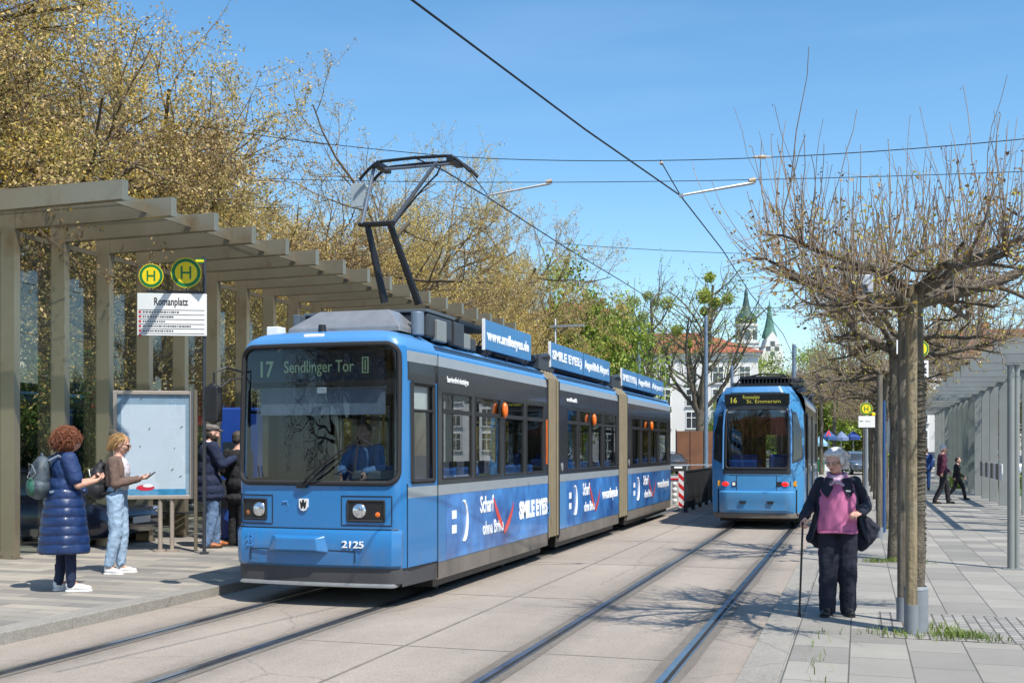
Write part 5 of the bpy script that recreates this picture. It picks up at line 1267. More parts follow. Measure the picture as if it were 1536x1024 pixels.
# ===== blonde woman with sunglasses, jeans, phone
bx, by = gnd(178, 860, PZL)
RZ = R(112)
bl = person('person', 'blonde person with sunglasses in a brown cardigan and pale jeans looking at a phone', (bx, by, PZL), RZ, 1.83)
J = dict(head=V(0, -.035, 1.565), neck=V(0, .01, 1.42), chest=V(0, .0, 1.25), pelvis=V(0, .02, .95),
    shL=V(.155, .02, 1.37), elL=V(.18, .0, 1.11), wrL=V(.08, -.22, 1.15), shR=V(-.155, .02, 1.37), elR=V(-.19, -.01, 1.10), wrR=V(-.05, -.24, 1.15),
    hipL=V(.08, .02, .92), hipR=V(-.08, .02, .92), knL=V(.085, -.02, .50), knR=V(-.08, .01, .50), anL=V(.10, .0, .09), anR=V(-.08, .10, .09))
hM = Matrix.Rotation(R(12), 3, 'X')
body = base_body(bl, SKIN, J, .008, {'L': (V(-.3, -1, .12), V(-.3, .1, .9), .6, -1), 'R': (V(.2, -1, .12), V(.2, .1, .9), .6, 1)}, 1.0, hM, (.13, .095))
face_parts(body, J['head'], hM, eyes=False)
c = J['head']
q = MB()
for sg in (-1, 1):
    q.ell(c + hM @ V(sg * .034, -.096, .0), (.027, .008, .020), None, 14, 8); q.tube([c + hM @ V(sg * .058, -.094, .006), c + hM @ V(sg * .078, -.04, .006), c + hM @ V(sg * .080, .01, .004)], .003, n=5)
q.tube([c + hM @ V(-.01, -.1, .006), c + hM @ V(.01, -.1, .006)], .003, n=5); q.build('sunglasses', BLACK, bl, smooth=True)
BH = mat('blonde hair', (.42, .25, .10), .6, 0, .3, 30, bump=.5, bscale=100); rr = random.Random(4)
lum = [((0, .025, .045), (.085, .100, .082)), ((0, .07, .0), (.075, .06, .08)), ((0, .12, -.02), (.035, .045, .05)), ((0, .14, -.06), (.025, .03, .05))]
for i in range(60):
    a = rr.uniform(0, 6.28); e = rr.uniform(-.1, 1.4); x, y, z = math.cos(a) * math.cos(e), math.sin(a) * math.cos(e), math.sin(e)
    if y < -.5 and z < .55: continue
    lum.append(((x * .088, .025 + y * .103, .04 + z * .085), (.009, .022, .009)))
hair_blob(bl, c, hM, BH, lum); strands(bl, c, hM, BH, 380, (.088, .103, .086), (0, .025, .04), .09, .0024, .15, 9, keep=lambda x, y, z: z > .62 or y > -.3)
CARD = cloth('brown cardigan', (.14, .09, .07), .85, .15); TEE = cloth('white tee', (.62, .58, .62), .8, .05)
q = MB(); q.ell((0, -.01, 1.26), (.165, .125, .17)); q.ell((0, -.01, 1.10), (.145, .115, .14)); q.cap((-.11, .01, 1.36), .055, (.11, .01, 1.36), .055); q.build('tee', TEE, bl, remesh=.011, sm=3)
rings = [(z, 0, .015, rx, ry, 270 + op, 630 - op) for z, rx, ry, op in ((1.43, .075, .07, 40), (1.40, .135, .095, 38), (1.34, .178, .125, 36), (1.25, .185, .145, 38), (1.15, .175, .14, 40), (1.06, .17, .135, 42))]
shell(rings, CARD, 'cardigan', bl, .012, 36, .012, 5)
sleeves(bl, J, CARD, 'sleeve', (.066, .060, .044), end=.93)
DENIM = cloth('pale denim', (.24, .36, .52), .9, .16, .2, 200, 9, col2=(.36, .48, .62))
trousers(bl, J, DENIM, (.105, .082, .060), 'jeans', hem=.86, waist=(.16, .125))
q = MB(); q.ell((0, .075, .93), (.14, .07, .10)); q.cap((-.08, .02, 1.04), .085, (.08, .02, 1.04), .085); q.build('jeans_seat', DENIM, bl, remesh=.011, sm=3)
shoe(bl, (.10, -.01), R(6), WS, WHITE, 1.0); shoe(bl, (-.08, .09), R(-14), WS, WHITE, 1.0)
Mb = Matrix.Translation((bx, by, PZL)) @ Matrix.Rotation(RZ, 4, 'Z') @ Matrix.Scale(1.83 / 1.7, 4)
hp = Mb @ V(.01, -.375, 1.19)
tag(MB().box((0, 0, 0), (.075, .15, .010), BLACK, M=Matrix.Rotation(R(-38), 3, 'X')).build('phone', BLACK, None, loc=tuple(hp), rz=RZ, bevel=.004), 'dark phone held out by the blonde person with sunglasses', 'phone')
BKB = cloth('bag black', (.015, .016, .02), .65, .3)
backpack('black backpack worn by the blonde person in the brown cardigan', tuple(Mb @ V(0, .21, 1.13)), RZ, 1.05, BKB, BKB, BLACK)

# ===== man in flat cap and dark coat at the ticket machine
mx, my = gnd(314, 821, PZL)
RZ = R(140)
man = person('person', 'bearded person in a grey flat cap and dark blue coat at the ticket machine', (mx, my, PZL), RZ, 2.06)
J = dict(head=V(0, -.04, 1.555), neck=V(0, .01, 1.42), chest=V(0, .0, 1.25), pelvis=V(0, .02, .93),
    shL=V(.185, .01, 1.37), elL=V(.22, -.08, 1.12), wrL=V(.12, -.30, 1.17), shR=V(-.185, .01, 1.37), elR=V(-.23, -.10, 1.13), wrR=V(-.10, -.32, 1.22),
    hipL=V(.09, .02, .90), hipR=V(-.09, .02, .90), knL=V(.09, -.10, .50), knR=V(-.09, -.02, .49), anL=V(.10, -.12, .09), anR=V(-.09, .06, .09))
hM = Matrix.Rotation(R(10), 3, 'X')
body = base_body(man, SKIN, J, .010, {'L': (V(-.3, -1, .3), V(-.6, 0, -.5), 1.0, -1), 'R': (V(.3, -1, .3), V(.6, 0, -.5), 1.0, 1)}, 1.0, hM)
face_parts(body, J['head'], hM)
c = J['head']; BRD = mat('dark beard', (.05, .035, .025), .8, 0, .3, 40)
hair_blob(man, c, hM, BRD, [((0, -.045, -.075), (.052, .045, .045)), ((.05, -.01, -.05), (.03, .05, .045)), ((-.05, -.01, -.05), (.03, .05, .045)), ((0, .06, -.02), (.075, .045, .07))], 'beard')
CAP = cloth('cap wool', (.16, .14, .13), .9, .25, .3, 120, 30)
q = MB(); q.ell(c + hM @ V(0, .02, .075), (.096, .115, .052), None, 18, 9, M=hM); q.ell(c + hM @ V(0, -.10, .055), (.062, .05, .014), None, 14, 7, M=hM); q.ell(c + hM @ V(0, .03, .05), (.088, .102, .045), None, 18, 9, M=hM); q.build('flat_cap', CAP, man, remesh=.008, sm=3)
MC = cloth('dark blue coat', (.010, .018, .050), .85, .15)
q = MB(); q.ell((0, .01, 1.25), (.205, .145, .19)); q.ell((0, .02, 1.06), (.185, .145, .19)); q.ell((0, .01, .90), (.21, .175, .15)); q.ell((0, .0, .78), (.225, .20, .13)); q.ell((0, -.01, .70), (.225, .205, .09)); q.cap((-.14, .01, 1.36), .07, (.14, .01, 1.36), .07); q.build('coat', MC, man, remesh=.012, sm=4)
sleeves(man, J, MC, 'sleeve', (.082, .070, .052), end=.92)
q = MB(); q.tube([(.06 * math.cos(a), .0 + .06 * math.sin(a), 1.435 + .01 * math.sin(a)) for a in np.linspace(0, 6.28, 17)[:-1]], .014, n=8, closed=True); q.build('collar', TEE, man, smooth=True)
trousers(man, J, cloth('blue denim', (.07, .13, .24), .9, .2, .2, 200, 9, col2=(.14, .22, .36)), (.105, .085, .068), 'jeans')
TANL = mat('tan leather', (.33, .11, .035), .45, 0, .15)
shoe(man, (.10, -.13), R(10), TANL, RUB, 1.05); shoe(man, (-.09, .05), R(-16), TANL, RUB, 1.05)

# ===== simple shared builder for the partly hidden and the distant people
def simple_person(label, loc, rz, H, cols, stride=.1, coatlen=.8, hair=(.05, .04, .03), vox=.014, arm=.1, bag=False, seated=False):
    t = person('person', label, loc, rz, H)
    J = dict(head=V(0, -.03, 1.56), neck=V(0, .01, 1.41), chest=V(0, .0, 1.24), pelvis=V(0, .01, .93),
        shL=V(.17, .01, 1.36), elL=V(.22, .02 + arm * .3, 1.10), wrL=V(.19, -.10 - arm, .93), shR=V(-.17, .01, 1.36), elR=V(-.22, .04, 1.10), wrR=V(-.20, .0 + arm, .90),
        hipL=V(.09, .0, .90), hipR=V(-.09, .0, .90), knL=V(.09, -.02 - stride * .8, .50), knR=V(-.09, .0 + stride * .3, .50), anL=V(.09, -stride * 1.3, .09), anR=V(-.09, stride * 1.7, .10 + stride * .15))
    if seated:
        J.update(wrL=V(.16, -.30, 1.10), wrR=V(-.16, -.30, 1.10), elL=V(.25, -.10, 1.12), elR=V(-.25, -.10, 1.12), knL=V(.12, -.38, .90), knR=V(-.12, -.38, .90), anL=V(.12, -.40, .50), anR=V(-.12, -.40, .50))
    hm = Matrix.Rotation(R(6), 3, 'X')
    b = base_body(t, SKIN, J, vox, {'L': (V(0, -.5, -.8), V(-1, 0, 0), .6, -1), 'R': (V(0, -.3, -.9), V(1, 0, 0), .6, 1)}, 1.0, hm)
    hm_ = mat('hair %.2f %.2f' % hair[:2], hair, .7, 0, .2, 20)
    hair_blob(t, J['head'], hm, hm_, [((0, .03, .045), (.088, .100, .082)), ((0, .07, .0), (.075, .05, .075))], vox=.01)
    cm, tm = cloth('coat %.3f %.3f %.3f' % cols[0], cols[0]), cloth('pants %.3f %.3f %.3f' % cols[1], cols[1])
    q = MB(); q.ell((0, .01, 1.25), (.195, .14, .18)); q.ell((0, .02, 1.06), (.175, .14, .18)); q.cap((-.13, .01, 1.35), .07, (.13, .01, 1.35), .07)
    if coatlen < .9: q.ell((0, .02, .92), (.19, .15, .14)); q.ell((0, .02, coatlen), (.195, .155, .09))
    q.build('coat', cm, t, remesh=vox, sm=3); sleeves(t, J, cm, 'sleeve', (.078, .066, .05), vox=vox)
    trousers(t, J, tm, (.10, .078, .062), vox=vox)
    if not seated: shoe(t, (J['anL'].x, J['anL'].y), 0, BLACK, RUB); shoe(t, (J['anR'].x, J['anR'].y), 0, BLACK, RUB)
    return t
x, y = at(357, 18.6)
simple_person('dark-clothed person standing behind the man in the cap, half hidden by the tram', (x, y, PZL), R(175), 1.95, ((.012, .012, .014), (.012, .012, .014)), 0, .7)
x, y = gnd(1414, 755, PZR)
simple_person('white-haired person in a maroon jacket walking under the right shelter', (x, y, PZR), R(100), 1.83, ((.075, .012, .035), (.014, .014, .018)), .14, .86, (.62, .60, .56))
x, y = gnd(1436, 749, PZR)
simple_person('person in black striding just behind the maroon jacket walker', (x, y, PZR), R(75), 1.42, ((.010, .010, .012), (.012, .012, .014)), .22, .84, (.03, .025, .02))
x, y = gnd(1389, 735, PZR)
simple_person('person in blue seen between the pollard trunks and the maroon jacket walker', (x, y, PZR), R(180), 1.75, ((.015, .05, .20), (.02, .06, .20)), .08, .84)
# driver behind the windscreen
d = simple_person('tram driver in a pale blue shirt behind the windscreen', (TX + .33, TY + .60, .44), 0, 1.62, ((.13, .25, .45), (.02, .02, .04)), 0, .95, (.05, .035, .03), seated=True)

# cloth wrinkles on every garment
wt = {}
def wrinkle(o, st, sc):
    if sc not in wt: x = bpy.data.textures.new('wrinkle', 'CLOUDS'); x.noise_scale = sc; x.noise_depth = 3; wt[sc] = x
    m = o.modifiers.new('w', 'DISPLACE'); m.texture = wt[sc]; m.strength = st; m.mid_level = .5; m.texture_coords = 'LOCAL'
for o in list(bpy.data.objects):
    if o.type != 'MESH' or not o.parent or o.parent.get('category') != 'person': continue
    n = o.name.split('.')[0]
    if n in ('trousers', 'jeans', 'jeans_seat', 'leggings'): wrinkle(o, .022, .055)
    elif n in ('coat_skirt',): wrinkle(o, .020, .045)
    elif n in ('jacket', 'coat', 'coat_top', 'sleeve', 'cardigan', 'jacket_tail', 'rolled_jacket'): wrinkle(o, .026, .07)
    elif n in ('pink_top', 'tee'): wrinkle(o, .030, .075)
# ------------------------------------------------------------------ trees
BARK = mat('bark grey brown', (.12, .095, .065), .9, 0, .3, 5, bump=.5, bscale=30)
BARKD = stain(mat('bark dark', (.13, .11, .08), .9, 0, .3, 8, bump=.9, bscale=35), (.045, .038, .03), .8, .48, .6, (14, 14, 3))
TWIG = mat('twig brown', (.17, .125, .08), .85, 0, .25, 3); TWIGR = mat('shoot red brown', (.105, .06, .045), .7, 0, .25, 3)
TWIGP = mat('twig pale', (.24, .185, .12), .85, 0, .25, 3)
LF = [leafmat('bud gold', (.58, .41, .09), (.70, .52, .13)), leafmat('bud olive', (.36, .31, .09), (.48, .41, .13)), leafmat('bud tan', (.56, .40, .16), (.68, .50, .23)), leafmat('bud dark', (.20, .13, .055), (.30, .20, .09))]
LY = [leafmat('young leaf', (.36, .34, .05), (.48, .42, .08)), leafmat('young leaf orange', (.42, .24, .06), (.5, .32, .08)), leafmat('bud brown', (.13, .07, .04), (.2, .11, .05))]
LG = [leafmat('leaf green', (.13, .22, .03), (.20, .30, .04)), leafmat('leaf light green', (.27, .37, .05), (.38, .46, .08)), leafmat('leaf deep green', (.045, .09, .018), (.07, .13, .025))]
class Seg:
    def __init__(s): s.A = []; s.B = []; s.ra = []; s.rb = []
    def add(s, a, b, ra, rb): s.A.append(tuple(a)); s.B.append(tuple(b)); s.ra.append(ra); s.rb.append(rb)
    def mesh(s, name, m, n=3, parent=None, kind=None):
        A = np.array(s.A); B = np.array(s.B); ra = np.array(s.ra)[:, None]; rb = np.array(s.rb)[:, None]
        d = B - A; L = np.linalg.norm(d, axis=1, keepdims=True) + 1e-9; d /= L
        up = np.where(np.abs(d[:, 2:3]) > .9, np.array([[1., 0, 0]]), np.array([[0, 0, 1.]])); u = np.cross(d, up); u /= np.linalg.norm(u, axis=1, keepdims=True) + 1e-9; w = np.cross(d, u)
        N = len(A); V_ = np.zeros((N, 2 * n, 3))
        for j in range(n):
            c, s_ = math.cos(2 * math.pi * j / n), math.sin(2 * math.pi * j / n); o = u * c + w * s_
            V_[:, j] = A + o * ra; V_[:, n + j] = B + o * rb + d * rb * .4
        F = np.zeros((N, n, 4), dtype=np.int64); base = (np.arange(N) * 2 * n)[:, None]
        for j in range(n): F[:, j] = base + np.array([[j, (j + 1) % n, n + (j + 1) % n, n + j]])
        return npmesh(name, V_.reshape(-1, 3), F.reshape(-1, 4), [m], None, parent, smooth=n > 4)
def npmesh(name, V_, F, mats, mi=None, parent=None, smooth=False):
    me = bpy.data.meshes.new(name); nv, nf, k = len(V_), len(F), F.shape[1]
    me.vertices.add(nv); me.vertices.foreach_set('co', V_.astype(np.float32).ravel()); me.loops.add(nf * k); me.loops.foreach_set('vertex_index', F.astype(np.int32).ravel())
    me.polygons.add(nf); me.polygons.foreach_set('loop_start', np.arange(0, nf * k, k, dtype=np.int32)); me.polygons.foreach_set('loop_total', np.full(nf, k, dtype=np.int32))
    for m in mats: me.materials.append(m)
    if mi is not None: me.polygons.foreach_set('material_index', mi.astype(np.int32))
    if smooth: me.polygons.foreach_set('use_smooth', np.ones(nf, dtype=bool))
    me.update(calc_edges=True); o = bpy.data.objects.new(name, me); COL.objects.link(o); o.parent = parent; return o
def leaves(name, P_, size, mats, w, seed, parent, per=1, spread=.1):
    g = np.random.default_rng(seed); P_ = np.array(P_); P_ = np.repeat(P_, per, 0) + g.normal(0, spread, (len(P_) * per, 3)); N = len(P_)
    a = g.normal(size=(N, 3)); a /= np.linalg.norm(a, axis=1, keepdims=True); b = g.normal(size=(N, 3)); b -= a * (a * b).sum(1, keepdims=True); b /= np.linalg.norm(b, axis=1, keepdims=True)
    s = size * g.uniform(.5, 1.35, (N, 1)); c = np.cross(a, b)
    V_ = np.stack([P_ - a * s, P_ + b * s * .55 + c * s * .12, P_ + a * s, P_ - b * s * .55 + c * s * .12], 1).reshape(-1, 3)
    F = np.arange(N * 4).reshape(-1, 4)
    # neighbouring leaves tend to share a tone
    fld = np.sin(P_[:, 0] * 1.3 + seed) + np.sin(P_[:, 1] * 1.1 + 2 * seed) + np.sin(P_[:, 2] * 1.7) + g.normal(0, 1.2, N)
    q = np.quantile(fld, np.cumsum(w)[:-1]); mi = np.searchsorted(q, fld)
    return npmesh(name, V_, F, mats, mi, parent)
def rv(r, s=1.): return Vector((r.gauss(0, s), r.gauss(0, s), r.gauss(0, s)))
def grow(r, seg, p, d, L, rad, lvl, spec, tips, thin):
    """curving branch with side branches; spec[lvl] = (segments, children, child length factor, spread, upward pull)"""
    ns, nc, lf, sp, upw = spec[lvl]; pts = [p.copy()]; d = d.normalized(); rr = rad
    for i in range(ns):
        d = (d + rv(r, .13) + Vector((0, 0, upw))).normalized(); q = p + d * L / ns; r2 = rad * (1 - .62 * (i + 1) / ns)
        (seg if rr > .028 else thin).add(p, q, rr, r2); p = q; rr = r2; pts.append(p.copy())
        if lvl >= len(spec) - 2: tips.append(tuple(p))
    if lvl + 1 >= len(spec): return
    for c in range(nc):
        t = .25 + .75 * (c + r.random()) / nc; k = min(ns - 1, int(t * ns)); b = pts[k].lerp(pts[k + 1], t * ns - k)
        dd = (pts[k + 1] - pts[k]).normalized(); o = rv(r).normalized(); o = (o - dd * o.dot(dd)).normalized()
        grow(r, seg, b, dd * (1 - sp) + o * sp, L * lf * r.uniform(.7, 1.2) * (1.15 - .4 * t), max(.006, rad * (1 - .62 * t) * .62), lvl + 1, spec, tips, thin)
def big_tree(label, seed, H=13, R_=4.6, leafn=2, lsize=.085, mats=LF, w=(.3, .3, .25, .15), trunk=2.6, bark=BARK, twig=TWIG, cat='tree', name='tree', group=None, dens=1., spec=None, up=.06, lspread=.12):
    r = random.Random(seed); t = thing(name, label, cat, (0, 0, 0), 0, group); seg = Seg(); thin = Seg(); tips = []
    spec = spec or [(7, 9, .62, .62, up), (6, 7, .60, .6, .05), (5, 6, .62, .55, .05), (4, 4, .5, .6, .04)]
    p = Vector((0, 0, 0)); rad = H * .021; d = Vector((0, 0, 1))
    for i in range(3): q = p + (d + rv(r, .03)) * trunk / 3; seg.add(p, q, rad * (1.35 if i == 0 else 1), rad); p = q
    nl = 6
    for i in range(nl):
        a = 2 * math.pi * (i + r.uniform(-.3, .3)) / nl; el = r.uniform(.75, 1.25)
        grow(r, seg, p - Vector((0, 0, r.uniform(0, .5))), Vector((math.cos(a) * math.cos(el), math.sin(a) * math.cos(el), math.sin(el))), (H - trunk) * r.uniform(.58, .72), rad * .55, 0, spec, tips, thin)
    grow(r, seg, p, Vector((r.uniform(-.1, .1), r.uniform(-.1, .1), 1)), (H - trunk) * .86, rad * .8, 0, spec, tips, thin)
    tr = seg.mesh('trunk', bark, 6, t); tw = thin.mesh('twigs', twig, 3, t)
    tips = [q for q in tips if r.random() < dens]
    leaves('crown', tips, lsize, mats, w, seed, t, leafn, lspread); return t, len(tips)
row = [(-18.2, 11.5, 1.0), (-18, 18, 1.0), (-18.5, 25, 1.0), (-18, 32, .92), (-18.4, 39, .90), (-18, 46, .98), (-18.3, 53.5, 1.02), (-18.6, 61, .78)]
rowlab = ['gold-budded tree at the extreme left edge behind the shelter', 'tall gold-budded tree at the left, its branches crossing the top edge of the photo', 'gold-budded tree rising above the stepped shelter roof, second from the left', 'gold-budded tree behind the stop sign discs', 'gold-budded tree standing behind the raised pantograph', 'gold-budded tree just right of the pantograph arms', 'gold-budded tree above the first advert board of the long tram', 'bare-topped gold-budded tree beside the dark conifer']
protos = []
G1 = 'row of gold-budded trees behind the left shelter'
for i in range(3):
    t, n = big_tree(rowlab[i], 31 + i, 13.4, leafn=11, lsize=.036, lspread=.075, group=G1); protos.append(t)
for i, (x, y, s) in enumerate(row):
    o = protos[i] if i < 3 else dup(protos[(i * 2) % 3], label=rowlab[i])
    o.location = (x, y, 0); o.rotation_euler.z = 1.7 * i; k_ = .98 if i < 5 else .82; o.scale = (s * k_, s * k_, s)
# second, denser belt further back
G2 = 'second line of gold-budded trees further from the platform'
lab2 = ['broad gold tree further back, seen between the shelter beams and the left sky', 'broad gold tree further back behind the poster board', 'broad gold tree further back behind the pantograph', 'broad dense gold tree further back above the roof of the long tram', 'broad gold tree further back, left of the green tree']
for i, (x, y, s) in enumerate(((-27, 24, .9), (-26, 34, .85), (-26, 45, .85), (-25, 55, .86), (-26, 66, .80))):
    o = dup(protos[i % 3], (x, y, 0), 2.3 * i + 1, lab2[i], (s * .8, s * .8, s)); o['group'] = G2
# low gold understorey behind the shelter
t, n = big_tree('low dense gold shrub tree behind the roof of the long tram', 77, 6.2, leafn=14, lsize=.042, trunk=.9, w=(.4, .35, .15, .1), group='low gold trees behind the shelter', lspread=.12)
lab3 = ['low dense gold shrub tree behind the poster board', 'low dense gold shrub tree directly behind the pantograph arms', 'low dense gold shrub tree above the middle of the long tram']
t.location = (-17, 40, 0)
for i, (x, y, s) in enumerate(((-17, 30, .9), (-17.5, 47, 1.05), (-17.8, 55, 1.05))): dup(t, (x, y, 0), i * 1.3, lab3[i], s)

# ---- pollarded planes on the right pavement
def pollard(label, seed, nshoot=520, tall=1.35, nl=10, near=True):
    r = random.Random(seed); t = thing('pollard_tree', label, 'tree', (0, 0, 0), 0, 'pollarded trees along the right pavement')
    seg = Seg(); thin = Seg(); sh = Seg(); tips = []
    zt = 3.05
    p = Vector((0, 0, 0))
    for i in range(8):
        q = Vector((r.gauss(0, .008), r.gauss(0, .008), zt * (i + 1) / 8)); seg.add(p, q, .085 - .002 * i + (.02 if i == 0 else 0), .083 - .002 * i); p = q
    seg.add(p, p + Vector((0, 0, .12)), .085, .11)
    knots = []
    for i in range(nl):
        a = 2 * math.pi * (i + r.uniform(-.25, .25)) / nl; d = Vector((math.cos(a), math.sin(a), r.uniform(.10, .40))).normalized(); q0 = p + Vector((0, 0, r.uniform(-.05, .1))); L = r.uniform(1.1, 1.75); rad = r.uniform(.042, .058); pt = q0
        n = 7
        for j in range(n):
            d = (d + rv(r, .17)); d.z = max(-.2, min(.42, d.z)); d.normalize(); q = pt + d * L / n; r2 = rad * .90; (seg).add(pt, q, rad, r2 * (1.25 if r.random() < .3 else 1)); pt = q; rad = r2
            if j > 0: knots.append((pt.copy(), d.copy(), 1.4))
            if j in (1, 2, 4, 5):
                d3 = (d + rv(r, .65)).normalized(); p3 = pt; rd = rad * .7; 
                for k in range(4):
                    d3 = (d3 + rv(r, .28)); d3.z = max(-.3, min(.38, d3.z)); d3.normalize(); q3 = p3 + d3 * .13; seg.add(p3, q3, rd, rd * .86); p3 = q3; rd *= .86; knots.append((p3.copy(), d3.copy(), 1.2))
        knots += [(pt.copy(), d.copy(), 3.5)] * 2
    W_ = [k[2] for k in knots]
    for i in range(nshoot):
        k = r.choices(knots, W_)[0]; b = k[0]; out = Vector((b.x, b.y, 0)); rr_ = out.length; out = out.normalized() if rr_ > .05 else Vector((0, 0, 0))
        mode = r.random()
        if mode < .58: d = (rv(r, .30) + out * .30 + Vector((0, 0, 1.0))).normalized(); L = r.uniform(.35, 1.0) * tall * (1.15 if r.random() < .12 else .72); pull = .14
        elif mode < .90: d = (rv(r, .55) + out * .9 + Vector((0, 0, .25))).normalized(); L = r.uniform(.25, .75); pull = .05
        else: d = (rv(r, .6) + out * .7 + Vector((0, 0, -.35))).normalized(); L = r.uniform(.2, .5); pull = .02
        n = 7; rad = r.uniform(.0045, .008) if near else .0085; pt = b
        for j in range(n):
            d = (d + rv(r, .10) + Vector((0, 0, pull))).normalized(); q = pt + d * L / n; sh.add(pt, q, rad, rad * .87); pt = q; rad *= .87
            if r.random() < .42: tips.append(tuple(pt + rv(r, .012)))
            if r.random() < .16 and j < 5:
                d4 = (d + rv(r, .55)).normalized(); p4 = pt
                for kk in range(3): q4 = p4 + d4 * L * .09; sh.add(p4, q4, rad * .7, rad * .5); p4 = q4; d4 = (d4 + rv(r, .12) + Vector((0, 0, pull * .8))).normalized()
                tips.append(tuple(p4))
    seg.mesh('trunk', BARKD, 8, t); sh.mesh('shoots', TWIGR if False else mat('shoot mix', (.17, .125, .10), .75, 0, .3, 1.5, col2=(.36, .285, .21)), 4 if near else 3, t)
    up = [q for q in tips if q[2] < zt + 1.0]; hi = [q for q in tips if q[2] >= zt + 1.0]
    lo = [q for q in up if r.random() < .8]
    leaves('young_leaves', lo, .021, LY, (.60, .25, .15), seed, t, 2, .02)
    leaves('buds', hi + [q for q in up if r.random() < .5], .011, [LY[2], LY[1]], (.8, .2), seed + 1, t, 1, .004)
    return t
PL = [(.50, 10.95), (.50, 17.9), (.50, 24.9), (.52, 31.9), (.52, 39), (.5, 46), (.5, 53), (.5, 60)]
pa = pollard('nearest bare pollard with long upright shoots beside the person in pink', 5, 900, 1.5)
pb = pollard('second bare pollard behind the nearest one, trunk just left of its stakes', 15, 620, 1.2, near=False)
plab = [None, None, 'third bare pollard along the right pavement, behind the blue post', 'fourth bare pollard along the right pavement', 'fifth bare pollard along the right pavement, by the small stop sign', 'sixth bare pollard along the right pavement', 'seventh bare pollard, right of the parked grey car', 'eighth and farthest bare pollard of the pavement row']
for i, (x, y) in enumerate(PL):
    o = pa if i == 0 else pb if i == 1 else dup([pb, pa][i % 2], label=plab[i])
    o.location = (x, y, PZR); o.rotation_euler.z = 0 if i == 0 else 1.9 * i
    if i: o.scale = (1.05, 1.05, 1.04)
# extra crowns left of the row, along the curve of the track
for i, (px, d, lb, s) in enumerate(((1232, 74, 'bare pollard rising just right of the second tram', 1.7), (1252, 92, 'distant bare pollard above the market umbrellas', 1.9), (1215, 96, 'distant bare pollard behind the second tram roof', 1.8))):
    x, y = at(px, d); dup(pb, (x, y, 0), 2. + i, lb, s)
# pollards beyond the right shelter
for i, (px, d, lb, s) in enumerate(((1452, 52, 'bare pollard standing beyond the right shelter roof', 1.6), (1545, 40, 'bare pollard beyond the shelter at the right edge', 1.6))):
    x, y = at(px, d); dup(pb, (x, y, 0), 4. + i, lb, s)
# stakes, trunk wrap and base sleeves at the first and second pollard
STK = stain(mat('stake timber', (.29, .23, .135), .85, 0, .2, 4, bump=.5, bscale=25), (.10, .08, .055), .8, .45, .62, (30, 30, 1.2)); stain(STK, (.16, .15, .11), .7, .5, .6, (3, 3, 2)); STKD = stain(mat('weathered stake', (.17, .15, .115), .9, 0, .25, 4, bump=.3, bscale=25), (.06, .05, .04), .8, .45, .6, (30, 30, 1.2))
def stake(px, py, h, m, label, r=.05, sleeve=.24):
    x, y = gnd(px, py, PZR); t = thing('tree_stake', label, 'stake', (x, y, PZR), 0, 'stakes holding the pollards')
    q = MB(); q.tube([(0, 0, .02), (0, 0, h * .5), (0.005, 0, h)], [r, r * .97, r * .92], n=14); q.build('pole', m, t, smooth=True)
    q = MB(); q.tube([(0, 0, 0), (0, 0, sleeve)], r * 1.16, n=16); q.build('sleeve', mat('grey sleeve', (.20, .22, .24), .6, 0, .12, 6), t, smooth=True)
    return t
stake(1367, 950, 3.2, STK, 'tan timber stake in front of the nearest pollard trunk', .053, .27); stake(1353, 932, 3.15, STKD, 'dark weathered stake left of the nearest pollard trunk', .046, .24)
stake(1319, 806, 3.1, STKD, 'weathered stake left of the second pollard trunk', .06, .2); stake(1296, 740, 2.95, STKD, 'grey stake beside the third pollard', .07, .2)
x, y = PL[0]; t = thing('tree_guard', 'ribbed wire guard wrapped around the trunk of the nearest pollard', 'tree guard', (x, y, PZR))
q = MB(); 
for z in np.arange(.75, 2.55, .045): q.tube([(.090 * math.cos(a), .090 * math.sin(a), z + .02 * math.cos(a + 9 * z) + .012 * math.sin(40 * z)) for a in np.linspace(0, 6.28, 15)[:-1]], .0065, n=5, closed=True)
q.build('coil', mat('guard ribs', (.10, .085, .06), .7), t)
q = MB(); q.tube([(0, 0, 0), (0, 0, .40)], .108, n=18, cap=False); q.tube([(0, 0, .40), (0, 0, .43)], [.111, .096], n=18, cap=False); q.build('sleeve', MATS['grey sleeve'], t, smooth=True)
# grey box in the tree
x, y = at(1290, 9.5); z = zat(427, 9.5); t = thing('speaker_box', 'pale grey box fixed among the branches of the nearest pollard', 'box', (x, y, z), YAW)
q = MB(); q.b2((-.10, -.05, -.07), (.10, .06, .08)); q.build('housing', mat('box grey', (.42, .45, .50), .5, 0, .08), t, bevel=.008)
q = MB(); q.b2((-.075, -.054, -.06), (.05, -.0505, -.005)); q.build('grille', DGREY, t)
q = MB(); q.tube([(.0, .06, 0), (.25, .55, -.03), (.52, 1.0, -.10)], .012); q.build('bracket', GAL, t)
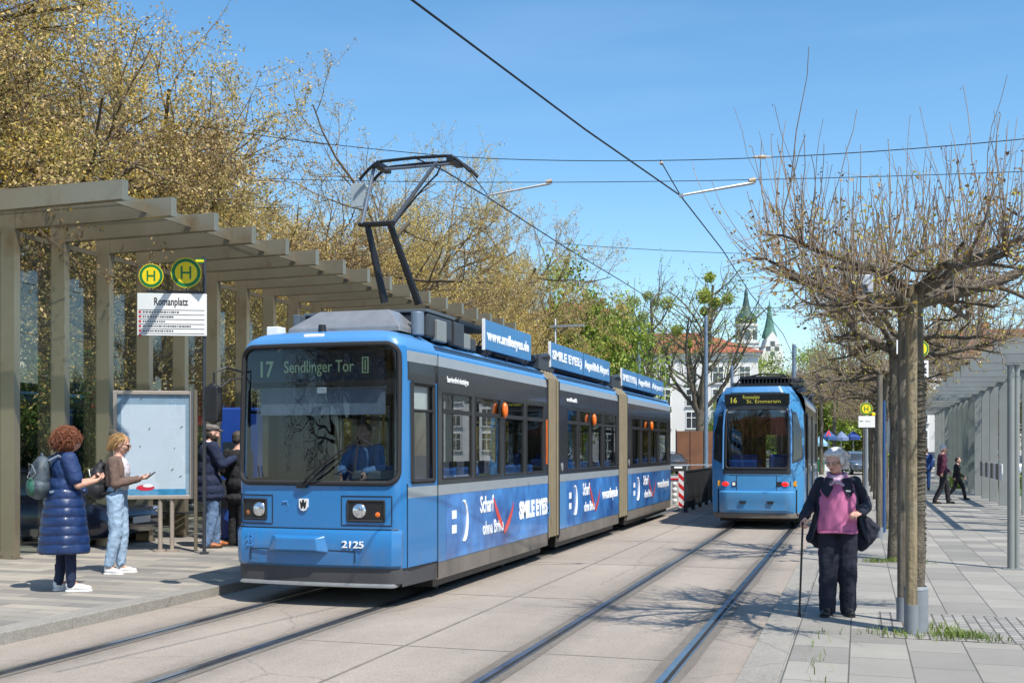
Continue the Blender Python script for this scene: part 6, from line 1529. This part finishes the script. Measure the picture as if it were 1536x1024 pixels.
# blue post next to second stake, sign boards hidden behind the trunks
x, y = gnd(1326, 800, PZR)
t = thing('blue_post', 'thin dark blue post beside the second pollard stake', 'post', (x, y, PZR)); q = MB(); q.tube([(0, 0, 0), (0, 0, 2.65)], .035, n=10); q.build('pole', mat('post blue', (.02, .07, .19), .4), t, smooth=True); q = MB(); q.cyl((0, 0, 0), .07, .03); q.build('foot', GAL, t)
D = 15.5; x, y = at(1378, D); t = thing('stop_sign', 'stop disc and small white pictogram signs half hidden behind the nearest pollard trunk', 'stop sign', (x, y, PZR), YAW)
k = D / FPX
q = MB(); q.tube([(0, .03, 0), (0, .03, zat(500, D) - PZR)], .03); q.build('pole', GAL, t)
disc(t, (.02, 0, zat(523, D) - PZR), 13 * k, (1, 0, 0), (0, 0, 1))
for a, b, c_, d_ in ((1344, 1356, 510, 531), (1380, 1392, 541, 566)):
    q = MB(); q.b2(((a - 1378) * k, -.02, zat(d_, D) - PZR), ((b - 1378) * k, -.005, zat(c_, D) - PZR)); pl_ = q.build('plate', WHITE, t, bevel=.003)
    m_ = ((a + b) / 2 - 1378) * k; zz = (zat(c_, D) + zat(d_, D)) / 2 - PZR; q = MB(); q.ell((m_, -.023, zz + .05), (.012, .003, .012)); q.tube([(m_ - .01, -.023, zz + .035), (m_, -.023, zz), (m_ - .03, -.023, zz - .06)], .005, n=5); q.tube([(m_, -.023, zz), (m_ + .02, -.023, zz - .06)], .005, n=5); q.tube([(m_, -.023, zz + .025), (m_ + .025, -.023, zz + .01)], .004, n=5); q.build('pictogram', PRNT, pl_)
q = MB(); q.b2((-34 * k, .0, zat(520, D) - PZR), (0, .02, zat(518, D) - PZR)); q.build('crossbar', GAL, t)
D = 34.; x, y = at(1294, D); t = thing('stop_sign', 'small distant stop disc over a white board above the parked grey car', 'stop sign', (x + .1, y, PZR), YAW); k = D / FPX
q = MB(); q.tube([(.02, .05, 0), (.02, .05, zat(600, D) - PZR)], .06); q.build('pole', GAL, t)
disc(t, (0, 0, zat(613, D) - PZR), 9.5 * k, (1, 0, 0), (0, 0, 1))
q = MB(); q.b2((-12 * k, -.03, zat(641, D) - PZR), (13 * k, .02, zat(624, D) - PZR)); q.build('board', WHITE, t, bevel=.01)
q = MB(); q.ell((11 * k, -.0, zat(621, D) - PZR), (.06, .02, .06)); q.build('small_disc', YEL, t)
q = MB(); q.b2((-10 * k, -.034, zat(632, D) - PZR), (-5 * k, -.031, zat(631, D) - PZR)); q.b2((-2 * k, -.034, zat(632, D) - PZR), (6 * k, -.031, zat(631.4, D) - PZR)); q.build('print_line', PRNT, t)

# ---- background trees
def place(t, px, d, s=1., z=0.): x, y = at(px, d); t.location = (x, y, z); t.scale = (s, s, s); return t
SP = [(6, 8, .6, .6, .03), (5, 6, .6, .6, .03), (4, 5, .6, .6, .02), (3, 3, .5, .6, .02)]
t, n = big_tree('bright green leafy tree behind the middle section of the long tram', 91, 11, leafn=7, lsize=.15, mats=LG, w=(.35, .52, .13), trunk=1.5, spec=SP, lspread=.35); place(t, 880, 60, .93); g1 = t; t.scale = (.62, .62, .93)
place(dup(g1, label='low green tree behind the second tram roof'), 1098, 110, .5)
def mistle(label, seed, px, d, H, group='trees with mistletoe balls'):
    r = random.Random(seed); t, n = big_tree(label, seed, H, leafn=3, lsize=.085, mats=LG, w=(.45, .40, .15), trunk=H * .28, dens=.8, spec=[(7, 7, .55, .5, .12), (6, 6, .55, .55, .06), (4, 4, .55, .55, .05)], lspread=.2, bark=BARKD, twig=TWIG, group=group)
    place(t, px, d)
    for i in range(11):
        a = r.uniform(0, 6.28); rr_ = r.uniform(.5, 2.6); z = r.uniform(.58, .93) * H; c = Vector((math.cos(a) * rr_, math.sin(a) * rr_, z)); R0 = r.uniform(.35, .62)
        leaves('mistletoe', [tuple(c + rv(r).normalized() * R0 * r.random() ** .4) for _ in range(420)], .085, [LG[1], LY[0], LG[0]], (.4, .3, .3), i, t, 1, .03)
    return t
mistle('bare tree with yellow-green mistletoe balls left of the taller one', 61, 960, 95, 16.0); mistle('tallest tree with mistletoe balls, thick ivy-grown trunk', 62, 1050, 80, 15.2)
t, n = big_tree('dark conifer poking above the gold trees left of the red roof', 64, 8, leafn=5, lsize=.09, mats=[LG[2]], w=(1.,), trunk=2.0, spec=[(5, 5, .4, .7, .0), (4, 4, .5, .6, -.02), (3, 3, .5, .6, 0)], lspread=.12, bark=BARKD); place(t, 812, 100, 2.35)
t.scale = (.9, .9, 2.0)
# dense green and gold belts that close the horizon (single trees)
gl = ['green tree behind the market umbrellas', 'green tree left of the parked grey car', 'green tree right of the parked grey car', 'yellow-green tree over the right shelter roof', 'yellow-green tree at the right edge of the photo', 'green tree behind the person in the maroon jacket', 'green tree far behind the white corner building', 'yellow-green tree behind the right shelter posts']
for i, (px, d, s) in enumerate(((1246, 118, .95), (1272, 130, 1.0), (1318, 120, 1.0), (1505, 74, .80), (1560, 60, .80), (1395, 120, 1.1), (1175, 150, 1.1), (1460, 95, .9))):
    if i in (3, 4, 7): o = dup(protos[i % 3], label=gl[i], scale=s * .8)
    else: o = dup(g1, label=gl[i], scale=s)
    x, y = at(px, d); o.location = (x, y, 0); o.rotation_euler.z = i; o['group'] = 'trees closing the view'
# far mass of woodland
g = np.random.default_rng(4); pts = []
for i in range(60):
    px = g.uniform(-200, 1800); d = g.uniform(190, 230); x, y = at(px, d); n = 260; R0 = g.uniform(5, 8)
    c = g.normal(size=(n, 3)); c /= np.linalg.norm(c, axis=1, keepdims=True); c *= g.uniform(.5, 1, (n, 1)) ** .5; pts.append(c * [R0, R0, R0 * .7] + [x, y, 3.5])
o = leaves('far_woodland', np.concatenate(pts), .8, [LG[2], LG[0], LF[1]], (.4, .35, .25), 3, None); o['kind'] = 'stuff'
# small green bush behind glass at the far left
t, n = big_tree('dark green bush seen through the shelter glass at the left edge', 95, 3.0, leafn=6, lsize=.05, mats=[LG[2], LF[1]], w=(.8, .2), trunk=.3, spec=SP, lspread=.1, name='bush', cat='bush'); t.location = (-14.6, 16.9, 0); t.scale = (.8, .8, 1.15)
for i, (px, d, s, lb) in enumerate(((120, 25, .8, 'green bush behind the shelter glass beside the blonde person'), (270, 27, .8, 'green bush behind the poster board'), (420, 30, .9, 'green bush hidden behind the windscreen of the long tram'))):
    x, y = at(px, d); dup(t, (x, y, 0), i * 2., lb, s)

# ------------------------------------------------------------------ buildings
WALLW = mat('white render', (.66, .65, .62), .85, 0, .07, .4); WALLC = mat('cream render', (.62, .55, .42), .85, 0, .07, .4)
TILE = bricks('red roof tiles', (.30, .085, .045), (.42, .14, .07), (.12, .04, .03), .35, .28, .02, 0, .5, .8, .25, .3, .4)
WINM = mat('window dark', (.04, .05, .06), .08, 0, .3, .3, spec=1); CU = mat('copper green', (.075, .17, .13), .6, .1, .2, .5); CUD = mat('copper dark', (.035, .075, .065), .6, .1, .25, .6)
def building(label, x, y, rz, w, dp, eave, ridge, cols_, rows_, wall=WALLW, hip=True, roof=None, win=(1.0, 1.6), cat='building', sills=True, name='building', z1=1.2):
    t = thing(name, label, cat, (x, y, 0), rz)
    q = MB(); q.b2((-w / 2, 0, 0), (w / 2, dp, eave)); q.build('wall', wall, t)
    q = MB(); q.b2((-w / 2 - .25, -.25, eave), (w / 2 + .25, dp + .25, eave + .3)); q.build('cornice', WHITE, t)
    h = (dp / 2) if hip else 0; e = .5
    vs = [(-w / 2 - e, -e, eave + .3), (w / 2 + e, -e, eave + .3), (w / 2 + e, dp + e, eave + .3), (-w / 2 - e, dp + e, eave + .3), (-w / 2 + h, dp / 2, ridge), (w / 2 - h, dp / 2, ridge)]
    q = MB(); q.add(vs, [(0, 1, 5, 4), (1, 2, 5), (2, 3, 4, 5), (3, 0, 4), (0, 3, 2, 1)]); rf = q.build('roof', roof or TILE, t)
    for k in range(2): q = MB(); q.b2((-w / 4 + k * w / 2 - .3, dp / 2 - 1.3, ridge - 1.6), (-w / 4 + k * w / 2 + .3, dp / 2 - .7, ridge + .5)); q.build('chimney', TILE, rf)
    for c in range(cols_):
        for r_ in range(rows_):
            cx = -w / 2 + w * (c + .5) / cols_; cz = z1 + (eave - z1 - .8) * (r_ + .5) / rows_
            f = MB(); a, b = win[0] / 2, win[1] / 2
            for s0, s1 in (((-a - .09, -b - .09), (-a, b + .09)), ((a, -b - .09), (a + .09, b + .09)), ((-a, b), (a, b + .09)), ((-a, -b - .09), (a, -b)), ((-.03, -b), (.03, b)), ((-a, .2), (a, .27))): f.b2((cx + s0[0], -.06, cz + s0[1]), (cx + s1[0], .02, cz + s1[1]))
            o = f.build('window', WHITE, t); p_ = MB(); p_.b2((cx - a, -.012, cz - b), (cx + a, -.006, cz + b)); p_.build('pane', WINM, o)
            if sills: q = MB(); q.b2((cx - a - .15, -.16, cz - b - .16), (cx + a + .15, -.003, cz - b - .093)); q.build('sill', GAL, o)
    return t
x, y = at(978, 112); building('long white building with a red hipped roof behind the mistletoe trees', x, y, YAW + R(-8), 21, 11, 11.0, 13.9, 8, 4)
x, y = at(868, 150); building('tall building whose red roof shows above the bright green tree', x, y, YAW, 14, 10, 19.0, 22.0, 5, 5, wall=WALLC)
x, y = at(60, 44); building('pale building seen through the glass of the left shelter', x, y, YAW + R(25), 24, 9, 8.4, 9.8, 9, 3)
x, y = at(330, 70); building('pale building behind the gold trees and the poster board', x, y, YAW + R(10), 26, 9, 12, 15, 9, 4, wall=WALLC)
x, y = at(620, 115); building('pale building far behind the long tram', x, y, YAW, 36, 9, 12, 15, 11, 4)
x, y = at(1640, 90); building('pale building beyond the shelter at the right edge', x, y, YAW - R(10), 30, 9, 9, 12, 9, 3)
# red awning
x, y = at(60, 33); t = thing('awning', 'red awning of the shop behind the left shelter', 'awning', (x, y, 0), YAW)
q = MB(); q.prism([(0, 3.3), (0, 3.4), (-1.8, 2.6), (-1.8, 2.4), (-1.78, 2.4)], 'x', -7, 9); q.build('canvas', mat('awning red', (.55, .03, .04), .7), t)
for sx_ in (-6.5, 0, 8.5): q = MB(); q.tube([(sx_, -1.7, 0), (sx_, -1.7, 2.5)], .05); q.build('post', GAL, t)
# church
def church():
    D = 200.; x, y = at(1119, D); k = D / FPX; t = thing('church', 'white church with a green onion-domed tower and a slender green spire', 'church', (x, y, 0), YAW)
    Zc = lambda py: zat(py, D); wd = 16 * k
    q = MB(); q.b2((-wd, -wd, 0), (wd, wd, Zc(515))); q.b2((-wd * 1.12, -wd * 1.12, Zc(516)), (wd * 1.12, wd * 1.12, Zc(513))); q.build('tower', WALLW, t)
    q = MB(); q.cyl((0, 0, Zc(513)), wd * .98, Zc(488) - Zc(513), n=8); q.cyl((0, 0, Zc(490)), wd * 1.12, Zc(486.5) - Zc(490), n=16); q.build('belfry', WALLW, t)
    for a in range(8):
        an = math.pi / 8 + a * math.pi / 4 + math.pi / 8; M = Matrix.Rotation(an, 3, 'Z'); q = MB(); q.prism([(-.42, 0), (.42, 0), (.42, 1.3), (.25, 1.65), (0, 1.8), (-.25, 1.65), (-.42, 1.3)], 'y', -wd * 1.0, -wd * .88)
        q.v = [tuple(M @ Vector(v) + Vector((0, 0, Zc(510)))) for v in q.v]; q.build('belfry_window', WINM, t)
    pr = [(488, 14), (485, 16), (481, 16.8), (477, 16), (473, 13.2), (469.5, 9.5), (466, 7.4), (460, 5.6), (452, 4.2), (446, 3.2), (444, 2.4), (442, 3), (438, 2.6), (434, .9), (424, .3)]
    q = MB(); q.loft([[(r_ * k * math.cos(2 * math.pi * j / 16), r_ * k * math.sin(2 * math.pi * j / 16), Zc(p_)) for j in range(16)] for p_, r_ in pr]); q.build('onion_dome', CUD, t, smooth=True)
    sx_ = (1158 - 1119) * k
    pr = [(505, 12), (500, 11), (490, 7.5), (475, 4.5), (462, 2.6), (458, 3.3), (455, 1.2), (448, .4)]
    q = MB(); q.loft([[(sx_ + r_ * k * math.cos(2 * math.pi * j / 8), 2 + r_ * k * math.sin(2 * math.pi * j / 8), Zc(p_)) for j in range(8)] for p_, r_ in pr]); q.build('spire', CU, t)
    w2 = 16 * k; q = MB(); q.prism([(sx_ - w2, 0), (sx_ + w2, 0), (sx_ + w2, Zc(530)), (sx_ + w2 * .7, Zc(520)), (sx_ + w2 * .5, Zc(508)), (sx_ + w2 * .25, Zc(503)), (sx_, Zc(497)), (sx_ - w2 * .25, Zc(503)), (sx_ - w2 * .5, Zc(508)), (sx_ - w2 * .7, Zc(520)), (sx_ - w2, Zc(530))], 'y', -.5, 3.5); q.build('gable', WALLW, t)
    for a, b in ((-.5, 520), (.5, 520), (0, 512), (0, 528)): q = MB(); q.b2((sx_ + a * w2 * .8 - .4, -.56, Zc(b + 6)), (sx_ + a * w2 * .8 + .4, -.505, Zc(b))); q.build('window', WINM, t)
    q = MB(); q.b2((-wd * 1.2, 2, 0), (sx_ + w2, 30, Zc(540))); q.build('nave', WALLW, t)
    q = MB(); q.prism([(-wd * 1.3, Zc(540)), (sx_ + w2 * 1.1, Zc(540)), ((sx_) / 2, Zc(512))], 'y', 3.6, 30); q.build('roof', TILE, t)
church()
# brown hoarding by the white building
x, y = at(1040, 74); t = thing('hoarding', 'rusty brown hoarding at the foot of the mistletoe tree', 'hoarding', (x, y, 0), YAW)
RST = mat('rust panel', (.16, .07, .035), .8, .1, .3, 1)
for i in range(5): q = MB(); q.b2((-1.1 + i * .9, 0, .1), (-1.1 + i * .9 + .85, .08, 2.9)); q.build('panel', RST, t)
for i in range(6): q = MB(); q.b2((-1.16 + i * .9, .08, 0), (-1.10 + i * .9, .2, 3.0)); q.build('post', DGREY, t)
# railing across the plaza
x, y = at(1030, 52); t = thing('railing', 'thin grey railing crossing the plaza between the two trams', 'railing', (x, y, 0), YAW)
q = MB(); q.b2((-3, 0, .95), (4, .04, 1.0)); q.b2((-3, 0, .5), (4, .04, .53)); q.build('rail', GAL, t)
for i in range(8): q = MB(); q.b2((-3 + i, 0, 0), (-2.96 + i, .04, .95)); q.build('post', GAL, t)
# umbrellas and market stalls far down the street
for i, (px, py, d, c1, lb) in enumerate(((1243, 655, 88, (.03, .09, .24), 'blue market umbrella with a red patch left of the grey-haired person'), (1262, 656, 92, (.14, .20, .34), 'pale blue market umbrella above the grey-haired person'), (1280, 655, 96, (.02, .06, .26), 'deep blue market umbrella above the parked grey car'), (1230, 664, 84, (.25, .45, .60), 'light blue stall canopy beside the second tram'))):
    x, y = at(px, d); t = thing('market_umbrella', lb, 'umbrella', (x, y, 0), i); z = zat(py, d); r_ = 11 * d / FPX
    q = MB(); n = 8; q.add([(0, 0, z + .55)] + [(r_ * math.cos(2 * math.pi * j / n), r_ * math.sin(2 * math.pi * j / n), z) for j in range(n)] + [(r_ * math.cos(2 * math.pi * j / n), r_ * math.sin(2 * math.pi * j / n), z - .25) for j in range(n)], [(0, 1 + j, 1 + (j + 1) % n) for j in range(n)] + [(1 + j, n + 1 + j, n + 1 + (j + 1) % n, 1 + (j + 1) % n) for j in range(n)]); q.build('canopy', mat('umb%d' % i, c1, .7), t, solid=.01)
    q = MB(); q.cyl((0, 0, 0), .04, z + .5); q.build('pole', GAL, t)
    q = MB(); q.b2((-r_ * .5, -r_ * .5, 0), (r_ * .5, r_ * .5, .9)); q.build('stall_table', [WHITE, RED, DGREY, GRN][i], t)
    if i == 0: q = MB(); q.add([(0, 0, z + .57), (r_ * .9 * math.cos(.78 * k_ - 2.4), r_ * .9 * math.sin(.78 * k_ - 2.4), z + .06) ] if False else [(0, 0, z + .575), (-r_ * .35, -r_ * .8, z + .08), (r_ * .35, -r_ * .8, z + .08)], [(0, 1, 2)]); q.build('patch', RED, t, solid=.01)
# ------------------------------------------------------------------ cars
def car(label, loc, rz, col, H=1.45, name='parked_car'):
    t = thing(name, label, 'car', loc, rz); pm = mat('car ' + label[:12], col, .25, .3, .05, coat=.8)
    L_, Wd = 4.3, 1.75
    # rings along y of half-profile (x, z): body hull as loft
    prof = [(-2.15, .45, .62, .60), (-2.10, .32, .72, .72), (-1.9, .26, .80, .80), (-1.2, .24, .86, .92), (-.9, .24, .87, .95), (1.6, .24, .87, .98), (1.95, .26, .84, .96), (2.1, .32, .78, .90), (2.16, .42, .70, .72)]
    q = MB(); rr_ = []
    for y_, z0, hw_, z1_ in prof: rr_.append([(hw_ * .9, y_, z0), (hw_, y_, z0 + .12), (hw_ + .01, y_, (z0 + z1_) / 2), (hw_ - .03, y_, z1_ - .06), (hw_ - .12, y_, z1_), (-hw_ + .12, y_, z1_), (-hw_ + .03, y_, z1_ - .06), (-hw_ - .01, y_, (z0 + z1_) / 2), (-hw_, y_, z0 + .12), (-hw_ * .9, y_, z0)])
    q.loft(rr_, pm); q.build('body', None, t, smooth=True, angle=60)
    cab = [(-1.15, .93, .78), (-.45, 1.36, .62), (0.2, H, .60), (1.0, H - .03, .60), (1.75, .95, .74)]
    q = MB(); rr_ = [[(w_, y_, .90), (w_ - .02, y_, z_ - .05), (w_ - .10, y_, z_), (-w_ + .10, y_, z_), (-w_ + .02, y_, z_ - .05), (-w_, y_, .90)] for y_, z_, w_ in cab]; q.loft(rr_, WINM); q.build('cabin_glass', None, t, smooth=True, angle=60)
    q = MB(); q.loft([[(w_ - .02, y_, z_ - .02), (w_ - .1, y_, z_ + .02), (-w_ + .1, y_, z_ + .02), (-w_ + .02, y_, z_ - .02)] for y_, z_, w_ in cab[1:4]], pm); q.build('roof', None, t, smooth=True)
    for sg in (-1, 1):
        for y_ in (-1.35, 1.35):
            q = MB(); q.cyl((sg * .86 - (.18 if sg > 0 else 0), y_, .32), .32, .18, ax='x', n=22); w_ = q.build('wheel', RUB, t, smooth=True, bevel=.02); q = MB(); q.cyl((sg * .87 - (.02 if sg > 0 else 0), y_, .32), .20, .02, ax='x', n=14); q.build('rim', GAL, w_)
        q = MB(); q.ell((sg * .62, -2.06, .68), (.17, .10, .07)); q.build('headlight', CHR, t, smooth=True)
        q = MB(); q.ell((sg * .66, 2.08, .78), (.12, .06, .08)); q.build('tail_light', RED, t, smooth=True)
        q = MB(); q.ell((sg * .95, -.75, 1.0), (.10, .05, .07)); q.build('mirror', pm, t, smooth=True)
        q = MB(); q.tube([(sg * .735, -.98, .97), (sg * .60, -.42, 1.36), (sg * .57, .2, H - .03), (sg * .57, 1.0, H - .05), (sg * .70, 1.68, .98)], .03); q.tube([(sg * .74, .25, .95), (sg * .60, .25, H - .04)], .035); q.build('pillar', pm, t)
    q = MB(); q.b2((-.26, -2.185, .48), (.26, -2.16, .59)); q.build('number_plate', WHITE, t)
    return t
x, y = at(45, 19.5); car('dark blue car parked behind the left shelter glass', (x, y, 0), R(95), (.012, .02, .05))
x, y = at(150, 24.5); car('black car parked further behind the left shelter', (x, y, 0), R(95), (.012, .013, .015))
x, y = gnd(1287, 712, 0); car('grey car parked on the pavement edge behind the grey-haired person', (x, y, PZR), R(14), (.12, .16, .20), 1.5)
for i, (px, d, c_, lb) in enumerate(((1017, 90, (.02, .12, .45), 'small blue car beyond the plaza railing'), (1006, 73, (.03, .03, .03), 'black car beyond the plaza near the tail of the long tram'), (1500, 64, (.7, .7, .7), 'white car seen between the right shelter posts'), (1528, 62, (.5, .05, .05), 'red car at the right edge behind the shelter'), (1545, 58, (.6, .62, .65), 'silver car at the right edge behind the shelter'), (1412, 90, (.03, .05, .09), 'dark car far behind the shelter walkers'))):
    x, y = at(px, d); car(lb, (x, y, 0), R(100) if i > 1 else R(22), c_)
# hedges
for i, (px, d, w_, h, lb) in enumerate(((1515, 47, 5, .55, 'low clipped hedge behind the right shelter'), (1300, 80, 3.2, 1.3, 'green hedge behind the parked grey car'), (1030, 76, 5, .8, 'low hedge in front of the rusty hoarding'))):
    x, y = at(px, d); t = thing('hedge', lb, 'hedge', (x, y, 0), YAW)
    g = np.random.default_rng(i); pts = np.stack([g.uniform(-w_ / 2, w_ / 2, 2600), g.uniform(-.45, .45, 2600), g.uniform(0.02, h, 2600)], 1); leaves('foliage', pts, .09, LG, (.4, .3, .3), i, t)
    q = MB()
    for j in range(7): q.tube([(-w_ / 2 + w_ * (j + .5) / 7, 0, 0), (-w_ / 2 + w_ * (j + .5) / 7, 0, h * .8)], .03, n=5); q.build('stem', BARKD, t) if j == 6 else None

# unseen trees and a building added behind the viewer to give the tram glass reflections
for i, (x, y, s, lb) in enumerate(((-15, -14, .9, 'unseen gold-budded tree added behind the viewpoint for windscreen reflections, left one'), (-6, -20, .9, 'unseen gold-budded tree added behind the viewpoint for windscreen reflections, middle one'), (14, -19, .9, 'unseen gold-budded tree added behind the viewpoint for reflections, right one'))):
    dup(protos[i % 3], (x, y, 0), i * 2., lb, s)
building('unseen cream building added behind the viewpoint for reflections', -4, -48, R(180), 46, 10, 12, 15, 12, 4, wall=WALLC)
